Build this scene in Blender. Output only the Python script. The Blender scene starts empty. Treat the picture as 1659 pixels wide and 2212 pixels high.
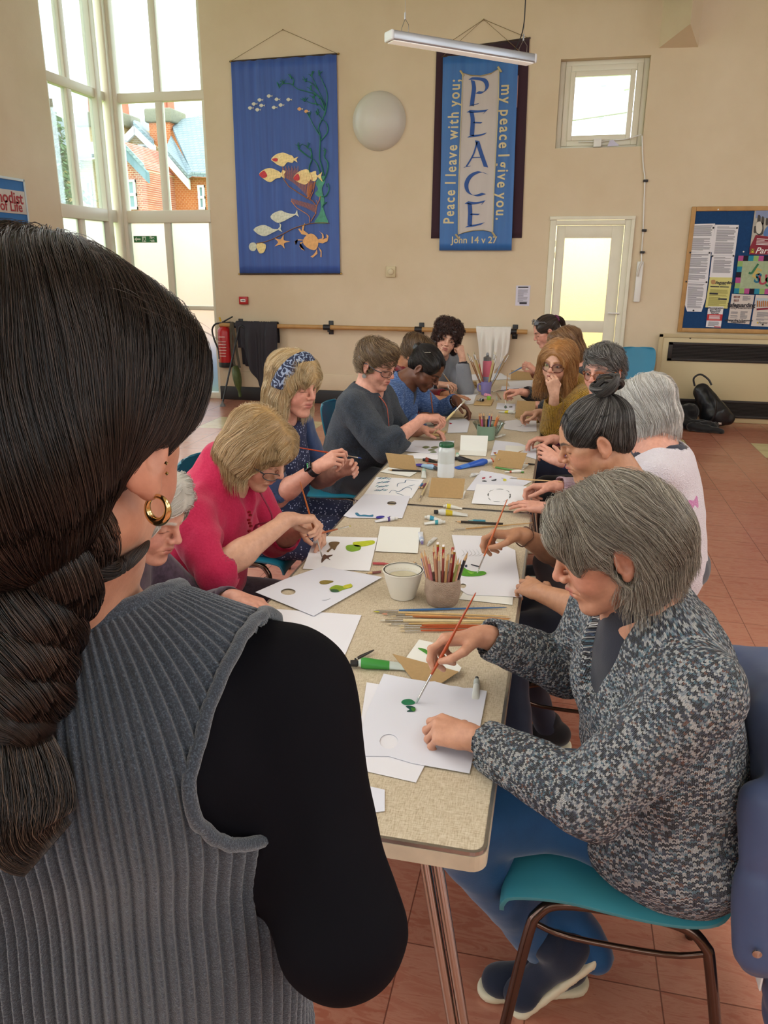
import bpy, bmesh, math, random, os
import numpy as np
from mathutils import Vector, Matrix
rng = np.random.default_rng(7); random.seed(7)
scene = bpy.context.scene
COLL = scene.collection
f32 = np.float32
def A(*v): return np.array(v[0] if len(v) == 1 else v, dtype=float)
def nrm(v):
    v = np.asarray(v, float); return v/(np.linalg.norm(v)+1e-12)
def lerp(a, b, t): return A(a)*(1-t)+A(b)*t
# ---------------------------------------------------------------- camera of the photograph
FPX = 1661.0; PITCH = math.radians(17.7); YAW = math.radians(12.6); ROLL = 0.006; CAMZ = 1.62
def _rx(a): c, s = math.cos(a), math.sin(a); return np.array([[1,0,0],[0,c,-s],[0,s,c]])
def _rz(a): c, s = math.cos(a), math.sin(a); return np.array([[c,-s,0],[s,c,0],[0,0,1]])
CR = _rz(YAW) @ _rx(math.pi/2-PITCH) @ _rz(ROLL); CP = np.array([0,0,CAMZ])
def ray(px, py): return CR @ np.array([(px-829.5)/FPX, -(py-1106)/FPX, -1.0])
def onz(px, py, z): d = ray(px, py); return CP+d*((z-CAMZ)/d[2])
def ony(px, py, y): d = ray(px, py); return CP+d*(y/d[1])
def onx(px, py, x): d = ray(px, py); return CP+d*(x/d[0])
def atd(px, py, D): return CP+ray(px, py)*D
cam = bpy.data.cameras.new('camera'); camo = bpy.data.objects.new('camera', cam); COLL.objects.link(camo)
cam.sensor_fit = 'HORIZONTAL'; cam.sensor_width = 36; cam.lens = 36*FPX/1659; cam.clip_start = .05; cam.clip_end = 300
_m = Matrix.Identity(4)
for i in range(3):
    for j in range(3): _m[i][j] = CR[i, j]
_m.translation = Vector(CP); camo.matrix_world = _m; scene.camera = camo
# ---------------------------------------------------------------- materials
MATS = {}
def srgb(h):
    if isinstance(h, str):
        h = h.lstrip('#'); c = [int(h[i:i+2], 16)/255 for i in (0, 2, 4)]
    else: c = list(h)
    return tuple(((x/12.92) if x <= .04045 else ((x+.055)/1.055)**2.4) for x in c)
class NT:
    def __init__(s, name):
        s.m = bpy.data.materials.new(name); s.m.use_nodes = True; s.t = s.m.node_tree; s.n = s.t.nodes; s.l = s.t.links
        s.b = s.n['Principled BSDF']; s.out = s.n['Material Output']
    def node(s, ty, **kw):
        n = s.n.new(ty)
        for k, v in kw.items():
            if k.startswith('i_'): n.inputs[k[2:].replace('_', ' ')].default_value = v
            else: setattr(n, k, v)
        return n
    def link(s, a, b): s.l.new(a, b)
    def set(s, **kw):
        for k, v in kw.items():
            s.b.inputs[k.replace('_', ' ')].default_value = v
        return s
    def coord(s, kind='Object', scale=(1, 1, 1), rot=(0, 0, 0)):
        tc = s.node('ShaderNodeTexCoord'); mp = s.node('ShaderNodeMapping')
        mp.inputs['Scale'].default_value = scale; mp.inputs['Rotation'].default_value = rot
        s.link(tc.outputs[kind], mp.inputs[0]); return mp.outputs[0]
    def noise(s, vec, scale=5, detail=3, rough=.5, dist=0):
        n = s.node('ShaderNodeTexNoise'); n.inputs['Scale'].default_value = scale; n.inputs['Detail'].default_value = detail
        n.inputs['Roughness'].default_value = rough; n.inputs['Distortion'].default_value = dist
        if vec is not None: s.link(vec, n.inputs['Vector'])
        return n
    def ramp(s, fac, stops, interp='LINEAR'):
        r = s.node('ShaderNodeValToRGB'); cr = r.color_ramp; cr.interpolation = interp
        while len(cr.elements) < len(stops): cr.elements.new(.5)
        for e, (p, c) in zip(cr.elements, stops):
            e.position = p; e.color = (*c, 1) if len(c) == 3 else c
        s.link(fac, r.inputs[0]); return r.outputs[0]
    def mix(s, fac, a, b, mode='MIX'):
        n = s.node('ShaderNodeMix', data_type='RGBA', blend_type=mode)
        for sock, v in ((n.inputs[0], fac), (n.inputs[6], a), (n.inputs[7], b)):
            if hasattr(v, 'is_output'): s.link(v, sock)
            else: sock.default_value = v if not isinstance(v, tuple) or len(v) == 4 else (*v, 1)
        return n.outputs[2]
    def math(s, op, a, b=0.0):
        n = s.node('ShaderNodeMath', operation=op)
        for sock, v in ((n.inputs[0], a), (n.inputs[1], b)):
            if hasattr(v, 'is_output'): s.link(v, sock)
            else: sock.default_value = v
        return n.outputs[0]
    def bump(s, h, strength=.3, dist=.002):
        n = s.node('ShaderNodeBump'); n.inputs['Strength'].default_value = strength; n.inputs['Distance'].default_value = dist
        s.link(h, n.inputs['Height']); s.link(n.outputs[0], s.b.inputs['Normal']); return n
    def color(s, c):
        if hasattr(c, 'is_output'): s.link(c, s.b.inputs['Base Color'])
        else: s.b.inputs['Base Color'].default_value = (*c, 1)
        return s
def mat(name, col, rough=.5, metal=0.0, spec=.5, noise=0.0, nscale=30, bump=0.0, bscale=80, **kw):
    """plain procedural material: colour with a little noise variation and bump"""
    if name in MATS: return MATS[name]
    t = NT(name); c = srgb(col) if isinstance(col, str) else col
    t.set(Roughness=rough, Metallic=metal, Specular_IOR_Level=spec)
    v = t.coord('Object')
    if noise > 0:
        n = t.noise(v, nscale, 4)
        t.color(t.ramp(n.outputs[0], [(.25, tuple(x*(1-noise) for x in c)), (.75, tuple(min(1, x*(1+noise)) for x in c))]))
    else: t.color(c)
    if bump > 0:
        t.bump(t.noise(v, bscale, 3).outputs[0], bump, .003)
    for k, x in kw.items(): t.b.inputs[k.replace('_', ' ')].default_value = x
    MATS[name] = t.m; return t.m
def emat(name, col, strength):
    if name in MATS: return MATS[name]
    t = NT(name); c = srgb(col) if isinstance(col, str) else col
    t.color(c); t.b.inputs['Emission Color'].default_value = (*c, 1); t.b.inputs['Emission Strength'].default_value = strength
    MATS[name] = t.m; return t.m
# ---------------------------------------------------------------- objects
def tag(o, label=None, cat=None, group=None, kind=None):
    if label: o['label'] = label
    if cat: o['category'] = cat
    if group: o['group'] = group
    if kind: o['kind'] = kind
    return o
def link_mesh(name, me, m=None, parent=None, origin=None):
    o = bpy.data.objects.new(name, me); COLL.objects.link(o)
    if m is not None:
        for mm in (m if isinstance(m, (list, tuple)) else [m]): me.materials.append(mm)
    if origin is not None: o.location = origin
    if parent is not None: attach(o, parent)
    return o
def attach(o, parent):
    """parent keeping the world place (parents here are never rotated or scaled)"""
    loc = Vector(o.location); o.parent = parent
    pl = Vector((0, 0, 0)); p = parent
    while p is not None: pl += Vector(p.location); p = p.parent
    o.location = loc-pl
def empty(name, loc, label=None, cat=None, group=None):
    o = bpy.data.objects.new(name, None); COLL.objects.link(o); o.location = loc; o.empty_display_size = .1
    return tag(o, label, cat, group)
class MB:
    """collects shapes in world coordinates; build() links them as ONE mesh object"""
    def __init__(s): s.v = []; s.f = []; s.mi = []; s.cm = 0; s.sm = []
    def add(s, vs, fs, smooth=False):
        b = len(s.v); s.v.extend([tuple(map(float, v)) for v in vs]); s.f.extend([tuple(b+i for i in f) for f in fs])
        s.mi.extend([s.cm]*len(fs)); s.sm.extend([smooth]*len(fs)); return s
    def mat(s, i): s.cm = i; return s
    def box(s, lo, hi, R=None, c=None):
        lo, hi = A(lo), A(hi)
        vs = [A(x, y, z) for x in (lo[0], hi[0]) for y in (lo[1], hi[1]) for z in (lo[2], hi[2])]
        if R is not None: vs = [A(R)@v+(A(c) if c is not None else 0) for v in vs]
        return s.add(vs, [(0,1,3,2),(4,6,7,5),(0,4,5,1),(2,3,7,6),(0,2,6,4),(1,5,7,3)])
    def rbox(s, lo, hi, r=.004, seg=2, R=None, c=None):
        bm = bmesh.new(); bmesh.ops.create_cube(bm, size=1); lo, hi = A(lo), A(hi)
        for v in bm.verts: v.co = Vector(lo+(A(v.co)+.5)*(hi-lo))
        r = min(r, .49*float(min(hi-lo)))
        bmesh.ops.bevel(bm, geom=list(bm.edges), offset=r, segments=seg, affect='EDGES', profile=.5)
        s.bm(bm, R, c, True); return s
    def bm(s, bm, R=None, c=None, smooth=False):
        bm.verts.ensure_lookup_table(); bm.verts.index_update()
        vs = [A(v.co) for v in bm.verts]
        if R is not None: vs = [A(R)@v for v in vs]
        if c is not None: vs = [v+A(c) for v in vs]
        s.add(vs, [[v.index for v in f.verts] for f in bm.faces], smooth); bm.free(); return s
    def tube(s, pts, r, n=8, cap=True, sq=None, closed=False):
        pts = [A(p) for p in pts]; m = len(pts); rs = r if hasattr(r, '__len__') else [r]*m
        up = A(0, 0, 1); prev = None; rings = []
        for i in range(m):
            if closed: t = nrm(pts[(i+1) % m]-pts[i-1])
            else: t = nrm(pts[min(i+1, m-1)]-pts[max(i-1, 0)])
            if prev is None:
                a = np.cross(t, up)
                if np.linalg.norm(a) < .1: a = np.cross(t, A(1, 0, 0))
            else: a = prev-t*np.dot(prev, t)
            a = nrm(a); prev = a; b = np.cross(t, a)
            rings.append([pts[i]+rs[i]*(math.cos(q)*a+math.sin(q)*b*(sq or 1)) for q in [2*math.pi*k/n for k in range(n)]])
        vs = [v for R_ in rings for v in R_]; fs = []
        for i in range(m if closed else m-1):
            j = (i+1) % m
            for k in range(n): fs.append((i*n+k, i*n+(k+1) % n, j*n+(k+1) % n, j*n+k))
        if cap and not closed: fs.append(tuple(range(n-1, -1, -1))); fs.append(tuple((m-1)*n+k for k in range(n)))
        return s.add(vs, fs, True)
    def lathe(s, prof, n=24, c=(0, 0, 0), R=None, sx=1, sy=1, cap=True):
        vs = []; fs = []; m = len(prof); R = A(R) if R is not None else np.eye(3)
        for (r, z) in prof:
            for k in range(n):
                q = 2*math.pi*k/n; vs.append(R@A(r*math.cos(q)*sx, r*math.sin(q)*sy, z)+A(c))
        for i in range(m-1):
            for k in range(n): fs.append((i*n+k, i*n+(k+1) % n, (i+1)*n+(k+1) % n, (i+1)*n+k))
        if cap: fs.append(tuple(range(n-1, -1, -1))); fs.append(tuple((m-1)*n+k for k in range(n)))
        return s.add(vs, fs, True)
    def poly(s, pts, nvec, th):
        """prism: polygon extruded by th along nvec"""
        pts = [A(p) for p in pts]; n = len(pts); e = nrm(nvec)*th
        return s.add(pts+[p+e for p in pts], [tuple(range(n-1, -1, -1)), tuple(range(n, 2*n))]+[(i, (i+1) % n, n+(i+1) % n, n+i) for i in range(n)])
    def build(s, name, m=None, parent=None, origin=None, autosmooth=True):
        me = bpy.data.meshes.new(name)
        v = np.array(s.v, float)
        if origin is None:
            origin = A((v[:, 0].min()+v[:, 0].max())/2, (v[:, 1].min()+v[:, 1].max())/2, v[:, 2].min())
        me.from_pydata([tuple(x) for x in v-A(origin)], [], s.f); me.update()
        bm = bmesh.new(); bm.from_mesh(me); bmesh.ops.recalc_face_normals(bm, faces=bm.faces); bm.to_mesh(me); bm.free()
        me.polygons.foreach_set('use_smooth', s.sm)
        if len(set(s.mi)) > 1 or (s.mi and s.mi[0]): me.polygons.foreach_set('material_index', s.mi)
        if any(s.sm) and autosmooth:
            try: me.set_sharp_from_angle(angle=math.radians(50))
            except Exception: pass
        return link_mesh(name, me, m, parent, origin)
def spline(pts, n=8, closed=False):
    """Catmull-Rom through points"""
    P = [A(p) for p in pts]; out = []
    m = len(P)
    for i in range(m if closed else m-1):
        if closed: p0, p1, p2, p3 = P[i-1], P[i], P[(i+1) % m], P[(i+2) % m]
        else: p0, p1, p2, p3 = P[max(i-1, 0)], P[i], P[i+1], P[min(i+2, m-1)]
        for k in range(n):
            t = k/n; out.append(.5*((2*p1)+(-p0+p2)*t+(2*p0-5*p1+4*p2-p3)*t*t+(-p0+3*p1-3*p2+p3)*t**3))
    if not closed: out.append(P[-1])
    return out
def copy_tree(o, loc, label=None, rz=None, group=None):
    """a copy of a thing with copies of its parts and sub-parts (shared mesh data)"""
    r = o.copy(); COLL.objects.link(r); r.location = loc
    if rz is not None: r.rotation_euler = (0, 0, rz)
    if label: r['label'] = label
    if group: r['group'] = group
    for ch in list(o.children):
        c = ch.copy(); COLL.objects.link(c); c.parent = r
        for g in list(ch.children):
            d = g.copy(); COLL.objects.link(d); d.parent = c
    return r
def text(s, size, loc, xdir, ydir, mat_, parent=None, name='lettering', ext=.0006, align='CENTER', bold=0.0, shear=0.0, sp=1.0):
    """writing as a real mesh at its place on a surface (xdir along the line, ydir up the letters)"""
    cu = bpy.data.curves.new(name, 'FONT'); cu.body = s; cu.size = size; cu.align_x = align; cu.align_y = 'CENTER'
    cu.extrude = ext; cu.resolution_u = 3; cu.offset = bold; cu.shear = shear; cu.space_character = sp
    o = bpy.data.objects.new('tmp', cu); COLL.objects.link(o)
    dg = bpy.context.evaluated_depsgraph_get(); me = bpy.data.meshes.new_from_object(o.evaluated_get(dg))
    bpy.data.objects.remove(o)
    x, y = nrm(xdir), nrm(ydir); z = np.cross(x, y)
    n = len(me.vertices); co = np.empty(n*3); me.vertices.foreach_get('co', co); co = co.reshape(-1, 3)
    co = co@np.stack([x, y, z]); me.vertices.foreach_set('co', co.ravel()); me.update(); me.materials.clear()
    return link_mesh(name, me, mat_, parent, loc)
# ---------------------------------------------------------------- implicit shapes -> one continuous mesh
def hash3(i, j, k, seed=0):
    h = (i.astype(np.int64)*374761393+j.astype(np.int64)*668265263+k.astype(np.int64)*2147483647+seed*1274126177) & 0x7fffffff
    h = ((h ^ (h >> 13))*1274126177) & 0x7fffffff
    return ((h ^ (h >> 16)) & 0xffff).astype(f32)/65535.0
def vnoise(p, freq, seed=0):
    q = p*f32(1) if freq is None else p*np.asarray(freq, f32)
    i = np.floor(q).astype(np.int64); f = (q-i).astype(f32); f = f*f*(3-2*f)
    out = 0
    for dx in (0, 1):
        wx = f[:, 0] if dx else 1-f[:, 0]
        for dy in (0, 1):
            wy = f[:, 1] if dy else 1-f[:, 1]
            for dz in (0, 1):
                wz = f[:, 2] if dz else 1-f[:, 2]
                out = out+wx*wy*wz*hash3(i[:, 0]+dx, i[:, 1]+dy, i[:, 2]+dz, seed)
    return out*2-1
class Prim:
    __slots__ = ('kind', 'a', 'b', 'ra', 'rb', 'k', 'neg', 'w', 's', 'R', 'r', 'ba', 'l2', 'uref', 'sh')
def cone(a, b, ra, rb=None, k=.01, sq=None, neg=False):
    p = Prim(); p.kind = 0; p.a = A(a).astype(f32); p.b = A(b).astype(f32); p.ra = ra; p.rb = ra if rb is None else rb; p.k = k; p.neg = neg
    p.ba = p.b-p.a; p.l2 = float(p.ba@p.ba)+1e-12
    if sq is not None: p.w = nrm(sq[0]).astype(f32); p.s = sq[1]
    else: p.w = None; p.s = 1
    return p
def ell(c, r, R=None, k=.01, neg=False):
    p = Prim(); p.kind = 1; p.a = A(c).astype(f32); p.r = (A(r) if hasattr(r, '__len__') else A(r, r, r)).astype(f32)
    p.R = (np.eye(3) if R is None else A(R)).astype(f32); p.k = k; p.neg = neg; p.b = p.a; return p
def pdist(p, X):
    if p.kind == 0:
        d = X-p.a; t = np.clip((d@p.ba)/p.l2, 0, 1); q = d-t[:, None]*p.ba
        if p.w is not None: q = q+((1/p.s-1)*(q@p.w))[:, None]*p.w
        return (np.sqrt((q*q).sum(1))-(p.ra+(p.rb-p.ra)*t))*(min(1, p.s) if p.w is not None else 1)
    q = (X-p.a)@p.R; g = q/p.r; k0 = np.sqrt((g*g).sum(1)); g2 = g/p.r; k1 = np.sqrt((g2*g2).sum(1))+1e-9
    return k0*(k0-1)/k1
def prange(p):
    if p.kind == 0:
        m = max(p.ra, p.rb)/min(1, p.s)*1.02 if p.s > 1 else max(p.ra, p.rb)*max(1, p.s); lo = np.minimum(p.a, p.b)-m; hi = np.maximum(p.a, p.b)+m
    else: m = float(p.r.max()); lo = p.a-m; hi = p.a+m
    return lo, hi
class Sdf:
    def __init__(s): s.p = []; s.mods = []; s.clips = []
    def add(s, *ps):
        for p in ps:
            if isinstance(p, (list, tuple)): s.p.extend(p)
            else: s.p.append(p)
        return s
    def mod(s, f): s.mods.append(f); return s      # f(X, d) -> d
    def ev(s, X, cull=None):
        d = None
        for p in s.p:
            if cull is not None:
                dc = pdist(p, cull[0])[0]
                if dc > cull[1]+max(.03, p.k*1.2)+.02: continue
            e = pdist(p, X)
            if d is None:
                d = e if not p.neg else np.full(len(X), 1.0, f32); continue
            if p.neg:
                e = -e; h = np.clip(.5-.5*(d-e)/p.k, 0, 1) if p.k > 0 else (e > d).astype(f32); d = d+(e-d)*h+p.k*h*(1-h)
            elif p.k > 0:
                h = np.clip(.5+.5*(d-e)/p.k, 0, 1); d = d+(e-d)*h-p.k*h*(1-h)
            else: d = np.minimum(d, e)
        if d is None: d = np.full(len(X), 1.0, f32)
        for m in s.mods: d = m(X, d)
        return d.astype(f32)
    def grad(s, X, e=.002):
        g = np.empty_like(X)
        for i in range(3):
            o = np.zeros(3, f32); o[i] = e; g[:, i] = s.ev(X+o)-s.ev(X-o)
        return g/(np.linalg.norm(g, axis=1, keepdims=True)+1e-9)
    def evg(s, X, e=.002):
        d = s.ev(X); g = np.empty_like(X)
        for i in range(3):
            o = np.zeros(3, f32); o[i] = e; g[:, i] = s.ev(X+o)-d
        return d, g/(np.linalg.norm(g, axis=1, keepdims=True)+1e-9)
    def bounds(s):
        L = [prange(p) for p in s.p if not p.neg]
        return np.min([l for l, h in L], 0)-.012, np.max([h for l, h in L], 0)+.012
    def mesh(s, h, lo=None, hi=None, smooth=1):
        if lo is None: lo, hi = s.bounds()
        lo = A(lo).astype(f32); B = 8
        nb = np.maximum(1, np.ceil((A(hi)-lo)/(h*B)).astype(int)); n = nb*B+1
        G = np.full(tuple(n), .5, f32)
        bi = np.stack(np.meshgrid(*[np.arange(k) for k in nb], indexing='ij'), -1).reshape(-1, 3)
        cen = (lo+(bi+.5)*(h*B)).astype(f32); dc = np.empty(len(cen), f32)
        for i in range(0, len(cen), 20000): dc[i:i+20000] = s.ev(cen[i:i+20000])
        rad = h*B*.8661
        act = np.abs(dc) < rad*1.35+.012
        for b, d in zip(bi[(~act) & (dc < 0)], dc): G[b[0]*B:b[0]*B+B+1, b[1]*B:b[1]*B+B+1, b[2]*B:b[2]*B+B+1] = -.5
        off = np.stack(np.meshgrid(*[np.arange(B+1)]*3, indexing='ij'), -1).reshape(-1, 3)
        ab = bi[act]; ac = cen[act]; CH = 24
        for i in range(0, len(ab), CH):
            bb = ab[i:i+CH]; X = (lo+(bb[:, None, :]*B+off[None]).reshape(-1, 3)*f32(h)).astype(f32)
            c0 = ac[i:i+CH].mean(0); rr = np.linalg.norm(ac[i:i+CH]-c0, axis=1).max()+rad
            D = s.ev(X, (c0[None].astype(f32), rr)).reshape(len(bb), B+1, B+1, B+1)
            for q, b in enumerate(bb): G[b[0]*B:b[0]*B+B+1, b[1]*B:b[1]*B+B+1, b[2]*B:b[2]*B+B+1] = D[q]
        return surface_nets(G, lo, h, smooth)
def surface_nets(G, lo, h, smooth=1):
    S = G < 0; nx, ny, nz = G.shape
    c = np.zeros((nx-1, ny-1, nz-1), np.int8)
    for a in (0, 1):
        for b in (0, 1):
            for d in (0, 1): c += S[a:nx-1+a, b:ny-1+b, d:nz-1+d]
    idx = np.argwhere((c > 0) & (c < 8)); ids = np.full(c.shape, -1, np.int64); ids[tuple(idx.T)] = np.arange(len(idx))
    acc = np.zeros((len(idx), 3), f32); cnt = np.zeros(len(idx), f32)
    cs = [(a, b, d) for a in (0, 1) for b in (0, 1) for d in (0, 1)]
    I, J, K = idx.T
    val = {q: G[I+q[0], J+q[1], K+q[2]] for q in cs}
    for q in cs:
        for ax in range(3):
            if q[ax] == 0:
                r = list(q); r[ax] = 1; r = tuple(r); m = (val[q] < 0) != (val[r] < 0)
                t = np.where(m, val[q]/(val[q]-val[r]+1e-12), 0); P = np.tile(A(q).astype(f32), (len(idx), 1)); P[:, ax] += t
                acc[m] += P[m]; cnt[m] += 1
    V = (lo+(idx+acc/np.maximum(cnt, 1)[:, None])*h).astype(f32)
    F = []
    for ax in range(3):
        u, v = [(1, 2), (2, 0), (0, 1)][ax]
        s0 = S.take(range(S.shape[ax]-1), ax); s1 = S.take(range(1, S.shape[ax]), ax); e = np.argwhere(s0 != s1)
        if not len(e): continue
        ok = (e[:, u] > 0) & (e[:, v] > 0) & (e[:, u] < G.shape[u]-1) & (e[:, v] < G.shape[v]-1); e = e[ok]
        sg = s0[tuple(e.T)]
        q = []
        for du, dv in ((-1, -1), (0, -1), (0, 0), (-1, 0)):
            w = e.copy(); w[:, u] += du; w[:, v] += dv; q.append(ids[tuple(w.T)])
        q = np.stack(q, 1); q[~sg] = q[~sg][:, ::-1]; F.append(q)
    F = np.concatenate(F) if F else np.zeros((0, 4), int)
    F = F[(F >= 0).all(1)]
    for _ in range(smooth):
        a = np.zeros_like(V); n = np.zeros(len(V), f32)
        for i in range(4):
            j = (i+1) % 4
            np.add.at(a, F[:, i], V[F[:, j]]); np.add.at(n, F[:, i], 1); np.add.at(a, F[:, j], V[F[:, i]]); np.add.at(n, F[:, j], 1)
        V = V*.4+.6*a/np.maximum(n, 1)[:, None]
    return V, F
def sdf_uv(s, V, F, up=(0, 0, 1)):
    """per-corner uv in metres: along / around the nearest limb axis"""
    ps = [p for p in s.p if not p.neg and p.kind == 0]
    C = V[F].mean(1).astype(f32); D = np.stack([pdist(p, C) for p in ps]); who = D.argmin(0)
    uv = np.zeros((len(F), 4, 2), f32)
    for i, p in enumerate(ps):
        m = who == i
        if not m.any(): continue
        ax = nrm(p.ba) if p.l2 > 1e-9 else A(0, 0, 1); ref = A(up) if abs(ax@A(up)) < .8 else A(0, 1, 0)
        e1 = nrm(np.cross(ax, ref)); e2 = np.cross(ax, e1); R_ = (p.ra+p.rb)/2*(1 if p.w is None else .5*(1+p.s))
        def ang(X): d = X-p.a; return np.arctan2(d@e2, d@e1)
        ac = ang(C[m]); aa = ang(V[F[m]].reshape(-1, 3)).reshape(-1, 4); da = (aa-ac[:, None]+np.pi) % (2*np.pi)-np.pi
        uv[m, :, 0] = (ac[:, None]+da)*R_; uv[m, :, 1] = (V[F[m]]-p.a)@ax
    return uv
def np_mesh(name, V, F, m=None, parent=None, origin=None, uv=None, col=None, smooth=True):
    me = bpy.data.meshes.new(name); V = np.asarray(V, float)
    if origin is None: origin = A((V[:, 0].min()+V[:, 0].max())/2, (V[:, 1].min()+V[:, 1].max())/2, V[:, 2].min())
    V = V-A(origin); n = F.shape[1]
    me.vertices.add(len(V)); me.vertices.foreach_set('co', V.astype(f32).ravel())
    me.loops.add(F.size); me.loops.foreach_set('vertex_index', F.astype(np.int32).ravel())
    me.polygons.add(len(F)); me.polygons.foreach_set('loop_start', np.arange(0, F.size, n, dtype=np.int32))
    me.polygons.foreach_set('use_smooth', np.full(len(F), smooth))
    me.update(calc_edges=True)
    if uv is not None:
        l = me.uv_layers.new(name='UVMap'); l.data.foreach_set('uv', uv.astype(f32).ravel())
    if col is not None:
        c = me.color_attributes.new('Col', 'FLOAT_COLOR', 'POINT')
        c.data.foreach_set('color', np.concatenate([col, np.ones((len(col), 1))], 1).astype(f32).ravel())
    me.validate(clean_customdata=False)
    return link_mesh(name, me, m, parent, origin)
def join_np(parts):
    """[(V,F,col)] -> one"""
    Vs, Fs, Cs, b = [], [], [], 0
    for V, F, C_ in parts: Vs.append(V); Fs.append(F+b); Cs.append(C_); b += len(V)
    return np.concatenate(Vs), np.concatenate(Fs), np.concatenate(Cs)
def tubes_np(P, r, n=3, taper=True, root=None):
    """P: (S,T,3) strands -> tubes. r: radius or (S,) array"""
    S, T, _ = P.shape; t = np.gradient(P, axis=1); t /= np.linalg.norm(t, axis=2, keepdims=True)+1e-9
    ref = np.where(np.abs(t[..., 2:3]) < .9, A(0, 0, 1), A(1, 0, 0)); a = np.cross(t, ref); a /= np.linalg.norm(a, axis=2, keepdims=True)+1e-9; b = np.cross(t, a)
    rr = np.broadcast_to(np.asarray(r, float), (S,))[:, None]*np.ones((1, T))
    if taper:
        w = np.linspace(0, 1, T); rr = rr*np.clip(np.minimum(1.0, (1.02-w)*4), .15, 1)
        if root is not None: rr = rr*np.clip(w*8+root, 0, 1)
    ang = 2*np.pi*np.arange(n)/n
    V = P[:, :, None, :]+rr[:, :, None, None]*(np.cos(ang)[None, None, :, None]*a[:, :, None, :]+np.sin(ang)[None, None, :, None]*b[:, :, None, :])
    V = V.reshape(-1, 3); base = (np.arange(S)[:, None, None]*T+np.arange(T-1)[None, :, None])*n; k = np.arange(n)[None, None, :]; k2 = (k+1) % n
    F = np.stack([base+k, base+k2, base+n+k2, base+n+k], -1).reshape(-1, 4)
    return V, F
# ================================================================ the hall
WY = 9.1; LX = -5.35; RX = 5.6; FY = -4.5; CZ = 5.2; TH = .26
def wall_mat():
    t = NT('wall paint'); v = t.coord('Object')
    n = t.noise(v, 1.3, 4, .6); n2 = t.noise(v, 55, 3)
    c = t.ramp(n.outputs[0], [(.3, srgb('#e3d1b4')), (.7, srgb('#dac6a6'))])
    t.color(c); t.set(Roughness=.62, Specular_IOR_Level=.3); t.bump(n2.outputs[0], .25, .003); return t.m
def floor_mat():
    t = NT('floor tiles'); tc = t.node('ShaderNodeTexCoord'); sep = t.node('ShaderNodeSeparateXYZ'); t.link(tc.outputs['Object'], sep.inputs[0])
    P = .308
    fx = t.math('DIVIDE', t.math('SUBTRACT', sep.outputs[0], .955), P); fy = t.math('DIVIDE', t.math('SUBTRACT', sep.outputs[1], 4.88), P)
    ix, iy = t.math('FLOOR', fx), t.math('FLOOR', fy)
    cell = t.node('ShaderNodeCombineXYZ'); t.link(ix, cell.inputs[0]); t.link(iy, cell.inputs[1])
    wn = t.node('ShaderNodeTexWhiteNoise'); wn.noise_dimensions = '3D'; t.link(cell.outputs[0], wn.inputs['Vector'])
    # streaks run along or across each tile at random
    loc = t.node('ShaderNodeCombineXYZ'); t.link(fx, loc.inputs[0]); t.link(fy, loc.inputs[1]); t.link(t.math('MULTIPLY', wn.outputs[0], 60.), loc.inputs[2])
    mp = t.node('ShaderNodeMapping'); mp.inputs['Scale'].default_value = (1.6, 7, 1); t.link(loc.outputs[0], mp.inputs[0])
    n1 = t.noise(mp.outputs[0], 1.3, 6, .62, 1.4); n2 = t.noise(mp.outputs[0], 5, 5, .6, 2)
    base = t.ramp(wn.outputs[0], [(0, srgb('#b56f58')), (.5, srgb('#bd7861')), (1, srgb('#ad6751'))])
    st = t.ramp(n1.outputs[0], [(.42, (0, 0, 0)), (.5, (.35, .35, .35)), (.66, (0, 0, 0))])
    c = t.mix(st, base, srgb('#d39c82'))
    st2 = t.ramp(n2.outputs[0], [(.62, (0, 0, 0)), (.72, (.55, .55, .55))])
    c = t.mix(st2, c, srgb('#985443'))
    # pale yellow marker tiles, every third column, two deep
    mx = t.math('LESS_THAN', t.math('MODULO', t.math('ADD', ix, 300), 3.0), .5)
    my = t.math('MULTIPLY', t.math('GREATER_THAN', iy, 7.5), t.math('LESS_THAN', iy, 9.5))
    yc = t.ramp(n1.outputs[0], [(.35, srgb('#cdbd8a')), (.65, srgb('#dccf9f'))])
    c = t.mix(t.math('MULTIPLY', mx, my), c, yc)
    # seams
    def edge(f): return t.math('ABSOLUTE', t.math('SUBTRACT', t.math('FRACT', f), .5))
    e = t.math('MAXIMUM', edge(fx), edge(fy)); seam = t.math('GREATER_THAN', e, .4945)
    c = t.mix(t.math('MULTIPLY', seam, .75), c, srgb('#5a2c22'))
    t.color(c); t.set(Specular_IOR_Level=.85)
    r = t.ramp(n1.outputs[0], [(.3, (.16,)*3), (.7, (.27,)*3)]); t.link(r, t.b.inputs['Roughness'])
    t.bump(t.math('SUBTRACT', n2.outputs[0], t.math('MULTIPLY', seam, 1.0)), .10, .002); return t.m
M_wall = wall_mat(); M_floor = floor_mat()
M_cream = mat('cream joinery paint', '#e9e3cd', .4, noise=.03, nscale=8)
M_upvc = mat('cream window plastic', '#ece6d2', .35)
M_black = mat('black plastic', '#17161a', .45); M_skirt = mat('black skirting', '#1b1718', .5, bump=.1)
M_grille = mat('dark brown grille', '#241c18', .5)
M_wood = mat('pale wood', '#b98d55', .5, noise=.12, nscale=14, bump=.1)
M_chrome = mat('chrome', '#b9b6b2', .16, 1.0)
M_steel = mat('dull steel', '#8e8a86', .32, 1.0, noise=.12, nscale=40)
M_white = mat('white plastic', '#eeece6', .4)
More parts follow.
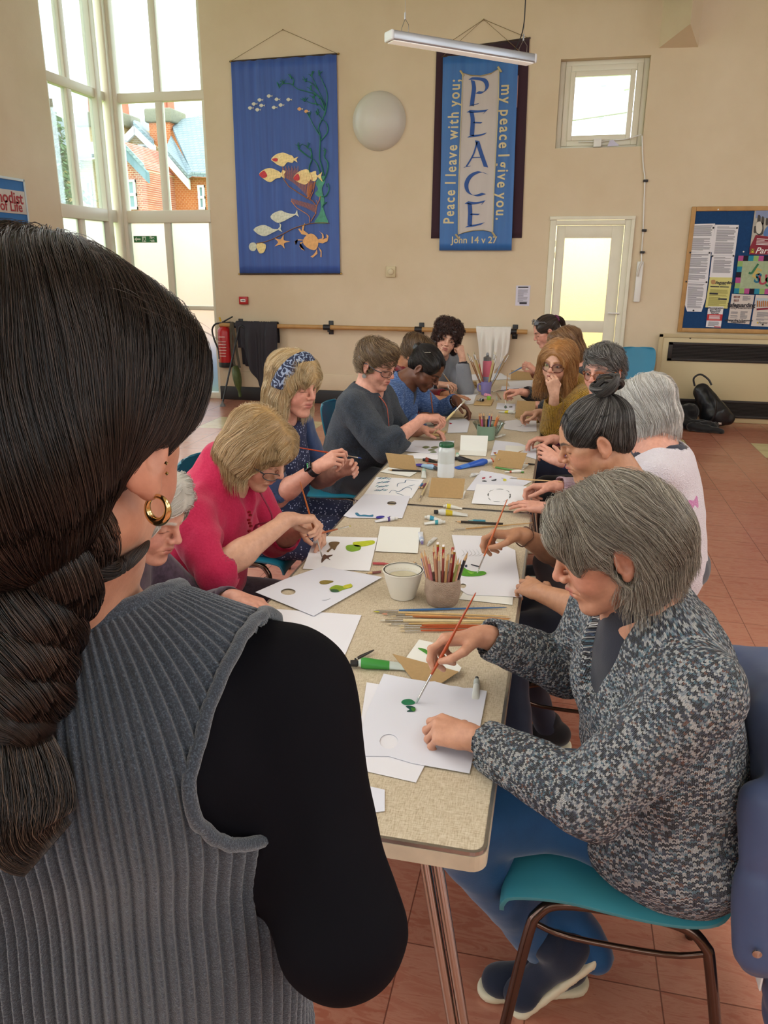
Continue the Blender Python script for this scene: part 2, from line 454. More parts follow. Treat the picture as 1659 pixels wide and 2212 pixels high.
def glass_mat(name, tint='#ffffff', gl=.07):
    if name in MATS: return MATS[name]
    t = NT(name); tr = t.node('ShaderNodeBsdfTransparent'); gs = t.node('ShaderNodeBsdfGlossy'); gs.inputs['Roughness'].default_value = .02
    tr.inputs[0].default_value = (*srgb(tint), 1); fr = t.node('ShaderNodeFresnel'); fr.inputs[0].default_value = 1.45
    mx = t.node('ShaderNodeMixShader'); t.link(t.math('MINIMUM', fr.outputs[0], .5), mx.inputs[0]); t.link(tr.outputs[0], mx.inputs[1]); t.link(gs.outputs[0], mx.inputs[2])
    t.link(mx.outputs[0], t.out.inputs[0]); MATS[name] = t.m; return t.m
M_glass = glass_mat('clear window glass', '#f7fbfa')
def frost_mat(name, tint, rough, scale, strength):
    t = NT(name); t.set(Transmission_Weight=1.0, Roughness=rough, IOR=1.3); t.color(srgb(tint))
    v = t.coord('Object'); vo = t.node('ShaderNodeTexVoronoi'); vo.inputs['Scale'].default_value = scale; t.link(v, vo.inputs['Vector'])
    t.bump(vo.outputs['Distance'], strength, .004); return t.m
M_frost = frost_mat('frosted pane glass', '#f3f7f2', .55, 25, .2); M_hammer = frost_mat('hammered yellow door glass', '#fdfbee', .42, 90, .8)
def S(o, kind='structure'): o['kind'] = kind; return o
# floor, ceiling
S(MB().box((LX-TH, FY-TH, -.1), (RX+TH, WY+TH, 0)).build('floor', M_floor, origin=(0, 0, 0)))
M_ceil = mat('dark timber ceiling', '#8b6a4a', .6, noise=.2, nscale=3)
S(MB().box((LX-TH, FY-TH, CZ), (RX+TH, WY+TH, CZ+.1)).build('ceiling', mat('white ceiling', '#d9d2c2', .8)))
# back wall round its openings
w = MB(); W1 = (-4.17, -.203, .03, CZ); x1, x2 = -.203, .68
def seg(a, b, z0, z1): w.box((a, WY, z0), (b, WY+TH, z1))
seg(-4.17, x1, 0, CZ); seg(x2, RX+TH, 0, CZ); seg(x1, x2, 2.14, 2.82); seg(x1, x2, 3.655, CZ); seg(.665, x2, 0, 2.14)
S(w.build('wall_back', M_wall))
# left wall: openings at the far corner and further along (daylight of the hall)
w = MB(); OP = [(-3.9, -1.4), (-.6, 1.9), (2.7, 5.4)]; y = FY-TH
for a, b in OP:
    w.box((LX-TH, y, 0), (LX, a, CZ)); w.box((LX-TH, a, 0), (LX, b, .5)); w.box((LX-TH, a, 4.9), (LX, b, CZ)); y = b
w.box((LX-TH, y, 0), (LX, 7.9, CZ)); S(w.build('wall_left', M_wall))
w = MB(); y = FY-TH
for a, b in [(-3.6, -1.0), (.2, 2.8), (4.0, 6.4)]:
    w.box((RX, y, 0), (RX+TH, a, CZ)); w.box((RX, a, 0), (RX+TH, b, 2.2)); w.box((RX, a, 4.6), (RX+TH, b, CZ)); y = b
w.box((RX, y, 0), (RX+TH, WY, CZ)); S(w.build('wall_right', M_wall))
w = MB(); x = LX-TH
for a, b in [(-4.4, -1.2), (.4, 3.6)]:
    w.box((x, FY-TH, 0), (a, FY, CZ)); w.box((a, FY-TH, 0), (b, FY, 1.9)); w.box((a, FY-TH, 4.6), (b, FY, CZ)); x = b
w.box((x, FY-TH, 0), (RX+TH, FY, CZ)); S(w.build('wall_front', M_wall))
def plain_window(n, axis, p, a, b, z0, z1):
    f = MB(); g = MB()
    def bar(u0, u1, v0, v1, d0=.08, d1=.15):
        if axis == 'x': f.box((p+min(d0, d1), u0, v0), (p+max(d0, d1), u1, v1))
        else: f.box((u0, p+min(d0, d1), v0), (u1, p+max(d0, d1), v1))
    bar(a, a+.07, z0, z1); bar(b-.07, b, z0, z1); bar(a+.07, b-.07, z0, z0+.07, .085, .145); bar(a+.07, b-.07, z1-.07, z1, .085, .145); bar((a+b)/2-.035, (a+b)/2+.035, z0+.07, z1-.07, .082, .148); bar(a+.07, b-.07, (z0+z1)/2-.03, (z0+z1)/2+.03, .09, .14)
    o = S(f.build('window_%d' % n, M_upvc))
for i, (a, b) in enumerate(OP): plain_window(3+i, 'x', LX-TH, a, b, .5, 4.9)
for i, (a, b) in enumerate([(-3.6, -1.0), (.2, 2.8), (4.0, 6.4)]): plain_window(6+i, 'x', RX+.02, a, b, 2.2, 4.6)
for i, (a, b) in enumerate([(-4.4, -1.2), (.4, 3.6)]): plain_window(9+i, 'y', FY-TH, a, b, 1.9, 4.6)
# corner window: a pane wall at the far left end and one round the corner
wf = MB()
Y0 = WY+.02; Y1 = WY+.10
def hb(x0, x1, z0, z1, d=0): wf.rbox((x0, Y0-d+.003, z0), (x1, Y1-.004, z1), .008)
def vb(y0, y1, z0, z1, d=0, e=.003): wf.rbox((LX-.10+e, y0, z0), (LX-.02+d-e, y1, z1), .008)
wf.rbox((LX-.14, WY-.06, 0), (LX+.02, WY+.12, CZ), .015); wf.rbox((LX-.05, WY-.10, 0), (LX+.05, WY+.02, CZ), .02); wf.rbox((LX-.02, WY-.03, 0), (LX+.09, WY+.11, CZ), .02)
wf.rbox((-4.215, Y0, 0), (-4.165, Y1, CZ), .01); wf.rbox((-4.80, Y0, 0), (-4.715, Y1, CZ), .01)
for z0, z1, d in ((3.43, 3.53, .01), (2.11, 2.25, .03), (1.09, 1.14, 0), (0, .075, .03)): hb(LX, -4.17, z0, z1, d)
wf.rbox((LX+.05, WY-.005, 2.165), (-4.17, WY+.03, 2.20), .008)
vb(7.9, 7.95, 0, CZ, 0, 0); vb(8.27, 8.36, 0, CZ, 0, 0); vb(8.8, 8.9, 0, CZ, .03, -.001)
for z0, z1, d in ((3.43, 3.53, .01), (2.11, 2.25, .03), (1.09, 1.14, 0), (0, .075, .03)): vb(7.9, WY, z0, z1, d)
win = S(wf.build('window_1', M_upvc))
g = MB()
for a, b in ((LX+.07, -4.80), (-4.715, -4.215)):
    for z0, z1 in ((2.25, 3.43), (3.53, CZ)): g.box((a, WY+.055, z0), (b, WY+.061, z1))
for a, b in ((7.95, 8.27), (8.36, 8.8)):
    for z0, z1 in ((2.25, 3.43), (3.53, CZ)): g.box((LX-.061, a, z0), (LX-.055, b, z1))
g.build('window_pane', M_glass, win)
g = MB()
for a, b in ((LX+.07, -4.80), (-4.715, -4.215)):
    for z0, z1 in ((.075, 1.09), (1.14, 2.11)): g.box((a, WY+.055, z0), (b, WY+.061, z1))
for a, b in ((7.95, 8.27), (8.36, 8.8)):
    for z0, z1 in ((.075, 1.09), (1.14, 2.11)): g.box((LX-.061, a, z0), (LX-.055, b, z1))
g.build('frosted_pane', M_frost, win)
# high square window
wf = MB(); a, b, z0, z1 = -.203, .68, 2.82, 3.655
def ring(y0, y1, a, b, z0, z1, t, tb=None):
    tb = tb or t; wf.rbox((a, y0, z0), (a+t, y1, z1), .006); wf.rbox((b-t, y0, z0), (b, y1, z1), .006); wf.rbox((a+t, y0+.002, z0), (b-t, y1-.002, z0+tb), .004); wf.rbox((a+t, y0+.002, z1-t), (b-t, y1-.002, z1), .004)
ring(WY+.10, WY+.19, a, b, z0, z1, .055); ring(WY+.085, WY+.15, a+.055, b-.055, z0+.03, z1-.045, .06); ring(WY+.07, WY+.13, a+.11, b-.125, z0+.08, z1-.10, .05)
win2 = S(wf.build('window_2', M_upvc)); MB().box((a+.15, WY+.10, z0+.1), (b-.15, WY+.106, z1-.13)).build('window_pane', M_glass, win2)
h = MB(); cx = ony(1292, 307, WY)[0]
h.rbox((cx-.045, WY+.03, 2.83), (cx+.035, WY+.075, 2.91), .006); h.tube([(cx-.2, WY+.06, 2.885), (cx, WY+.06, 2.885), (cx+.28, WY+.05, 2.90), (.66, WY-.01, 2.93)], .006)
h.build('window_winder', M_white, win2)
wp = MB(); p0 = ony(1316, 317, WY); wp.poly([p0+A(-.02, -.02, 0), p0+A(.10, -.02, .005), p0+A(.03, .03, .07), p0+A(0, .02, .06)], (0, -1, .3), .004)
tag(wp.build('paper_scrap', mat('lilac paper', '#d8d2ea', .8)), 'small lilac folded paper wedge on the ledge of the high square window', 'paper')
# door with hammered glass, lit lobby behind
fr = MB(); fr.rbox((-.2, WY-.012, 0), (-.135, WY+.1, 2.14), .006); fr.rbox((.585, WY-.012, 0), (.665, WY+.1, 2.14), .006); fr.rbox((-.135, WY-.010, 2.06), (.585, WY+.1, 2.109), .004)
fr.rbox((-.207, WY-.03, 2.111), (.684, WY-.008, 2.147), .004); fr.rbox((.645, WY-.028, 0), (.682, WY-.009, 2.112), .004)
S(fr.build('trim_1', M_cream))
dl = MB(); ya, yb = WY+.02, WY+.062
dl.rbox((-.125, ya, .01), (-.035, yb, 2.055), .004); dl.rbox((.455, ya, .01), (.578, yb, 2.055), .004); dl.rbox((-.036, ya+.001, 1.93), (.456, yb-.001, 2.055), .003)
dl.rbox((-.036, ya+.001, .93), (.456, yb-.001, 1.055), .003); dl.rbox((-.036, ya+.001, .01), (.456, yb-.001, .22), .003)
door = S(dl.build('door_1', M_cream))
MB().box((-.035, ya+.015, 1.055), (.455, ya+.022, 1.93)).box((-.035, ya+.015, .22), (.455, ya+.022, .93)).build('door_glass', M_hammer, door)
dh = MB(); p = ony(1330, 677, WY); dh.tube([p+A(.03, .02, 0), p+A(.03, -.03, 0)], .011); dh.tube([p+A(.035, -.03, 0), p+A(-.085, -.03, .004)], .009); dh.rbox((p[0]+.012, ya-.008, .92), (p[0]+.05, ya, 1.02), .003)
dh.build('door_handle', M_white, door)
k = MB(); p = ony(1335, 701, WY); k.rbox((p[0]-.012, ya-.006, p[2]-.03), (p[0]+.012, ya, p[2]+.03), .003); k.build('keyhole_plate', M_steel, door)
h = MB()
for z in (1.75, 1.87): h.tube([(-.133, WY-.01, z-.03), (-.133, WY-.01, z+.03)], .006)
h.build('hinge', M_cream, door)
lb = MB(); lb.box((-.9, WY+2.2, 0), (1.4, WY+2.25, 2.6)); lb.box((-.9, WY+TH, 0), (-.85, WY+2.2, 2.6)); lb.box((1.35, WY+TH, 0), (1.4, WY+2.2, 2.6)); lb.box((-.9, WY+TH, 2.55), (1.4, WY+2.2, 2.6)); lb.box((-.9, WY+TH, -.05), (1.4, WY+2.2, 0))
S(lb.build('wall_lobby', mat('lobby cream paint', '#f6efcf', .7)))
def area(name, loc, size, energy, color=(1, 1, 1), rot=(0, 0, 0)):
    l = bpy.data.lights.new(name, 'AREA'); l.shape = 'RECTANGLE'; l.size, l.size_y = size; l.energy = energy; l.color = color
    o = bpy.data.objects.new(name, l); COLL.objects.link(o); o.location = loc; o.rotation_euler = rot; return o
area('lobby_lamp', (.25, WY+1.3, 2.5), (1.2, .8), 38, (1, .97, .88))
# skirtings and the low ledge along the back wall
S(MB().rbox((-4.17, WY-.018, 0), (-.21, WY, .165), .004).build('baseboard_back', M_skirt))
S(MB().rbox((-4.12, WY-.012, .165), (-.21, WY, .36), .006).build('trim_2', M_wall))
S(MB().rbox((.69, WY-.015, 0), (1.15, WY, .12), .004).build('baseboard_right', mat('cream skirting', '#cbb78d', .5)))
# wedge-shaped boxing high on the wall, and the dark roof beam it carries
wl, wr, we = ony(1423, 104, WY), ony(1508, 102, WY), None
e = A((wl[0]+wr[0])/2+.05, WY-.34, 0); ez = ony(1476, 52, WY-.34)[2]
b = MB(); V = [A(wl[0], WY, wl[2]), A(wr[0], WY, wr[2]), A(e[0], e[1], ez), A(wl[0], WY, CZ), A(wr[0], WY, CZ), A(e[0], e[1], CZ)]
b.add(V, [(0, 1, 2), (0, 2, 5, 3), (2, 1, 4, 5), (3, 5, 4), (0, 3, 4, 1)])
S(b.build('trim_3', M_wall))
S(MB().box((.72, WY-2.2, 4.13), (.98, WY, 4.4)).build('trim_4', M_ceil))
# ---------------------------------------------------------------- outside
S(MB().box((-60, 9.5, -.3), (60, 90, -.2)).box((-60, -30, -.3), (LX-TH, 9.5, -.2)).build('ground', mat('lawn', '#8fb356', .9, noise=.3, nscale=2)), 'structure')
def brick_mat(name, c1, c2, mortar):
    t = NT(name); v = t.coord('Object', rot=(math.pi/2, 0, 0)); b = t.node('ShaderNodeTexBrick'); t.link(v, b.inputs['Vector'])
    b.inputs['Scale'].default_value = 4.2; b.inputs['Color1'].default_value = (*srgb(c1), 1); b.inputs['Color2'].default_value = (*srgb(c2), 1); b.inputs['Mortar'].default_value = (*srgb(mortar), 1); b.inputs['Mortar Size'].default_value = .025
    t.color(b.outputs[0]); t.set(Roughness=.9); return t.m
Bred = brick_mat('red brick', '#c67a60', '#b5644e', '#d8c4b0'); Byel = brick_mat('stock brick', '#c9ac6e', '#b89860', '#ddd0b4'); Bor = brick_mat('orange brick', '#c9733f', '#bb6534', '#d2a47c')
def slate_mat():
    t = NT('roof slates'); v = t.coord('Object', rot=(math.pi/2, 0, 0)); b = t.node('ShaderNodeTexBrick'); t.link(v, b.inputs['Vector']); b.inputs['Scale'].default_value = 2.6
    b.inputs['Color1'].default_value = (*srgb('#93a6a8'), 1); b.inputs['Color2'].default_value = (*srgb('#84979c'), 1); b.inputs['Mortar'].default_value = (*srgb('#6d7f86'), 1); b.inputs['Mortar Size'].default_value = .03
    t.color(b.outputs[0]); t.set(Roughness=.6); return t.m
Mslate = slate_mat(); Mbarge = mat('white bargeboard', '#f3f3f0', .6); Mbb = mat('blue grey bargeboard', '#6f8b99', .6); Mdarkglass = mat('house window glass', '#7f9aa2', .15)
Mpot = mat('clay chimney pots', '#c98066', .8); Mcap = mat('chimney cap', '#8e8d78', .9, noise=.2)
def house(Y, label, wallpts, m, depth=6, roof=None, bars=(), wins=(), chim=(), roofm=None):
    P = lambda x, y, d=0: ony(x, y, Y+d)
    base = ony(wallpts[0][0], 700, Y); h = empty('house', (P(*wallpts[0])[0], Y, -.2), label, 'house', None)
    pts = [P(*q) for q in wallpts]; lo = [A(pts[0][0], Y, -.2)]; hi = [A(pts[-1][0], Y, -.2)]
    MB().poly(lo+pts+hi, (0, 1, 0), depth).build('wall', m, h)
    for r in (roof or []):
        q = [P(x, y, d) for x, y, d in r]; MB().poly(q, (0, 0, 1), .12).build('roof', roofm or Mslate, h)
    for (x0, y0, x1, y1, mm) in bars:
        p, q = P(x0, y0, -.25), P(x1, y1, -.25); MB().poly([p, q, q+A(0, 0, -.28), p+A(0, 0, -.28)], (0, 1, 0), .12).build('bargeboard', mm, h)
    for (x0, y0, x1, y1) in wins:
        p, q = P(x0, y1), P(x1, y0); f = MB(); t = .07
        for kk, (aa, bb) in enumerate((((p[0], p[2]), (p[0]+t, q[2])), ((q[0]-t, p[2]), (q[0], q[2])), ((p[0], p[2]), (q[0], p[2]+t)), ((p[0], q[2]-t), (q[0], q[2])), ((p[0], (p[2]+q[2])/2-.04), (q[0], (p[2]+q[2])/2+.04)))): f.box((aa[0], Y-.06-.004*kk, aa[1]), (bb[0], Y+.02, bb[1]))
        fo = f.build('window', Mbarge, h); MB().box((p[0], Y-.03, p[2]), (q[0], Y-.01, q[2])).build('pane', Mdarkglass, fo)
    for (x0, y0, x1, y1, mm, pots) in chim:
        p, q = P(x0, y1, .4), P(x1, y0, .4); c = MB(); c.box((p[0], Y+.3, p[2]-1.2), (q[0], Y+1.3, q[2]))
        co = c.build('chimney', mm, h); MB().rbox((p[0]-.12, Y+.2, q[2]-.1), (q[0]+.12, Y+1.4, q[2]+.35), .06).build('chimney_cap', Mcap, co)
        pm = MB()
        for k in range(pots): pm.lathe([(.13, 0), (.11, .5), (.13, .55)], 10, (p[0]+(k+.7)*(q[0]-p[0])/(pots+.4), Y+.8, q[2]+.35))
        if pots: pm.build('chimney_pot', Mpot, co)
    return h
house(22, 'red brick gabled house with a blue grey bargeboard and a tall sash window', [(205, 330), (249, 300), (306, 362), (305, 370)], Bred, 5, [[(205, 328, -.3), (247, 297, -.3), (247, 290, 5), (205, 322, 5)], [(247, 297, -.3), (312, 366, -.3), (312, 350, 5), (247, 285, 5)]], [(247, 298, 318, 372, Mbb)], [(263, 388, 293, 453)], [])
house(27, 'yellow stock brick house with a white edged gable between two tall chimneys', [(245, 300), (268, 292), (288.5, 272), (330, 313), (352, 325)], Byel, 6, [[(288, 270, -.3), (333, 314, -.3), (332, 268, 7), (300, 258, 7)]], [(268, 292, 289, 270, Mbarge), (288, 270, 333, 314, Mbarge)], [(282, 315, 294, 345), (303, 312, 320, 355), (308, 410, 316, 450)], [(251, 268, 268, 330, Byel, 2), (330, 258, 369, 335, Bor, 3)])
house(24, 'orange brick house under a grey slate roof beside the window edge', [(356, 335), (405, 383), (470, 384)], Bor, 6, [[(358, 330, -.2), (407, 386, -.3), (416, 380, -.3), (370, 300, 3.4)], [(415, 381, -.3), (470, 384, -.3), (470, 250, 4), (368, 270, 4)]], [(358, 332, 407, 388, Mbarge)], [(431, 400, 442, 453)], [])
house(25, 'yellow brick villa with a slate roof and white bay seen through the side panes', [(60, 345), (238, 345)], Byel, 7, [[(60, 342, -.5), (238, 346, -.5), (238, 290, 4), (105, 255, 4), (60, 250, 4)]], [(60, 338, 168, 345, Mbarge)], [(128, 385, 143, 440), (190, 390, 198, 450)], [(180, 268, 200, 305, Byel, 1)])
bw = MB(); P = lambda x, y, d: ony(x, y, 24.6+d)
bw.poly([P(176, 345, 0), P(188, 308, .4), P(216, 304, .4), P(222, 333, 0), P(205, 344, -.3)], (0, 1, 0), .6); tag(bw.build('bay_roof', Mbarge), 'white bay roof jutting from the yellow brick villa', 'roof')
def tree(x, y, Y, H, spread, label):
    c = ony(x, y, Y); t = empty('tree', (c[0], Y, -.2), label, 'tree'); r = random.Random(3)
    m = MB().tube([(c[0], Y, -.2), (c[0]+.05, Y, c[2]+H*.5)], [.14, .04]); tw = []
    for k in range(26):
        z = c[2]-H+k*H*1.45/26; a = r.uniform(0, 6.28); L = spread*(1-k/30)
        q = A(c[0]+L*math.cos(a), Y+L*math.sin(a), z+.1*L-.25); m.tube([(c[0], Y, z), (c[0]+.6*L*math.cos(a), Y+.6*L*math.sin(a), z+.1), q], [.03, .02, .01], 5)
        for j in range(70):
            u = r.uniform(.25, 1); tw.append(A(c[0]+L*u*math.cos(a), Y+L*u*math.sin(a), z+.1*u)+A(r.gauss(0, .1), r.gauss(0, .1), r.uniform(-.3, .05)))
    m.build('trunk', mat('bark', '#6d6152', .9), t); lf = MB()
    for p in tw:
        d = A(r.gauss(0, 1), r.gauss(0, 1), -.6)*.09; e = A(r.gauss(0, 1), r.gauss(0, 1), r.gauss(0, .4))*.03; lf.add([p, p+d+e, p+d*1.6, p+d-e], [(0, 1, 2, 3)])
    lf.build('foliage', mat('conifer needles', '#7fa07a', .8, noise=.3), t)
tree(118, 330, 17, 2.2, 1.0, 'feathery green conifer outside the side panes of the corner window')
# towers seen through the high window
Mtw = mat('pale tower cladding', '#f4f6f7', .7); Mtg = mat('tower window bands', '#b4c2cf', .4)
def tower(xa, xb, Y, label):
    p, q = ony(xa, 330, Y), ony(xb, 100, Y); t = empty('tower_block', (p[0], Y, -.2), label, 'building')
    MB().box((p[0], Y, -.2), (q[0], Y+12, q[2]+8)).build('wall', Mtw, t); b = MB(); z = 12.0
    while z < q[2]+7: b.box((p[0]+.06*(q[0]-p[0]), Y-.1, z), (q[0]-.1*(q[0]-p[0]), Y+.02, z+1.1)); z += 2.6
    b.build('window_band', Mtg, t)
tower(1286, 1318, 80, 'pale tower block with grey window bands at the middle of the high window'); tower(1343, 1375, 60, 'paler tower block at the right edge of the high window')
m = MB(); p, q = ony(1225, 262, 12), ony(1372, 240, 12); m.tube([p, q], .012, 6); tag(m.build('cable', mat('grey cable', '#a9aba6', .6)), 'grey cable crossing outside the high square window', 'cable')
m = MB(); p, q = ony(1338, 205, 14), ony(1331, 320, 14); m.tube([q, p, p+A(.05, 0, .12), p+A(.6, 0, .18)], .07, 8); tag(m.build('lamp_post', mat('pale grey post', '#dfe6e8', .6)), 'pale bent lamp post outside the high square window', 'lamp post')
hd = MB(); p, q = ony(455, 760, 10.2), ony(380, 860, 10.2); hd.rbox((-6.2, 10.2, -.2), (-4.1, 10.6, .55), .1); tag(hd.build('planter', mat('slate blue planter', '#55689a', .8, noise=.2)), 'dark blue planter blurred behind the lowest frosted pane', 'planter')
hw = MB(); hw.box((-9.5, 13, -.2), (-4.6, 13.2, 2.1)); tag(hw.build('garden_wall', mat('pink garden wall', '#d9a79a', .9)), 'pinkish garden wall blurred behind the frosted panes', 'wall')
# ---------------------------------------------------------------- light: overcast sky, daylight from the hall's windows; overhead fill is added at the end
wd = bpy.data.worlds.new('overcast sky'); scene.world = wd; wd.use_nodes = True; nt = wd.node_tree; bg = nt.nodes['Background']
tc = nt.nodes.new('ShaderNodeTexCoord'); sp = nt.nodes.new('ShaderNodeSeparateXYZ'); rp = nt.nodes.new('ShaderNodeValToRGB')
nt.links.new(tc.outputs['Generated'], sp.inputs[0]); nt.links.new(sp.outputs[2], rp.inputs[0]); nt.links.new(rp.outputs[0], bg.inputs[0])
rp.color_ramp.elements[0].color = (.86, .93, 1, 1); rp.color_ramp.elements[1].color = (.92, .96, 1, 1); bg.inputs[1].default_value = 3.2
def portal(loc, size, rot):
    l = bpy.data.lights.new('daylight_portal', 'AREA'); l.shape = 'RECTANGLE'; l.size, l.size_y = size; l.cycles.is_portal = True
    o = bpy.data.objects.new('daylight_portal', l); COLL.objects.link(o); o.location = loc; o.rotation_euler = rot

for a, b in OP: portal((LX-TH-.02, (a+b)/2, 2.7), (b-a, 4.4), (0, -math.pi/2, 0)) if False else None
# ================================================================ things on the far wall
def W_(px, py, d=0.0): return ony(px, py, WY-d)
XD, ZD, ND = A(1, 0, 0), A(0, 0, 1), A(0, -1, 0)
def wtext(s, px, py, size, m, parent, d=.01, xd=XD, yd=ZD, **kw): return text(s, size, W_(px, py, d), xd, yd, m, parent, **kw)
def cloth_mat(name, col, col2, rough=.45, streak=22, sheen=.3):
    t = NT(name); v = t.coord('Object', scale=(streak, 1, .6)); n = t.noise(v, 1, 4, .6)
    t.color(t.ramp(n.outputs[0], [(.3, srgb(col)), (.7, srgb(col2))])); t.set(Roughness=rough, Sheen_Weight=sheen)
    t.bump(t.noise(t.coord('Object'), 900, 2).outputs[0], .1, .001); return t.m
def hanging(name, c4, d, m, parent, amp=.006, seed=0, nx=150, nz=24, pucker=2.2):
    """a hung cloth: vertical gathers, real thickness; c4 = px corners tl,tr,br,bl"""
    tl, tr, br, bl = [W_(*p, d) for p in c4]; V = []; r = np.random.default_rng(seed); ph = r.uniform(0, 6.28, 8); fr = r.uniform(8, 70, 8)
    for j in range(nz+1):
        v = j/nz
        for i in range(nx+1):
            u = i/nx; p = (tl*(1-u)+tr*u)*(1-v)+(bl*(1-u)+br*u)*v
            g = sum(math.sin(fr[k]*u*(1+.04*math.sin(3*v+k))+ph[k])/(1+fr[k]*.02) for k in range(8))*amp*.5*(.35+pucker*(1-v)**2*.3+.4*math.sin(math.pi*v))
            V.append(p+A(0, g-amp, 0))
    F = [(j*(nx+1)+i, j*(nx+1)+i+1, (j+1)*(nx+1)+i+1, (j+1)*(nx+1)+i) for j in range(nz) for i in range(nx)]
    o = MB().add(V, F, True).build(name, m, parent); sm = o.modifiers.new('thickness', 'SOLIDIFY'); sm.thickness = .003; sm.offset = -1; return o
def patch(name, pts, d, m, parent, th=.003):
    return MB().poly([W_(x, y, d) for x, y in pts], (0, 1, 0), th).build(name, m, parent)
def blob(pts, n=5): return [tuple(p[:2]) for p in spline([(x, y, 0) for x, y in pts], n, True)]
M_blue = cloth_mat('royal blue satin', '#2f4f9c', '#3a62b4'); M_gold = mat('gold lame', '#cdb27a', .35, .55, noise=.25, nscale=40, bump=.4, bscale=60)
M_silver = mat('silver lame', '#b9b5a2', .35, .5, noise=.25, nscale=40, bump=.4, bscale=60); M_copper = mat('copper lame', '#b9774f', .35, .5, noise=.2, nscale=50)
M_red = mat('red lame', '#b3242b', .35, .3, noise=.3, nscale=60); M_weed = mat('green satin', '#4a9c80', .5, noise=.25, nscale=20); M_peach = mat('peach gold lame', '#d09a62', .4, .4, noise=.15, nscale=30)
M_brass = mat('brass', '#b08b4c', .35, .9); M_string = mat('brown string', '#8a7653', .9); M_doweld = mat('dark dowel', '#3a2c22', .6)
# --- sea banner
bn = empty('fish_banner', W_(620, 590), 'tall royal blue fabric banner with appliqued fish, crab and green seaweed', 'banner')
hanging('cloth', [(499, 134), (727, 117), (735, 590), (518, 590)], .02, M_blue, bn, seed=4)
m = MB(); m.tube([W_(496, 133, .02), W_(732, 116, .02)], .009); m.tube([W_(515, 592, .02), W_(738, 591, .02)], .009); m.build('dowel', M_doweld, bn)
m = MB().tube([W_(499, 132, .02), W_(611, 64, .012), W_(729, 116, .02)], .0025, 5); m.tube([W_(611, 64, 0), W_(611, 64, .02)], .008, 6); m.build('hanging_cord', M_string, bn)
m = MB()
for q in ((499, 132), (731, 116), (517, 592), (737, 591)): m.lathe([(.0, -.012), (.012, -.006), (.012, .006), (0, .012)], 10, W_(*q, .02))
m.build('finial', M_brass, bn)
sx, sy = 1659/210, 2133/270
Z2 = lambda L: [(530+x/sx, 320+y/sy) for x, y in L]
Z3 = lambda L: [(560+x/9.217, 130+y/9.217) for x, y in L]
DB = .034
# seaweed
m = MB()
def stem(L, w0, w1, f=Z3, d=DB):
    P = spline([W_(x, y, d) for x, y in f(L)], 5); m.tube(P, [w0+(w1-w0)*i/(len(P)-1) for i in range(len(P))], 6, sq=.35)
for L in ([(1200, 1930), (1215, 1500), (1180, 1340), (1290, 1100), (1310, 900), (1190, 620), (1040, 300)], [(1230, 1600), (1360, 1430), (1340, 1260), (1210, 1130), (1150, 960)], [(1300, 1100), (1340, 900), (1350, 650), (1260, 420), (1190, 270)], [(1210, 1500), (1100, 1330), (1000, 1130)],
          [(1290, 1000), (1180, 880), (1050, 860), (920, 800)], [(1300, 950), (1220, 760), (1120, 680), (900, 610), (760, 570), (660, 490), (600, 465), (470, 470), (390, 560)], [(1200, 760), (1100, 640), (1020, 570)], [(1180, 600), (1060, 470), (920, 400)], [(1150, 900), (1100, 770), (1070, 720)], [(670, 490), (690, 400), (640, 330)]):
    stem(L, .017, .009)
r = random.Random(5)
for (x, y) in [(1040, 300), (1190, 270), (920, 400), (900, 790), (1000, 1110), (390, 500), (480, 440), (1080, 730), (640, 340), (790, 1720), (960, 1720), (1320, 1820), (1150, 1060), (1030, 570)]:
    for k in range(4):
        a = -math.pi/2+r.uniform(-1.3, 1.1); L = r.uniform(50, 95); stem([(x, y+30), (x+.5*L*math.cos(a), y+.5*L*math.sin(a)), (x+L*math.cos(a), y+L*math.sin(a))], .011, .006)
for L, a, b in (([(790, 1760), (920, 1870), (1000, 1930)], .012, .013), ([(970, 1750), (1040, 1830), (1030, 1930)], .012, .014), ([(1320, 1840), (1290, 1930)], .014, .014)): stem(L, a, b)
for L, a, b in (([(900, 10), (1020, 110), (1120, 170)], .012, .015), ([(1110, 0), (1140, 160), (1090, 330), (1100, 420)], .016, .015), ([(1160, 190), (1230, 280), (1280, 440)], .016, .018), ([(1270, 0), (1270, 180), (1310, 330), (1340, 460)], .015, .018), ([(1370, 30), (1350, 150), (1410, 260), (1390, 430), (1330, 560)], .017, .022), ([(1410, 600), (1430, 700), (1380, 810), (1310, 830)], .014, .02), ([(1390, 920), (1340, 960), (1310, 1010)], .013, .02), ([(1380, 610), (1390, 660)], .01, .01)): stem(L, a, b, Z2)
m.build('seaweed', M_weed, bn)
patch('seaweed_trunk', blob(Z2([(1250, 520), (1340, 470), (1360, 560), (1310, 680), (1320, 780), (1350, 900), (1330, 1010), (1370, 1150), (1410, 1270), (1300, 1290), (1180, 1270), (1260, 1130), (1290, 1000), (1270, 860), (1190, 780), (1240, 700), (1200, 600)])), DB, M_weed, bn)
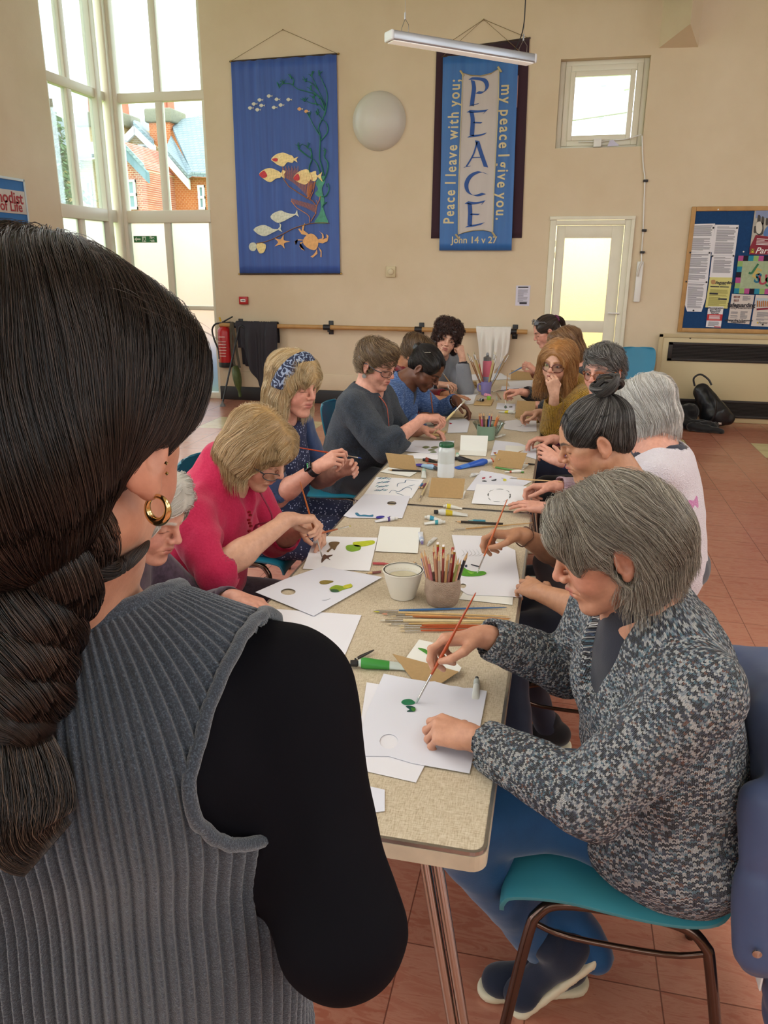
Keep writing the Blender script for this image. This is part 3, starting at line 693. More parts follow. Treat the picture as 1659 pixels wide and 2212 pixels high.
# sea fans
m = MB()
def thin(L, w=.005, f=Z2, d=DB+.004): m.tube([W_(x, y, d) for x, y in f(L)], w, 5)
thin([(1100, 1270), (1100, 1180), (1060, 1130), (980, 1080), (880, 1020), (780, 900)]); thin([(1120, 1250), (1200, 1120), (1215, 990), (1150, 900), (1050, 850), (920, 770), (740, 650), (650, 520), (630, 380)]); thin([(1215, 990), (1260, 900), (1280, 820)]); thin([(1230, 930), (1215, 890)]); thin([(1100, 870), (1160, 740), (1190, 570)])
for k in range(22):
    u = k/21; x0, y0 = 800+u*400, 925+u*230; thin([(x0+10, y0+20-60*math.sin(u*2)), (x0-15, 860+u*110)], .0028)
for k in range(30):
    u = k/29; x0, y0 = 640+u*470, 480+u*400-40*math.sin(u*3.1); thin([(x0, y0), (x0-5+u*40, (300+(k*37 % 110))+(u > .55)*140*(u-.2))], .0028)
for k in range(8):
    u = k/7; thin([(1060+u*20, 850-u*10), (1060+u*140, 560+u*20)], .0028)
m.build('sea_fan', M_copper, bn)
# fish
def fish(L, m_, tail, d=DB+.006):
    o = patch('fish', blob(Z2(L)), d, m_, bn); patch('tail', Z2(tail), d+.001, m_, o); return o
o = fish([(440, 190), (520, 110), (640, 75), (740, 110), (800, 130), (830, 190), (800, 250), (720, 240), (650, 310), (560, 290), (490, 240)], M_gold, [(820, 180), (905, 145), (870, 190), (890, 245), (830, 210)]); patch('face', blob(Z2([(455, 190), (500, 170), (550, 180), (540, 225), (490, 225)])), DB+.009, M_red, o)
o = fish([(235, 450), (310, 370), (420, 340), (520, 370), (600, 420), (600, 500), (520, 520), (430, 580), (340, 545)], M_gold, [(595, 440), (640, 370), (690, 400), (660, 440), (670, 520), (620, 490)]); patch('face', blob(Z2([(235, 450), (310, 385), (350, 420), (370, 480), (300, 510)])), DB+.009, M_red, o)
o = fish([(820, 510), (900, 410), (1040, 360), (1120, 430), (1110, 540), (1020, 620), (900, 580)], M_gold, [(1230, 470), (1310, 405), (1290, 490), (1320, 580), (1250, 510)]); patch('face', blob(Z2([(822, 510), (880, 440), (915, 460), (920, 540), (860, 555)])), DB+.009, M_red, o); patch('fin', blob(Z2([(1110, 430), (1200, 390), (1210, 450), (1240, 480), (1190, 560), (1120, 540)])), DB+.004, M_gold, o)
fish([(430, 1170), (480, 1110), (600, 1065), (680, 1095), (780, 1120), (860, 1130), (760, 1190), (620, 1260), (540, 1270), (460, 1220)], M_silver, [(850, 1120), (885, 1050), (890, 1115), (915, 1175), (860, 1140)])
fish([(140, 1390), (200, 1340), (310, 1310), (400, 1340), (480, 1380), (570, 1385), (470, 1440), (340, 1500), (240, 1480), (170, 1430)], M_silver, [(560, 1370), (590, 1340), (580, 1275), (612, 1310), (600, 1380), (630, 1430), (570, 1400)])
for (x, y) in [(190, 712), (345, 778), (580, 783), (425, 892), (290, 940), (800, 970), (935, 1018), (40, 900), (5, 790), (-110, 870), (-185, 950), (-40, 985)]:
    o = patch('small_fish', blob(Z3([(x-42, y+2), (x, y-36), (x+42, y), (x, y+38)]), 3), DB, M_silver if x < 750 else M_peach, bn); patch('tail', Z3([(x+38, y), (x+78, y-18), (x+64, y+6), (x+76, y+26)]), DB, M_silver, o)
# sea bed, crab, starfish, shells
m = MB(); P = spline([W_(x, y, DB) for x, y in Z2([(1430, 1280), (1300, 1275), (1100, 1290), (850, 1360), (650, 1460), (480, 1545), (330, 1600), (190, 1625)])], 6); m.tube(P, .012, 6, sq=.4); m.build('sea_bed', M_peach, bn)
cr = patch('crab', blob(Z2([(980, 1600), (1040, 1490), (1140, 1460), (1230, 1540), (1240, 1660), (1180, 1740), (1060, 1700)])), DB+.006, M_peach, bn)
for L in ([(1060, 1490), (960, 1470), (900, 1380), (930, 1370), (960, 1420), (975, 1330), (1020, 1270), (990, 1400), (1070, 1460)], [(1230, 1560), (1310, 1540), (1310, 1470), (1260, 1415), (1330, 1470), (1340, 1530), (1320, 1560), (1390, 1530), (1380, 1465), (1420, 1500), (1400, 1590), (1320, 1625), (1240, 1610)], [(985, 1560), (900, 1555), (845, 1590), (860, 1655), (840, 1590), (880, 1575), (985, 1575)], [(985, 1600), (930, 1610), (925, 1680), (1015, 1750), (960, 1730), (925, 1660)], [(1220, 1720), (1230, 1800), (1150, 1870), (1110, 1850), (1160, 1820), (1200, 1770)], [(1240, 1680), (1300, 1750), (1300, 1860), (1280, 1860), (1285, 1780)]):
    patch('claw', Z2(L), DB+.004, M_peach, cr)
st = []
for k in range(10):
    a = -math.pi/2+.25+k*math.pi/5; rr = 130 if k % 2 == 0 else 48; st.append((615+rr*math.cos(a)*1.15, 1600+rr*math.sin(a)*.95))
patch('starfish', blob(Z2(st), 3), DB+.004, M_peach, bn)
patch('shell', blob(Z2([(60, 1680), (90, 1620), (160, 1615), (195, 1680), (160, 1750), (90, 1745)])), DB+.004, M_silver, bn); patch('shell', blob(Z2([(190, 1680), (210, 1620), (290, 1620), (350, 1660), (320, 1770), (240, 1790)])), DB+.006, M_gold, bn)
# --- peace banner on a burgundy banner
M_burg = cloth_mat('burgundy velvet', '#2b0b1d', '#360f25', .8, 8, .4)
bb = empty('burgundy_banner', W_(1030, 514), 'plain dark burgundy banner hanging behind the blue lettered one', 'banner')
hanging('cloth', [(943, 108), (1144, 82), (1127, 514), (931, 515)], .012, M_burg, bb, .002, 9); MB().tube([W_(941, 110, .012), W_(1146, 82, .012)], .008).build('dowel', M_doweld, bb)
MB().tube([W_(946, 108, .012), W_(1045, 42, .01), W_(1143, 83, .012)], .0025, 5).build('hanging_cord', M_string, bb)
M_sky = cloth_mat('mid blue satin', '#2b64a8', '#2f6fb6', .4); M_satin = cloth_mat('grey satin', '#bdb2ac', '#c9bfb8', .3, 6); M_letter = mat('blue letters', '#23509a', .6); M_gilt = mat('gilt letters', '#c3b489', .4, .3)
pb = empty('peace_banner', W_(1030, 541), 'mid blue banner lettered PEACE on a grey satin panel', 'banner')
hanging('cloth', [(957, 122), (1120, 118), (1105, 541), (949, 541)], .036, M_sky, pb, .005, 12)
m = MB(); m.tube([W_(954, 122, .036), W_(1124, 118, .036)], .008); m.build('dowel', M_doweld, pb)
m = MB().tube([W_(954, 124, .036), W_(1045, 42, .015), W_(1124, 112, .036)], .0025, 5); m.tube([W_(1045, 42, 0), W_(1045, 42, .03)], .008, 6); m.build('hanging_cord', M_string, pb)
f3 = 440/1622; Q = lambda L: [(800+x*f3, y*f3) for x, y in L]
pan = [(735, 580), (800, 600), (880, 605), (960, 585), (1025, 545), (1022, 760), (1005, 1100), (985, 1500), (975, 1850), (900, 1832), (820, 1835), (750, 1850), (700, 1868), (700, 1600), (712, 1200), (728, 800)]
pn = patch('satin_panel', Q(pan), .05, M_satin, pb, .006)
m = MB(); P = [W_(x, y, .056) for x, y in Q(pan)]; m.tube(P, .005, 5, closed=True)
for q in ((730, 578), (1030, 548), (692, 1880), (982, 1862)): m.tube([W_(*Q([q])[0], .056)+A(-.02, 0, .02), W_(*Q([q])[0], .056)+A(.02, 0, -.03)], .011, 6)
m.build('gilt_edging', M_gilt, pn)
def nib(mb, path, w=34, ang=-.6, d=.056):
    n = (w*math.cos(ang)/2, w*math.sin(ang)/2); path = [tuple(p[:2]) for p in spline([(x, y, 0) for x, y in path], 6)] if len(path) > 2 else path
    for (x0, y0), (x1, y1) in zip(path[:-1], path[1:]):
        q = Q([(x0-n[0], y0-n[1]), (x0+n[0], y0+n[1]), (x1+n[0], y1+n[1]), (x1-n[0], y1-n[1])]); mb.poly([W_(x, y, d) for x, y in q], (0, 1, 0), .003)
def letter(paths, nm):
    mb = MB()
    for p in paths: nib(mb, *p)
    mb.build(nm, M_letter, pn)
letter([([(815, 640), (825, 700), (815, 780), (808, 840)], 33, .3), ([(795, 625), (850, 625), (910, 640), (930, 690), (900, 735), (850, 735)],), ([(790, 842), (860, 825)], 14)], 'letter_p')
letter([([(805, 890), (815, 960), (808, 1080)], 35, .3), ([(780, 885), (850, 888), (925, 880)],), ([(820, 975), (885, 978)], 18), ([(785, 1085), (850, 1080), (915, 1065)],), ([(925, 880), (900, 905)], 10)], 'letter_e')
letter([([(850, 1120), (875, 1200), (920, 1330)], 36, .2), ([(850, 1130), (820, 1230), (765, 1325)], 12, .2), ([(810, 1255), (885, 1252)], 14), ([(745, 1332), (795, 1322)], 10)], 'letter_a')
letter([([(925, 1385), (870, 1368), (800, 1400), (765, 1465), (780, 1530), (835, 1558), (905, 1540)], 33, .3)], 'letter_c')
letter([([(790, 1620), (795, 1700), (790, 1795)], 35, .3), ([(765, 1612), (830, 1618), (905, 1605)],), ([(800, 1705), (865, 1708)], 18), ([(768, 1802), (830, 1795), (895, 1780)],), ([(905, 1605), (885, 1630)], 10)], 'letter_e')
UPD = nrm(W_(985, 180)-W_(967, 490)); 
def vtext(s, p0, p1, up, size):
    """a line of gilt writing, one part per word, stretched to run from p0 to p1"""
    a, b = W_(*p0, .046), W_(*p1, .046); xd = nrm(b-a); yd = nrm(np.cross(A(0, -1, 0), xd)); L = np.linalg.norm(b-a)
    ws = [text(w, size, a, xd, yd, M_gilt, None, 'word', .0015, 'LEFT', .003, sp=1.25) for w in s.split()]; ln = []
    for o in ws: co = np.empty(len(o.data.vertices)*3); o.data.vertices.foreach_get('co', co); ln.append((co.reshape(-1, 3)@xd).max())
    f = min(1, .84*L/sum(ln)); ln = [l*f for l in ln]; gap = (L-sum(ln))/(len(ws)-1); x = 0
    for o, l in zip(ws, ln):
        co = np.empty(len(o.data.vertices)*3); o.data.vertices.foreach_get('co', co); co = co.reshape(-1, 3); co += np.outer(co@xd*(f-1), xd); o.data.vertices.foreach_set('co', co.ravel()); o.data.update(); o.location = a+xd*x; attach(o, pb); x += l+gap
vtext('Peace I leave with you;', (970, 484), (984, 172), 1, .165); vtext('my peace I give you.', (1094, 182), (1081, 475), 1, .165)
wtext('John 14 v 27', 1024, 519, .10, M_gilt, pb, .046, bold=.001)
for L in ([(957, 205), (955, 235), (959, 236), (960, 206)], [(1120, 163), (1117, 232), (1112, 232), (1113, 163)]): patch('paper_edge', L, .03, mat('pink paper edge', '#d8a9a0', .8), bb)
# --- round wall lamp
c = W_(819, 262); m = MB(); m.lathe([(.30, 0), (.29, .03), (.275, .06), (.235, .105), (.16, .145), (.08, .163), (0, .168)], 40, (c[0], WY-.005, c[2]), R=[[1, 0, 0], [0, 0, -1], [0, 1, 0]])
tl = tag(m.build('wall_lamp', mat('opal lamp glass', '#d8d3c8', .35)), 'round white dome lamp between the two hanging banners', 'lamp')
# --- long pendant lamp
pa, pbb = atd(841, 76, 5.0), atd(1148, 131, 5.55)
pl = empty('pendant_lamp', lerp(pa, pbb, .5), 'long silver linear pendant lamp hanging in front of the banners', 'lamp')
ax = pbb-pa; ax[2] = 0; Ld = np.linalg.norm(ax); ax = nrm(ax); sd = np.cross(A(0, 0, 1), ax); zc = (pa[2]+pbb[2])/2
Rl = np.stack([ax, sd, A(0, 0, 1)], 1); cen = A((pa[0]+pbb[0])/2, (pa[1]+pbb[1])/2, zc)
MB().rbox((-Ld/2, -.05, -.028), (Ld/2, .05, .03), .01, R=Rl, c=cen).build('body', mat('brushed aluminium', '#b9bec6', .35, .6), pl)
MB().rbox((-Ld/2+.01, -.042, -.034), (Ld/2-.01, .042, -.026), .004, R=Rl, c=cen).build('diffuser', emat('lamp diffuser', '#f4efe6', .25), pl)
for s in (-1, 1): MB().rbox((s*Ld/2-.012, -.052, -.03), (s*Ld/2+.012, .052, .032), .01, R=Rl, c=cen).build('end_cap', mat('white end cap', '#e4e6ea', .4), pl)
for s in (-.40, .43):
    m = MB(); b = cen+ax*Ld*s; 
    for q in (-1, 1): m.tube([b+sd*.045*q+A(0, 0, .03), b+sd*.045*q+A(0, 0, .07), b+A(0, 0, .115)], .0022, 5)
    m.tube([b+A(0, 0, .11), b+A(0, 0, .15)], .006, 6); m.tube([b+A(0, 0, .14), A(b[0], b[1], CZ)], .0016, 5)
    m.build('suspension_wire', M_steel, pl)
b = cen+ax*Ld*.36; m = MB().tube(spline([b+A(0, 0, .03), b+A(0, 0, .08)+ax*.03, cen+ax*Ld*.425+A(0, 0, .2), cen+ax*Ld*.43+A(0, 0, .5), A(*(cen+ax*Ld*.435)[:2], CZ)], 5), .004, 6); m.build('cable', M_black, pl)
# --- barre rail with brackets
ra, rb = W_(478, 702, .12), W_(1139, 718, .12); zr = .93; ra = A(-4.08, WY-.12, zr); rb = A(-.37, WY-.12, zr)
rl = empty('barre_rail', (ra+rb)/2, 'long pale wooden handrail along the far wall', 'handrail'); MB().tube([ra, rb], .026, 12).build('rail', M_wood, rl)
for px in (503, 699, 896, 1100):
    q = ony(px, 712, WY-.12); m = MB(); x = q[0]; m.rbox((x+.03, WY-.012, .84), (x+.09, WY, 1.0), .005); m.rbox((x+.045, WY-.12, .875), (x+.075, WY-.01, .905), .005); m.tube([(x+.0, WY-.12, zr), (x+.085, WY-.12, zr)], .033, 12)
    m.build('bracket', M_black, rl)
def drape(name, label, cat, x0, x1, drop, zt, seed, m, yb=.05, parent=None, amp=.02, skew=0.0):
    """cloth folded over the rail: front and back falls with folds; drop(u) length in front"""
    V = []; nx, nj = 60, 40; r = np.random.default_rng(seed); ph = r.uniform(0, 6.3, 5)
    for i in range(nx+1):
        u = i/nx; x = x0+(x1-x0)*u
        fold = sum(math.sin(2*math.pi*u*f+ph[k])*a for k, (f, a) in enumerate(((2.1, 1), (4.3, .6), (7.7, .3))))
        Ld_, Lb = drop(u), drop(1-u)*.6+.05; tot = Ld_+Lb+.1
        for j in range(nj+1):
            s = j/nj*tot
            if s < Lb: y, z = WY-.12+.035, zt-(Lb-s)
            elif s < Lb+.1: a = (s-Lb)/.1*math.pi; y, z = WY-.12+.035*math.cos(a), zt+.035*math.sin(a)
            else: y, z = WY-.12-.035, zt-(s-Lb-.1)
            g = min(1, abs(z-zt)/.15)
            V.append(A(x+skew*(zt-z)*(.5-u)+.01*fold*g, y+(fold*amp*g-(.02*g if y < WY-.12 else -.0)), z))
    F = [(i*(nj+1)+j, (i+1)*(nj+1)+j, (i+1)*(nj+1)+j+1, i*(nj+1)+j+1) for i in range(nx) for j in range(nj)]
    o = MB().add(V, F, True).build(name, m, parent); sm = o.modifiers.new('thickness', 'SOLIDIFY'); sm.thickness = .008; sm.offset = 0
    return tag(o, label, cat) if label else o
M_jacket = mat('charcoal jacket cloth', '#26232b', .75, noise=.15, nscale=10)
drape('jacket', 'charcoal jacket slung over the left end of the handrail', 'jacket', -3.86, -3.33, lambda u: .28+.5*max(0, min(1, (u-.15)/.4))-.25*max(0, u-.8), .945, 3, M_jacket, skew=.1)
drape('white_towel', 'white cloth draped over the right end of the handrail', 'towel', W_(1032, 700)[0], W_(1106, 700)[0], lambda u: .62*(1-abs(u-.42)*1.1)+.02, .945, 8, mat('white cotton', '#e9e5dc', .9, bump=.2), skew=.25, amp=.028)
# strap with folded green umbrella bag, walking stick
m = MB(); xs = W_(508, 700)[0]
for dx in (-.02, .05): m.tube(spline([(xs+.02, WY-.12, .965), (xs+.02+dx*.3, WY-.165, .93), (xs+dx+.02, WY-.15, .6), (xs+.05+dx*.8, WY-.14, .42)], 5), .016, 6, sq=.25)
ub = empty('folding_umbrella', (xs, WY-.15, .1), 'green bag hanging by a long strap from the handrail', 'bag'); m.build('strap', mat('olive strap', '#4d473a', .8), ub)
m = MB(); top = W_(508, 790, .15); bot = W_(519, 857, .15)
m.tube(spline([top, lerp(top, bot, .2), lerp(top, bot, .55), lerp(top, bot, .8), bot], 4), [.03+.04*math.sin(math.pi*min(1, (i+1)/13))*1.3 for i in range(17)], 10, sq=.6); m.build('pouch', mat('green nylon', '#4d5a2f', .45, noise=.25, nscale=25, bump=.3, bscale=30), ub)
m = MB(); ft = onz(481, 874, .02); tp = A(W_(513, 735, .16)); m.tube([ft+A(0, 0, .02), tp+A(.02, 0, .12)], .011, 8)
ws = empty('walking_stick', (ft[0], ft[1], 0), 'black walking stick leaning on the handrail beside the red extinguisher', 'walking stick'); m.build('shaft', M_black, ws)
MB().lathe([(.0, 0), (.035, 0), (.03, .02), (.014, .04), (.012, .06)], 12, (ft[0], ft[1], 0)).build('rubber_foot', mat('grey rubber', '#6a6a6c', .5), ws)
MB().tube(spline([tp+A(.02, 0, .11), tp+A(.03, 0, .15), tp+A(.06, 0, .17), tp+A(.1, 0, .15)], 4), .013, 8).build('handle', M_black, ws)
# extinguisher
fe = empty('fire_extinguisher', (W_(487, 760)[0], WY-.1, .42), 'red fire extinguisher hung on the wall by the tall window', 'fire extinguisher'); cx = W_(487, 760, .1)[0]; M_fr = mat('red enamel', '#b3181d', .3)
MB().lathe([(0, .46), (.082, .46), (.085, .48), (.085, .84), (.078, .875), (.05, .905), (.025, .92), (.02, .94), (0, .94)], 24, (cx, WY-.1, 0)).build('cylinder', M_fr, fe)
MB().lathe([(.0, .42), (.083, .42), (.088, .43), (.088, .48), (.0, .48)], 24, (cx, WY-.1, 0)).build('base_ring', M_black, fe)
m = MB(); m.lathe([(.0, .93), (.022, .93), (.022, .97), (0, .975)], 12, (cx, WY-.1, 0)); m.tube([(cx, WY-.1, .97), (cx+.13, WY-.13, 1.03)], .009); m.tube([(cx, WY-.1, .955), (cx+.1, WY-.13, .965), (cx+.13, WY-.12, .93)], .008); m.build('valve', M_black, fe)
MB().tube(spline([(cx, WY-.12, .95), (cx-.09, WY-.14, .94), (cx-.14, WY-.14, .87), (cx-.12, WY-.14, .75), (cx-.07, WY-.15, .63), (cx-.06, WY-.16, .52)], 6), .011).build('hose', M_black, fe)
m = MB(); m.tube([(cx-.03, WY-.12, .97), (cx-.04, WY-.13, 1.02)], .012); m.build('safety_pin', mat('yellow plastic', '#e0b53a', .4), fe)
lb = MB()
for k, (z, wd_) in enumerate(((.79, .05), (.735, .06), (.70, .06), (.665, .06), (.63, .06), (.595, .05), (.56, .05))): lb.box((cx-wd_*.8, WY-.1875, z-.006), (cx+wd_*.8, WY-.186+.012, z+.006))
lb.build('label', mat('extinguisher print', '#d8a9a4', .5), fe)
# call point, sensor, sheet of paper
fc = empty('fire_call_point', W_(528, 656), 'small red fire call point on the far wall beside the window', 'alarm'); p = W_(528, 649); MB().rbox((p[0]-.055, WY-.045, p[2]-.045), (p[0]+.055, WY, p[2]+.045), .006).build('box', M_fr, fc); MB().rbox((p[0]-.032, WY-.048, p[2]-.016), (p[0]+.032, WY-.044, p[2]+.016), .002).build('label', M_white, fc)
MB().box((p[0]-.02, WY-.0495, p[2]-.004), (p[0]+.022, WY-.0482, p[2]+.004)).build('print', M_black, fc)
ts = empty('thermostat', W_(845, 599), 'small square cream control under the round wall lamp', 'thermostat'); p = W_(845, 587); MB().rbox((p[0]-.055, WY-.03, p[2]-.06), (p[0]+.055, WY, p[2]+.06), .006).build('box', mat('old cream plastic', '#d6c6a0', .5), ts); MB().lathe([(.034, 0), (.034, .02), (.028, .026), (0, .026)], 20, (p[0]+.005, WY-.03, p[2]), R=[[1, 0, 0], [0, 0, -1], [0, 1, 0]]).build('dial', mat('old cream dial', '#dccdab', .5), ts)
M_paper = mat('white paper', '#e9e6ea', .8); M_ink = mat('grey print', '#8f8b90', .9); M_ink2 = mat('dark print', '#3b3a40', .9)
def sheet(name, label, cat, c4, d, m, parent=None, th=.0015):
    pts = [W_(*p, d) for p in c4]; o = MB().poly(pts, (0, 1, 0), th).build(name, m, parent)
    if label: tag(o, label, cat)
    return o
def lines(parent, c4, d, rows, m=None, name='print', fill=.55, margin=.1, seed=0, y0=.06, y1=.95):
    """lines of small print as thin raised bars"""
    tl, tr, br, bl = [W_(*p, d+.001) for p in c4]; mb = MB(); r = random.Random(seed)
    for k in range(rows):
        v = y0+(y1-y0)*k/rows; v2 = v+(y1-y0)/rows*fill; u1 = 1-margin-r.choice((0, 0, .02, .05, .3))
        if r.random() < .08: continue
        q = lambda u, v: (tl*(1-u)+tr*u)*(1-v)+(bl*(1-u)+br*u)*v
        mb.poly([q(margin, v), q(u1, v), q(u1, v2), q(margin, v2)], (0, 1, 0), .0008)
    return mb.build(name, m or M_ink, parent)
c4 = [(1115, 617), (1146, 617), (1143, 661), (1113, 660)]; o = sheet('paper_notice', 'single white notice taped to the wall left of the frosted door', 'notice', c4, .004, mat('lilac white paper', '#dcd9e8', .8)); lines(o, c4, .005, 16, fill=.4, seed=2, margin=.15, y0=.2, y1=.85); lines(o, [(1118, 619), (1144, 619), (1144, 622), (1118, 622)], .005, 1, M_ink2, 'heading', 1, .05)
patch('logo', [(1122, 653), (1138, 653), (1138, 657), (1122, 657)], .007, M_ink2, o, .001)
# pull cord switch for the window
pc = empty('window_pole_holder', W_(1380, 650), 'white wall fitting with a long cable clipped up to the high window', 'cable'); P = spline([W_(1387, 293, .012), W_(1388, 330, .012), W_(1390, 362, .012), W_(1393, 388, .012), W_(1391, 440, .012), W_(1389, 500, .012), W_(1386, 545, .012), W_(1386, 566, .02)], 5)
MB().tube(P, .007, 6).build('cable', M_white, pc)
for q in ((1393, 391), (1390, 498), (1386, 545)):
    p = W_(*q); MB().rbox((p[0]-.018, WY-.03, p[2]-.012), (p[0]+.03, WY, p[2]+.012), .004).build('clip', M_black, pc)
p, q = W_(1378, 652), W_(1386, 565); MB().rbox((q[0]-.045, WY-.035, p[2]), (q[0]+.02, WY, q[2]), .006).build('trunking', M_white, pc); MB().tube(spline([W_(1387, 566, .05), W_(1382, 575, .05), W_(1378, 590, .05), W_(1376, 597, .05)], 4), .012, 8).build('crank_handle', mat('off white plastic', '#d9d3c8', .4), pc)
# ---------------------------------------------------------------- notice board
nbx0, nbx1, nbz0, nbz1 = 1.235, 3.2, .96, 2.232
nb = empty('notice_board', ((nbx0+nbx1)/2, WY, nbz0), 'large blue felt notice board in an oak frame on the far wall', 'notice board')
m = MB(); t_ = .045
for lo, hi in (((nbx0, nbz0), (nbx0+t_, nbz1)), ((nbx1-t_, nbz0), (nbx1, nbz1)), ((nbx0+t_, nbz0), (nbx1-t_, nbz0+t_)), ((nbx0+t_, nbz1-t_), (nbx1-t_, nbz1))): m.rbox((lo[0], WY-.03, lo[1]), (hi[0], WY, hi[1]), .005)
m.build('frame', M_wood, nb); MB().box((nbx0+.02, WY-.018, nbz0+.02), (nbx1-.02, WY-.002, nbz1-.02)).build('felt', mat('blue felt', '#15406f', .95, noise=.12, nscale=60, bump=.3), nb)
z5 = 259/1659; N5 = lambda L: [(1400+x*z5, 420+y*z5) for x, y in L]
dN = .022
def pin(parent, pts):
    m = MB()
    for q in N5(pts): m.lathe([(.0, 0), (.009, 0), (.009, .008), (0, .01)], 8, W_(*q, dN+.006), R=[[1, 0, 0], [0, 0, -1], [0, 1, 0]])
    m.build('pin', M_black, parent)
c = N5([(608, 410), (928, 403), (885, 800), (563, 795)]); o = sheet('notice_sheet', 'topmost white sheet of small print at the left of the notice board', 'notice', c, dN+.004, M_paper); lines(o, c, dN+.005, 26, seed=1); pin(o, [(903, 462), (582, 805), (848, 808)])
c = N5([(563, 800), (870, 800), (825, 1220), (510, 1205)]); o = sheet('notice_sheet', 'middle white sheet of small print in the left column of the notice board', 'notice', c, dN+.003, M_paper); lines(o, c, dN+.004, 28, seed=3); pin(o, [(527, 1206), (807, 1213)])
c = N5([(512, 1208), (825, 1222), (795, 1450), (738, 1625), (540, 1620), (492, 1475)]); o = sheet('notice_sheet', 'white sheet of small print tapering at the bottom of the left column', 'notice', c, dN+.002, M_paper); lines(o, N5([(512, 1208), (825, 1222), (775, 1600), (500, 1595)]), dN+.003, 26, seed=4, margin=.14); pin(o, [(627, 1605)])
c = N5([(930, 418), (1256, 422), (1200, 850), (875, 848)]); o = sheet('notice_sheet', 'top white sheet of small print in the second column of the notice board', 'notice', c, dN+.004, M_paper); lines(o, c, dN+.005, 26, seed=5); pin(o, [(1229, 465), (890, 853), (1180, 850)])
c = N5([(885, 850), (1195, 852), (1165, 1150), (850, 1145)]); o = sheet('notice_sheet', 'white sheet of small print directly above the yellow safeguarding notice', 'notice', c, dN+.003, M_paper); lines(o, c, dN+.004, 18, seed=6, y1=.8)
M_yel = mat('yellow paper', '#d9d284', .8); c = N5([(855, 1145), (1168, 1150), (1098, 1580), (788, 1562)]); o = sheet('safeguarding_notice', 'yellow safeguarding contact notice pinned to the blue board', 'notice', c, dN+.006, M_yel); lines(o, c, dN+.007, 20, mat('olive print', '#a39c5a', .9), seed=7, y0=.4)
wtext('Safeguarding', *N5([(1035, 1222)])[0], .042, M_ink2, o, dN+.008, bold=.0012); wtext('Contacts', *N5([(1030, 1248)])[0], .02, M_ink2, o, dN+.008)
for L in ([(862, 1265), (985, 1270), (984, 1284), (861, 1280)], [(993, 1270), (1118, 1275), (1117, 1288), (993, 1284)], [(850, 1358), (968, 1364), (966, 1386), (848, 1380)], [(972, 1435), (1090, 1440), (1088, 1462), (970, 1456)]): patch('bar', N5(L), dN+.009, M_ink2, o, .001)
patch('emblem', blob(N5([(875, 1190), (925, 1185), (930, 1235), (880, 1240)])), dN+.009, mat('tan print', '#b98f62', .9), o, .001)
c = N5([(833, 1550), (1046, 1552), (1005, 1845), (798, 1835)]); o = sheet('response_card', 'small white card with a red band below the yellow notice', 'notice', c, dN+.009, M_paper); patch('red_band', N5([(822, 1655), (1034, 1660), (1018, 1748), (808, 1742)]), dN+.0105, mat('red print', '#c2373a', .8), o, .001)
for k, s_ in enumerate(('Discrimination', 'and Abuse', 'Response', 'Service')): wtext(s_, *N5([(933-k*3, 1572+k*24)])[0], .026, M_ink2, o, dN+.011, bold=.0005)
lines(o, N5([(830, 1670), (1020, 1675), (1010, 1738), (818, 1735)]), dN+.011, 4, M_paper, seed=8); lines(o, N5([(820, 1755), (1005, 1760), (995, 1830), (805, 1825)]), dN+.010, 6, seed=9); patch('corner_logo', N5([(915, 1825), (1005, 1830), (1002, 1843), (912, 1838)]), dN+.0115, mat('red print', '#c2373a', .8), o, .001)
M_pinkp = mat('warm white paper', '#d9cec6', .8)
c = N5([(1162, 1375), (1472, 1392), (1400, 1795), (1100, 1775)]); o = sheet('policy_notice', 'white Safeguarding Policy Statement notice under the patchwork', 'notice', c, dN+.004, M_pinkp); wtext('Safeguarding', *N5([(1290, 1532)])[0], .055, M_ink2, o, dN+.007, bold=.0018); wtext('Policy Statement', *N5([(1280, 1568)])[0], .036, M_ink2, o, dN+.007, shear=.2)
lines(o, N5([(1140, 1600), (1260, 1605), (1245, 1725), (1120, 1720)]), dN+.006, 9, seed=10); lines(o, N5([(1270, 1605), (1400, 1612), (1375, 1730), (1255, 1725)]), dN+.006, 9, seed=11); wtext("Safeguarding is Everyone's", *N5([(1258, 1742)])[0], .026, M_ink2, o, dN+.007, bold=.0008); wtext('Responsibility', *N5([(1250, 1765)])[0], .026, M_ink2, o, dN+.007, bold=.0008)
mb = MB(); r = random.Random(1)
for k in range(9): x, y = 1190+(k % 5)*18, 1400+(k//5)*50; mb.poly([W_(*q, dN+.008) for q in N5([(x, y), (x+9, y+2), (x+5, y+34), (x-4, y+32)])], (0, 1, 0), .001)
mb.build('figure_logo', mat('brown print', '#7c4a44', .9), o); lines(o, N5([(1300, 1400), (1440, 1405), (1425, 1480), (1290, 1475)]), dN+.006, 6, seed=12)
c = N5([(1490, 1390), (1800, 1402), (1740, 1835), (1424, 1820)]); o = sheet('partner_notice', 'white poster with a photo strip at the lower right of the board', 'notice', c, dN+.004, M_pinkp); patch('photo', N5([(1500, 1430), (1690, 1440), (1680, 1565), (1490, 1555)]), dN+.006, mat('poster sky', '#b9c6cf', .8), o, .001)
mb = MB()
for k in range(7): x = 1505+k*27; mb.poly([W_(*q, dN+.0075) for q in N5([(x, 1470+(k % 3)*8), (x+18, 1470), (x+17, 1555), (x-3, 1553)])], (0, 1, 0), .001)
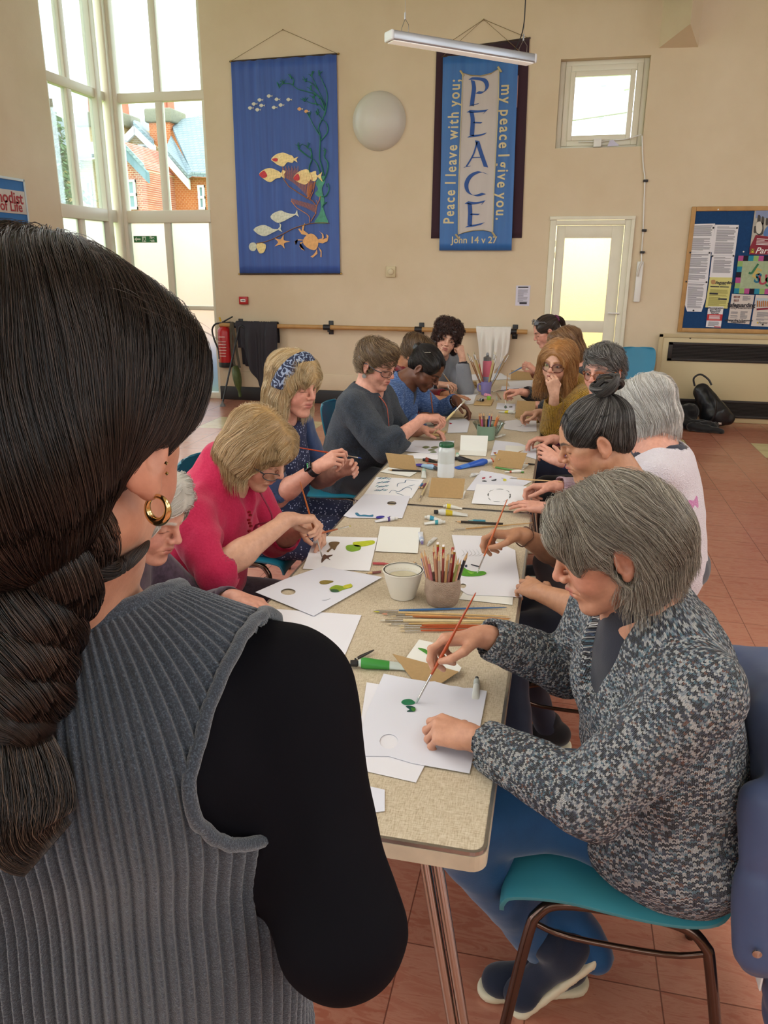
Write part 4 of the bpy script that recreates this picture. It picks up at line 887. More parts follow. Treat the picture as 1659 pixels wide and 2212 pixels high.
mb.build('photo_people', mat('orange print', '#b8783e', .8), o); patch('ribbon', N5([(1500, 1578), (1690, 1565), (1690, 1588), (1502, 1604)]), dN+.008, mat('maroon print', '#8b2a3a', .8), o, .001); lines(o, N5([(1490, 1620), (1700, 1628), (1690, 1760), (1470, 1750)]), dN+.006, 8, seed=13); wtext('Partner', *N5([(1590, 1775)])[0], .03, M_ink2, o, dN+.007, shear=.3); pin(o, [(1585, 1800)]); patch('logo', N5([(1505, 1765), (1527, 1766), (1524, 1786), (1503, 1785)]), dN+.007, mat('yellow print', '#d6b93a', .8), o, .001)
c = N5([(1480, 192), (1800, 195), (1740, 835), (1398, 828)]); o = sheet('partner_poster', 'tall poster of people above a maroon band at the top right of the board', 'poster', c, dN+.004, mat('poster photo', '#b9b3a6', .7, noise=.3, nscale=18))
patch('poster_sky', N5([(1495, 215), (1700, 215), (1695, 330), (1485, 330)]), dN+.0055, mat('poster blue', '#8b97b8', .8), o, .001); patch('maroon_band', N5([(1490, 560), (1800, 600), (1760, 832), (1400, 828), (1405, 735)]), dN+.0065, mat('maroon print', '#8b2a3a', .8), o, .001)
mb = MB()
for (x, y, w_, h_) in ((1520, 290, 35, 120), (1575, 310, 30, 100), (1635, 330, 26, 90), (1510, 390, 80, 160), (1470, 440, 30, 90)): mb.poly([W_(*q, dN+.0065) for q in blob(N5([(x, y), (x+w_, y+10), (x+w_-4, y+h_), (x-8, y+h_-4)]))], (0, 1, 0), .001)
mb.build('poster_figure', mat('dark poster figure', '#4d4844', .8), o); patch('poster_figure', blob(N5([(1500, 400), (1560, 380), (1580, 470), (1550, 540), (1500, 520)])), dN+.008, mat('pale poster figure', '#d8d2c6', .8), o, .001); patch('poster_figure', blob(N5([(1605, 510), (1660, 440), (1680, 560), (1600, 570)])), dN+.008, mat('blue poster figure', '#5c7fb4', .8), o, .001)
lines(o, N5([(1485, 600), (1700, 615), (1690, 720), (1470, 710)]), dN+.008, 5, mat('white print', '#efe9e6', .8), seed=14, fill=.4); patch('logo', N5([(1425, 752), (1475, 752), (1468, 808), (1417, 804)]), dN+.009, mat('yellow print', '#d6b93a', .8), o, .001); text('Partner Church', .085, W_(*N5([(1482, 780)])[0], dN+.009), XD, ZD, mat('white print', '#efe9e6', .8), o, align='LEFT', shear=.3, bold=.001); wtext('M', *N5([(1446, 780)])[0], .05, M_ink2, o, dN+.0105)
# patchwork
c = N5([(1252, 848), (1960, 850), (1890, 1385), (1185, 1370)]); o = sheet('patchwork_panel', 'patchwork panel lettered JESUS with a chequered pink, green and teal border', 'patchwork', c, dN+.010, mat('black patch cloth', '#201728', .9)); cols = ['#b5528e', '#201728', '#2a87a3', '#93b56e']
tl, tr, br, bl = [W_(*p, dN+.0115) for p in c]; q_ = lambda u, v: (tl*(1-u)+tr*u)*(1-v)+(bl*(1-u)+br*u)*v
sq_ = []
for k in range(10): sq_ += [(k/10, 0, (k+1)/10, .14, k), (k/10, .86, (k+1)/10, 1, k+2)]
for k in range(5): sq_ += [(0, .14+k*.144, .1, .14+(k+1)*.144, 3-k+8), (.9, .14+k*.144, 1, .14+(k+1)*.144, k)]
for ci in (0, 2, 3):
    for a, b, c_, d_, k in sq_:
        if k % 4 == ci: MB().poly([q_(a, b), q_(c_, b), q_(c_, d_), q_(a, d_)], (0, 1, 0), .001).build('patch_square', mat('patch '+cols[ci], cols[ci], .9), o)
MB().poly([q_(.1, .14)+A(0, -.001, 0), q_(.9, .14)+A(0, -.001, 0), q_(.9, .86)+A(0, -.001, 0), q_(.1, .86)+A(0, -.001, 0)], (0, 1, 0), .002).build('green_panel', mat('mottled green cloth', '#a9b895', .9, noise=.12, nscale=30), o)
for ch, (x, y), cc, an in (('J', (1480, 1025), '#3f7a55', -.5), ('E', (1500, 1095), '#cdb46a', -.4), ('S', (1515, 1165), '#31718f', -.25), ('U', (1590, 1188), '#b0485a', .15), ('S', (1665, 1215), '#3f7a55', .2)):
    text(ch, .13, W_(*N5([(x, y)])[0], dN+.016), A(math.cos(an), 0, math.sin(an)), A(-math.sin(an), 0, math.cos(an)), mat('letter '+cc, cc, .9), o, 'letter_'+ch.lower(), bold=.004)
for px_ in ((1320, 792), (968, 210)): MB().lathe([(.0, 0), (.008, 0), (.008, .008), (0, .01)], 8, W_(*N5([px_])[0], .022), R=[[1, 0, 0], [0, 0, -1], [0, 1, 0]]).build('drawing_pin', M_white, nb)
# ---------------------------------------------------------------- convector heater casing
hx0 = 1.06; ht = empty('heater_cabinet', (2.4, WY-.08, 0), 'wide beige heater casing with two dark grilles below the notice board', 'heater'); M_case = mat('heater beige', '#d3c197', .5, noise=.03, nscale=4)
YB = WY-.075
m = MB(); m.rbox((hx0, YB, .0), (3.9, WY, .93), .006); m.build('casing', M_case, ht)
m = MB()
for lo, hi in (((hx0-.012, .06), (hx0+.03, .94)), ((hx0-.012, .905), (3.9, .945))): m.rbox((lo[0], YB-.012, lo[1]), (hi[0], YB+.002, hi[1]), .003)
m.build('edge_trim', mat('heater trim', '#c5b187', .5), ht)
for (z0, z1, xa) in ((.655, .855, 1.155), (.055, .245, 1.155)):
    m = MB(); m.rbox((xa, YB-.014, z0), (3.85, YB+.004, z0+.03), .003); m.rbox((xa, YB-.014, z1-.03), (3.85, YB+.004, z1), .003); m.rbox((xa, YB-.014, z0), (xa+.045, YB+.004, z1), .003)
    n = 9
    for k in range(n): zz = z0+.03+(z1-z0-.06)*(k+.5)/n; m.box((xa+.04, YB-.009, zz-.0035), (3.82, YB-.002, zz+.0035))
    g = m.build('grille', M_grille, ht); MB().box((xa+.04, YB-.003, z0+.02), (3.82, YB-.001, z1-.02)).build('grille_shade_sheet', mat('painted grille shade', '#0d0b0a', .9), g)  # near-black sheet stands in for the shaded hollow behind the slats
MB().lathe([(.0, 0), (.01, 0), (.01, .006), (0, .008)], 8, W_(1491, 730, .076), R=[[1, 0, 0], [0, 0, -1], [0, 1, 0]]).build('screw', M_black, ht)
# fire exit sign on the lower pane, blue board on the left wall
fs = empty('fire_exit_sign', W_(313, 525), 'green fire exit sign with running figure on the frosted pane', 'sign'); gz = 520/1643
p0, p1 = W_(915*gz, 1656*gz, -.04), W_(1068*gz, 1610*gz, -.04); MB().box((p0[0], WY+.04, p0[2]), (p1[0], WY+.046, p1[2])).build('panel', mat('sign green', '#2f7a45', .5), fs)
wx = (p1[0]-p0[0]); zc = (p0[2]+p1[2])/2; hh = p1[2]-p0[2]; M_sw = mat('sign white', '#e6f2e4', .5)
m = MB(); Yp = WY+.0395
for L in ([(.03, .5), (.13, .15), (.13, .38), (.30, .38), (.30, .62), (.13, .62), (.13, .85)],): m.poly([A(p0[0]+wx*x, Yp, p0[2]+hh*y) for x, y in L], (0, 1, 0), .001)
m.poly([A(p0[0]+wx*x, Yp, p0[2]+hh*y) for x, y in [(.37, .1), (.53, .1), (.53, .9), (.37, .9)]], (0, 1, 0), .001); m.build('pictogram', M_sw, fs)
m = MB()
for L in ([(.45, .75), (.48, .75), (.48, .85), (.45, .85)], [(.42, .65), (.5, .7), (.5, .45), (.43, .42)], [(.43, .45), (.47, .42), (.42, .15), (.39, .15)], [(.47, .45), (.5, .42), (.52, .2), (.49, .2)]): m.poly([A(p0[0]+wx*x, Yp-.001, p0[2]+hh*y) for x, y in L], (0, 1, 0), .001)
m.build('running_figure', mat('sign green', '#2f7a45', .5), fs)
text('Fire', hh*.5, A(p0[0]+wx*.8, Yp-.001, p0[2]+hh*.72), XD, ZD, M_sw, fs, bold=.002); text('exit', hh*.5, A(p0[0]+wx*.8, Yp-.001, p0[2]+hh*.28), XD, ZD, M_sw, fs, bold=.002)
LYD = A(0, 1, 0); L_ = lambda x, y, d=0: onx(x, y, LX+d)
q0, q1 = L_(-60, 470), L_(48, 391); zt = L_(48, 391)[2]; zb = zt-.62; ya = 5.9; yb = L_(46, 391)[1]
lbo = empty('display_board', (LX, (ya+yb)/2, zb), 'bright blue display board at the left edge above the dark haired woman', 'display board')
MB().rbox((LX, ya, zb), (LX+.02, yb, zt), .004).build('panel', mat('bright blue board', '#2a6cae', .8, noise=.06, nscale=20), lbo); m = MB(); m.rbox((LX, ya, zt-.01), (LX+.028, yb+.012, zt+.014), .003); m.rbox((LX, yb-.004, zb), (LX+.028, yb+.014, zt+.014), .003); m.build('edge', mat('pale board edge', '#c8d2d6', .5), lbo)
a, b = L_(0, 408)[1], L_(47, 412)[1]; z1, z0 = L_(24, 411)[2], L_(24, 461)[2]
o = MB().rbox((LX+.022, a-.35, z0), (LX+.026, b, z1), .001).build('paper_scroll', mat('aged white paper', '#cfc6bd', .8, noise=.08, nscale=12)); tag(o, 'white painted sign reading Methodist on the bright blue display board', 'sign')
M_rl = mat('red lettering', '#a3343a', .8); yc = L_(22, 425)[1]; text('Methodist', .15, A(LX+.028, L_(44, 430)[1], L_(22, 428)[2]), LYD, ZD, M_rl, o, align='RIGHT', bold=.003); text('Way of Life', .13, A(LX+.028, L_(43, 447)[1], L_(25, 447)[2]), LYD, ZD, M_rl, o, align='RIGHT', bold=.002)
# ================================================================ tables and what lies on them
TZ = .72
def linen_mat():
    t = NT('linen laminate'); a = t.noise(t.coord('Object', scale=(420, 60, 60)), 1, 3, .6); b = t.noise(t.coord('Object', scale=(60, 420, 60)), 1, 3, .6); n = t.noise(t.coord('Object'), 3, 2)
    f = t.math('ADD', t.math('MULTIPLY', a.outputs[0], .5), t.math('MULTIPLY', b.outputs[0], .5)); c = t.ramp(f, [(.36, srgb('#a8957b')), (.5, srgb('#c9b99f')), (.64, srgb('#dacdb8'))])
    c = t.mix(t.math('MULTIPLY', n.outputs[0], .12), c, srgb('#d3c1a4')); t.color(c); t.set(Roughness=.38, Specular_IOR_Level=.4); t.bump(f, .12, .0006); return t.m
M_linen = linen_mat(); M_alu = mat('aluminium edging', '#a9a6a2', .28, .9, noise=.1, nscale=60); M_fascia = mat('worn cream edge', '#cfc0a6', .45, noise=.14, nscale=18); M_under = mat('table underside', '#6b5a46', .7)
def rrect(x0, x1, y0, y1, r, n=5):
    out = []
    for cx, cy, a in ((x1-r, y1-r, 0), (x0+r, y1-r, 90), (x0+r, y0+r, 180), (x1-r, y0+r, 270)):
        for k in range(n+1): q = math.radians(a+90*k/n); out.append((cx+r*math.cos(q), cy+r*math.sin(q)))
    return out
def table(x0, x1, y0, y1, label, legs=True):
    t = empty('folding_table', ((x0+x1)/2, (y0+y1)/2, 0), label, 'table', None)
    P = rrect(x0+.004, x1-.004, y0+.004, y1-.004, .022); MB().poly([A(x, y, TZ-.018) for x, y in P], (0, 0, 1), .018).build('tabletop', M_linen, t)
    P = rrect(x0, x1, y0, y1, .026); Pi = rrect(x0+.006, x1-.006, y0+.006, y1-.006, .02); n = len(P)
    def band(o, i, za, zb): 
        V = [A(*p, za) for p in o]+[A(*p, zb) for p in o]+[A(*p, zb) for p in i]+[A(*p, za) for p in i]
        return V, [(k, (k+1) % n, n+(k+1) % n, n+k) for k in range(n)]+[(n+k, n+(k+1) % n, 2*n+(k+1) % n, 2*n+k) for k in range(n)]+[(2*n+k, 2*n+(k+1) % n, 3*n+(k+1) % n, 3*n+k) for k in range(n)]+[(3*n+k, 3*n+(k+1) % n, (k+1) % n, k) for k in range(n)]
    m = MB(); m.add(*band(P, Pi, TZ-.006, TZ+.0015)); m.build('edging', M_alu, t)
    m = MB(); m.add(*band(rrect(x0-.001, x1+.001, y0-.001, y1+.001, .027), Pi, TZ-.036, TZ-.0065)); m.build('fascia', M_fascia, t)
    MB().box((x0+.01, y0+.01, TZ-.03), (x1-.01, y1-.01, TZ-.0185)).build('underside', M_under, t)
    if legs:
        for yy, s in ((y0+.05, 1), (y1-.16, -1)):
            for xx, sx_ in ((x0+.02, 1), (x1+.012, -1)):
                lg = MB()
                for d in (-.011, .011): lg.tube([(xx+d, yy, 0), (xx+d+.115*sx_, yy, TZ-.03)], .0095, 10)
                lg.build('leg', M_chrome, t)
            MB().tube([(x0+.04, yy, .12), (x1-.01, yy, .12)], .009, 8).build('crossbar', M_chrome, t)
    return t
table(-.752, -.057, 1.02, 2.862, 'nearest beige linen-topped folding table with a chrome leg in view')
table(-.775, -.070, 2.872, 4.71, 'middle linen-topped folding table holding the green lidded jar')
table(-.86, -.150, 4.722, 6.56, 'farthest linen-topped folding table holding the purple mug')
# extra flat bar of the near leg
# ---- papers
M_pap = [mat('cartridge paper', '#e6e4ea', .85, bump=.05, bscale=200), mat('white card', '#ecebe4', .8), mat('cool paper', '#dfdfe9', .85), mat('kraft card', '#ad8d60', .85, noise=.06, nscale=120), mat('thin white paper', '#eeedf0', .85)]
LEV = [0]
def T(px, py, z=0.0): return onz(px, py, TZ+.0016+z)
def paper(name, label, cat, pts, m=0, z=0.0, hole=None, curl=0.0, th=.0006, seed=0, group=None, torn=None):
    """a sheet lying on the table; pts = its corners in the photograph; hole = (px,py,rx,ry) cut right through"""
    P = [T(x, y, z) for x, y in pts]
    if torn is not None:
        a, b = P[torn], P[(torn+1) % len(P)]; r = random.Random(seed); e = [a+(b-a)*k/14+nrm(np.cross(b-a, A(0, 0, 1)))*r.uniform(-.004, .004) for k in range(1, 14)]
        P = P[:torn+1]+e+P[torn+1:]
    bm = bmesh.new(); vs = [bm.verts.new(Vector(p)) for p in P]; es = [bm.edges.new((vs[i], vs[(i+1) % len(vs)])) for i in range(len(vs))]
    if hole:
        h = [T(hole[0]+hole[2]*math.cos(q), hole[1]+hole[3]*math.sin(q), z) for q in np.linspace(0, 2*math.pi, 24, endpoint=False)]
        hv = [bm.verts.new(Vector(p)) for p in h]; es += [bm.edges.new((hv[i], hv[(i+1) % 24])) for i in range(24)]
    bmesh.ops.triangle_fill(bm, use_beauty=True, edges=es)
    if curl:
        bmesh.ops.subdivide_edges(bm, edges=list(bm.edges), cuts=7, use_grid_fill=True); c = sum(P)/len(P); r = max(np.linalg.norm(p-c) for p in P)
        for v in bm.verts: d = np.linalg.norm(A(v.co)[:2]-c[:2])/r; v.co.z += curl*max(0, d-.55)**2*4*(.6+.4*math.sin(9*v.co.x+seed))
    me = bpy.data.meshes.new(name); bmesh.ops.recalc_face_normals(bm, faces=bm.faces); bm.to_mesh(me); bm.free()
    c = sum(P)/len(P); me.transform(Matrix.Translation(-Vector(c))); 
    for f in me.polygons: f.use_smooth = bool(curl)
    o = link_mesh(name, me, M_pap[m] if isinstance(m, int) else m, None, c); s = o.modifiers.new('thickness', 'SOLIDIFY'); s.thickness = th; s.offset = 0
    if label: tag(o, label, cat, group)
    return o
def paint(parent, pts, col, z=.001, n=4, th=.0009, rough=.25, name='paint_mark', sm=True):
    q = [tuple(p[:2]) for p in spline([(x, y, 0) for x, y in pts], n, True)] if sm else pts
    return MB().poly([T(x, y, z) for x, y in q], (0, 0, 1), th).build(name, mat('paint '+col, col, rough, noise=.18, nscale=90), parent)
def stroke(parent, pts, col, w=.003, z=.0012, name='brush_stroke'):
    P = spline([T(x, y, z) for x, y in pts], 5); n = len(P); return MB().tube(P, [w*math.sin(math.pi*min(.95, max(.12, (k+.4)/n)))+.0004 for k in range(n)], 6, sq=.25).build(name, mat('paint '+col, col, .35), parent)
sx3 = 600/1659; K3 = lambda L: [(540+x*sx3, 1120+y*sx3) for x, y in L]
sx4 = 380/1659; K4 = lambda L: [(730+x*sx4, 1360+y*sx4) for x, y in L]
sx5 = 360/1659; K5 = lambda L: [(820+x*sx5, 860+y*sx5) for x, y in L]
sx6 = 480/1659; K6 = lambda L: [(700+x*sx6, 1020+y*sx6) for x, y in L]
sx7 = 300/1659; K7 = lambda L: [(880+x*sx7, 720+y*sx7) for x, y in L]
paper('paper_sheet', 'blank white sheet at the table corner behind the black sleeved shoulder', 'paper', [(545, 1312), (781, 1329), (735, 1440), (430, 1400)], 0, .0003)
b = paper('palette_paper', 'paper with an oval hole and smears of green, lying in front of the pink fleece', 'paper', K3([(32, 440), (215, 360), (435, 285), (790, 350), (380, 582), (180, 500)]), 2, .0035, hole=(*K3([(228, 438)])[0], 16, 7))
paint(b, K3([(475, 420), (510, 400), (570, 405), (600, 390), (610, 410), (560, 425), (525, 438), (490, 432)]), '#8aa62a', .0042); paint(b, K3([(555, 405), (600, 392), (608, 408), (570, 418)]), '#c6c63a', .0052); paint(b, K3([(480, 425), (520, 425), (530, 438), (490, 438)]), '#2f5a3a', .0052); paint(b, K3([(415, 380), (440, 370), (480, 372), (498, 378), (460, 392), (425, 392)]), '#8a7a3a', .0042); stroke(b, K3([(430, 488), (455, 487), (480, 478)]), '#8d93a0', .001, .0042)
c = paper('painting_sheet', 'sheet painted with dark brown fish and lime green dabs under the pink fleece hands', 'painting', K3([(390, 105), (762, 115), (715, 312), (315, 300)]), 4, .0012)
for L, col in (([(470, 150), (490, 140), (535, 143), (520, 165), (505, 190), (490, 180), (470, 200), (458, 195), (480, 175)], '#6b5530'), ([(430, 235), (445, 215), (460, 222), (495, 218), (470, 235), (480, 248), (455, 240), (428, 265)], '#4a3328'), ([(575, 165), (610, 158), (660, 165), (655, 188), (610, 198), (578, 188)], '#7fae2c'), ([(615, 145), (660, 138), (735, 132), (742, 150), (690, 165), (630, 168)], '#c3cf2a')): paint(c, K3(L), col, .0019)
o = paper('greeting_card', 'blank white folded card between the two palettes near the foam cup', 'card', K3([(778, 47), (1018, 55), (1002, 207), (748, 195)]), 1, .002, th=.0012)
def cone_pot(name, label, cat, px, pyb, hwb, pyt, hwt, m, wall=.003, rim=True, inner=None, prof=None, n=40):
    """vessel standing on the table: base centre px,pyb; half widths in photo pixels; height from the rim row"""
    c = T(px, pyb); d = (CR.T@(c-CP))[2]*-1; rb, rt = hwb*d/FPX, hwt*d/FPX
    # height: find z where the rim centre row matches
    z = .1
    for _ in range(30):
        q = CR.T@(c+A(0, 0, z)-CP); py = 1106-FPX*q[1]/-q[2]*1.0; z += (py-pyt)*d/FPX*.9
    o = empty(name, c, label, cat); pr = prof(rb, rt, z) if prof else [(0, 0), (rb, 0), (rb*.3+rt*.7, z*.6), (rt, z-.004), (rt+.003, z-.003) if rim else (rt, z), (rt+.003 if rim else rt, z), (rt-wall, z)]
    pr = pr+[(max(.002, r-wall), zz) for r, zz in reversed(pr[1:-1]) if zz > wall]+[(0, wall*1.5)]
    MB().lathe(pr, n, c, cap=False).build('body', m, o); return o, c, rb, rt, z
M_foam = mat('white foam', '#e3ddcf', .6, bump=.1, bscale=150)
o, c, rb, rt, z = cone_pot('foam_cup', 'white foam cup of murky paint water beside the pencil pot', 'cup', 870, 1287, 27, 1230, 42, M_foam)
MB().lathe([(0, z*.72), (rb*.3+rt*.62, z*.72)], 32, c, cap=False).build('paint_water', mat('murky water', '#c8bea0', .08, noise=.15, nscale=20), o)
MB().lathe([(rt*.9, z*.8), (rt*.955, z*.86)], 32, c, cap=False).build('stain', mat('ochre stain', '#c2a560', .6, noise=.3, nscale=50), o)
def paint_tube(p0, p1, w, body, band, label, cap='#d8d6d0', z=.0, frac=(.15, .4), group=None):
    """paint tube from the cap end p0 to the crimped end p1 (photo pixels); w = radius in metres"""
    a, b = T(*p0, z), T(*p1, z); L = np.linalg.norm(b-a); x = nrm(b-a); y = np.cross(A(0, 0, 1), x); o = empty('paint_tube', (a+b)/2, label, 'paint tube', group)
    def sec(f0, f1, m, nm, off=0.0, n=16):
        V = []; K = 8
        for k in range(K+1):
            f = f0+(f1-f0)*k/K; s = max(0, (f-.2)/.8); hz = w*(1-s)**.8+.0012; hy = w*(1+.35*s); h0 = w*.9*(1-s)+.0015*s
            if f < .2: q = min(1, .55+(f-.12)*6); hz *= q; hy *= q
            for j in range(n): q = 2*math.pi*j/n; V.append(a+x*L*f+y*(hy+off)*math.cos(q)+A(0, 0, 1)*(h0+(hz+off)*math.sin(q)))
        F = [(k*n+j, k*n+(j+1) % n, (k+1)*n+(j+1) % n, (k+1)*n+j) for k in range(K) for j in range(n)]+[tuple(range(n)), tuple(K*n+j for j in range(n))]
        return MB().add(V, F, True).build(nm, m, o)
    sec(.13, 1, mat('tube '+body, body, .35), 'body'); sec(frac[0]+.05, frac[1], mat('label '+band, band, .4), 'label_band', .0004)
    R = np.stack([y, A(0, 0, 1), x], 1); MB().lathe([(0, 0), (w*.62, 0), (w*.66, L*.11), (w*.35, L*.13), (w*.35, L*.16), (0, L*.16)], 14, a+A(0, 0, w*.8), R=R).build('cap', mat('cap '+cap, cap, .4), o); return o
M_ferr = mat('ferrule', '#c9c6c0', .22, 1.0); M_bris = mat('pale bristle', '#cdb893', .9); 
def brush_at(a, b, r, handle, label, tip='#cdb893', fer=.12, name='paintbrush', group=None, bl=.06, flat=1.0):
    """brush from the bristle tip a to the handle end b, world coordinates"""
    a, b = A(a), A(b); x = b-a; o = empty(name, (a+b)/2, label, 'paintbrush', group); P = lambda f: a+x*f
    fb, fe = bl, bl+fer
    MB().tube([P(f) for f in (fe, fe+.05, fe+.18, .6, .85, .985, 1)], [r*.8, r*1.0, r*1.25, r*1.0, r*.75, r*.5, r*.25], 10).build('handle', mat('handle '+handle, handle, .3, noise=.1, nscale=60), o)
    MB().tube([P(f) for f in (fb, fb+.01, fe+.02)], [r*.75, r*.85, r*.85], 10, sq=flat).build('ferrule', M_ferr, o)
    MB().tube([P(f) for f in (0, .012, fb*.5, fb+.01)], [r*.12, r*.45, r*.85, r*.75], 8, sq=flat).build('bristles', mat('bristle '+tip, tip, .85), o); return o
def brush(p0, p1, r, handle, label, z=.004, **k): return brush_at(T(*p0, z), T(*p1, z), r, handle, label, **k)
def pencil_at(a, b, r, col, label, lead='#3a3431', group=None, name='pencil', eraser=False, cut='#cfa878'):
    """pencil from the point a to its flat end b"""
    a, b = A(a), A(b); x = b-a; L = np.linalg.norm(x); o = empty(name, (a+b)/2, label, 'pencil', group); P = lambda d: a+x*(d/L)
    MB().tube([P(.019), P(.021), P(L*.92 if eraser else L)], [r*.9, r, r], 6).build('barrel', mat('pencil '+col, col, .35), o); MB().tube([P(.005), P(.0205)], [r*.3, r*.98], 8).build('sharpened_wood', mat('wood '+cut, cut, .6), o)
    MB().tube([P(0), P(.006)], [r*.05, r*.34], 6).build('lead', mat('lead '+lead, lead, .5), o)
    if eraser: MB().tube([P(L*.92), P(L*.965)], r*1.05, 10).build('ferrule', mat('gold ferrule', '#c9a24a', .3, .9), o); MB().tube([P(L*.965), P(L*.995), P(L)], [r, r, r*.8], 10).build('eraser', mat('white eraser', '#ece4df', .7), o)
    return o
def pencil(p0, p1, r, col, label, z=.0045, **k): return pencil_at(T(*p0, z), T(*p1, z), r, col, label, **k)
# textured pot with pencils
M_rope = mat('textured stoneware', '#a58d78', .75, noise=.12, nscale=60)
t = NT('scored stoneware'); wv = t.node('ShaderNodeTexWave', wave_type='BANDS'); wv.inputs['Scale'].default_value = 95; wv.inputs['Distortion'].default_value = 7; wv.inputs['Detail'].default_value = 3; wv.inputs['Detail Scale'].default_value = 1.5
t.link(t.coord('Object', rot=(0, 1.1, .4)), wv.inputs['Vector']); t.color(t.ramp(t.noise(t.coord('Object'), 40, 3).outputs[0], [(.3, srgb('#a08876')), (.7, srgb('#b59d89'))])); t.set(Roughness=.8); t.bump(wv.outputs[0], .6, .0025); M_pot = t.m
o, c, rb, rt, z = cone_pot('pencil_pot', 'textured grey beige pot full of coloured pencils in front of the foam cup', 'pot', 955, 1301, 32, 1246, 37, M_pot, wall=.005, rim=False, prof=lambda rb, rt, z: [(0, 0), (rb*.96, 0), (rb*1.06, z*.06), (rb*1.22, z*.45), (rb*1.2, z*.75), (rt, z*.97), (rt*.98, z), (rt-.006, z)])
cols = [('#9c3b34', 'brick red'), ('#b98063', 'tan brown'), ('#d6a083', 'pale peach'), ('#c47b6d', 'dusty rose'), ('#b48a5a', 'ochre'), ('#6f4b3a', 'dark brown'), ('#7a7040', 'olive'), ('#8c8a4a', 'moss green'), ('#c99a7a', 'salmon tan'), ('#a3564a', 'rust'), ('#2d2c33', 'black'), ('#b56a72', 'rose pink'), ('#8a8890', 'grey'), ('#34519b', 'blue'), ('#b39a86', 'stone'), ('#7d5c55', 'umber'), ('#c8866b', 'coral tan'), ('#93594f', 'chestnut')]
r = random.Random(2)
for k, (cc, nm) in enumerate(cols):
    a = math.pi*(1.02+.96*((k*7) % 18)/17); rr = rt*(.72 if k % 3 else .3); q = c+A(rr*math.cos(a), rr*math.sin(a)*.9, z*.12+.002); ln = .150+r.uniform(-.012, .014)
    d = nrm(A(math.cos(a)*.30*rr/rt*1.2, math.sin(a)*.22*rr/rt, 1)); q0 = c+A(rr*.8*math.cos(a), rr*.7*math.sin(a), .008)
    pencil_at(q0+d*ln, q0, .0037, cc, nm+' pencil standing point up in the textured beige pot', lead=cc, group='pencils in the textured pot')
for k, (px, cc, nm) in enumerate(((-.021, '#b32a26', 'red pencil with a white eraser at the left of the textured pot'), (-.004, '#b02525', 'red pencil with a white eraser in the middle of the textured pot'), (.024, '#b5242a', 'bright red pencil leaning to the right in the textured pot'), (.030, '#a9342c', 'red pencil with a gold ferrule at the right rim of the textured pot'))):
    q0 = c+A(px*.6, .012, .008); d = nrm(A(px*2.2, .05, 1)); pencil_at(q0, q0+d*(.163-.006*k), .0037, cc, nm, eraser=(k != 2), group='pencils in the textured pot')
# the bundle of brushes
bund = [((807, 1320), (1095, 1312), .0026, '#31639a', '#5b6f8f', 'blue handled brush at the top of the bundle'), ((806, 1321), (1098, 1331), .0028, '#d2b27c', '#b8b04a', 'brush with yellow stained bristles in the bundle'), ((824, 1326), (1100, 1338), .003, '#cf9f66', '#c98f72', 'flat brush with reddish bristles in the bundle'), ((843, 1331), (1103, 1336), .0025, '#a8663a', '#c9b28c', 'brown handled brush in the upper half of the bundle'),
        ((819, 1340), (1096, 1342), .0036, '#dcc79a', '#cfc6b3', 'thick pale handled round brush in the bundle'), ((833, 1348), (1096, 1345), .0026, '#c8a66e', '#cbb89a', 'pale brush under the thick round brush'), ((861, 1351), (1127, 1352), .0028, '#b4562c', '#d6c6a4', 'orange handled flat brush poking out to the right of the bundle'), ((862, 1356), (1105, 1355), .0026, '#a84a26', '#d0bb93', 'rust handled brush second from the front of the bundle'), ((863, 1363), (1106, 1359), .0023, '#b0512b', '#cdb893', 'thin orange handled brush at the front of the bundle')]
for k, (p0, p1, rr, h, tp, lb) in enumerate(bund): brush(p0, p1, rr, h, lb, z=.0036, tip=tp, group='bundle of brushes by the pot', fer=.13, bl=.045)
# right hand painter two: sheet with green paint
e2 = paper('paper_sheet', 'white sheet partly under the bright green painting, nearest the brush bundle', 'paper', K3([(1300, 400), (1572, 470), (1568, 516), (1250, 482)]), 1, .0006)
e = paper('painting_sheet', 'sheet with a bright green leaf shape under the embroidered blouse hands', 'painting', K3([(1205, 98), (1400, 105), (1585, 190), (1590, 260), (1626, 470), (1300, 455), (1248, 420), (1253, 310)]), 0, .0022, hole=(*K3([(1272, 402)])[0], 7, 5))
paint(e, K3([(1250, 300), (1275, 292), (1300, 308), (1345, 318), (1390, 315), (1412, 328), (1380, 342), (1310, 346), (1262, 340), (1255, 325)]), '#53a023', .003); paint(e, K3([(1300, 318), (1340, 325), (1320, 333)]), '#7cbf3a', .0039); paint(e, K3([(1252, 278), (1262, 275), (1264, 285), (1254, 286)]), '#2b3c55', .003); paint(e, K3([(1284, 280), (1296, 278), (1296, 289), (1285, 290)]), '#2b3c55', .003); paint(e, K3([(1318, 275), (1350, 280), (1378, 290), (1350, 287)]), '#27303f', .003)
for k in range(6): stroke(e, K3([(1265+k*22, 185), (1280+k*22, 210), (1262+k*20, 225)]), '#c9c9cf', .0007, .003, 'pencil_line')
pencil((845, 1218), (805, 1217), .004, '#b84a50', 'red crayon stub lying left of the foam cup', lead='#b84a50', cut='#c46a64'); pencil((790, 1239), (823, 1235), .004, '#7a3f3a', 'dark red pencil stub half under the torn palette paper', lead='#2b2022'); pencil((892, 1212), (920, 1236), .003, '#3b3a36', 'dark pencil behind the rim of the foam cup')
paint_tube((912, 1177), (908, 1150), .007, '#dfe3ea', '#b8c4dc', 'white paint tube standing edge on behind the pencil pot', cap='#7b6fa6'); paint_tube((924, 1180), (941, 1162), .006, '#dcdcd8', '#c9c9c4', 'small white tube lying behind the red pencils')
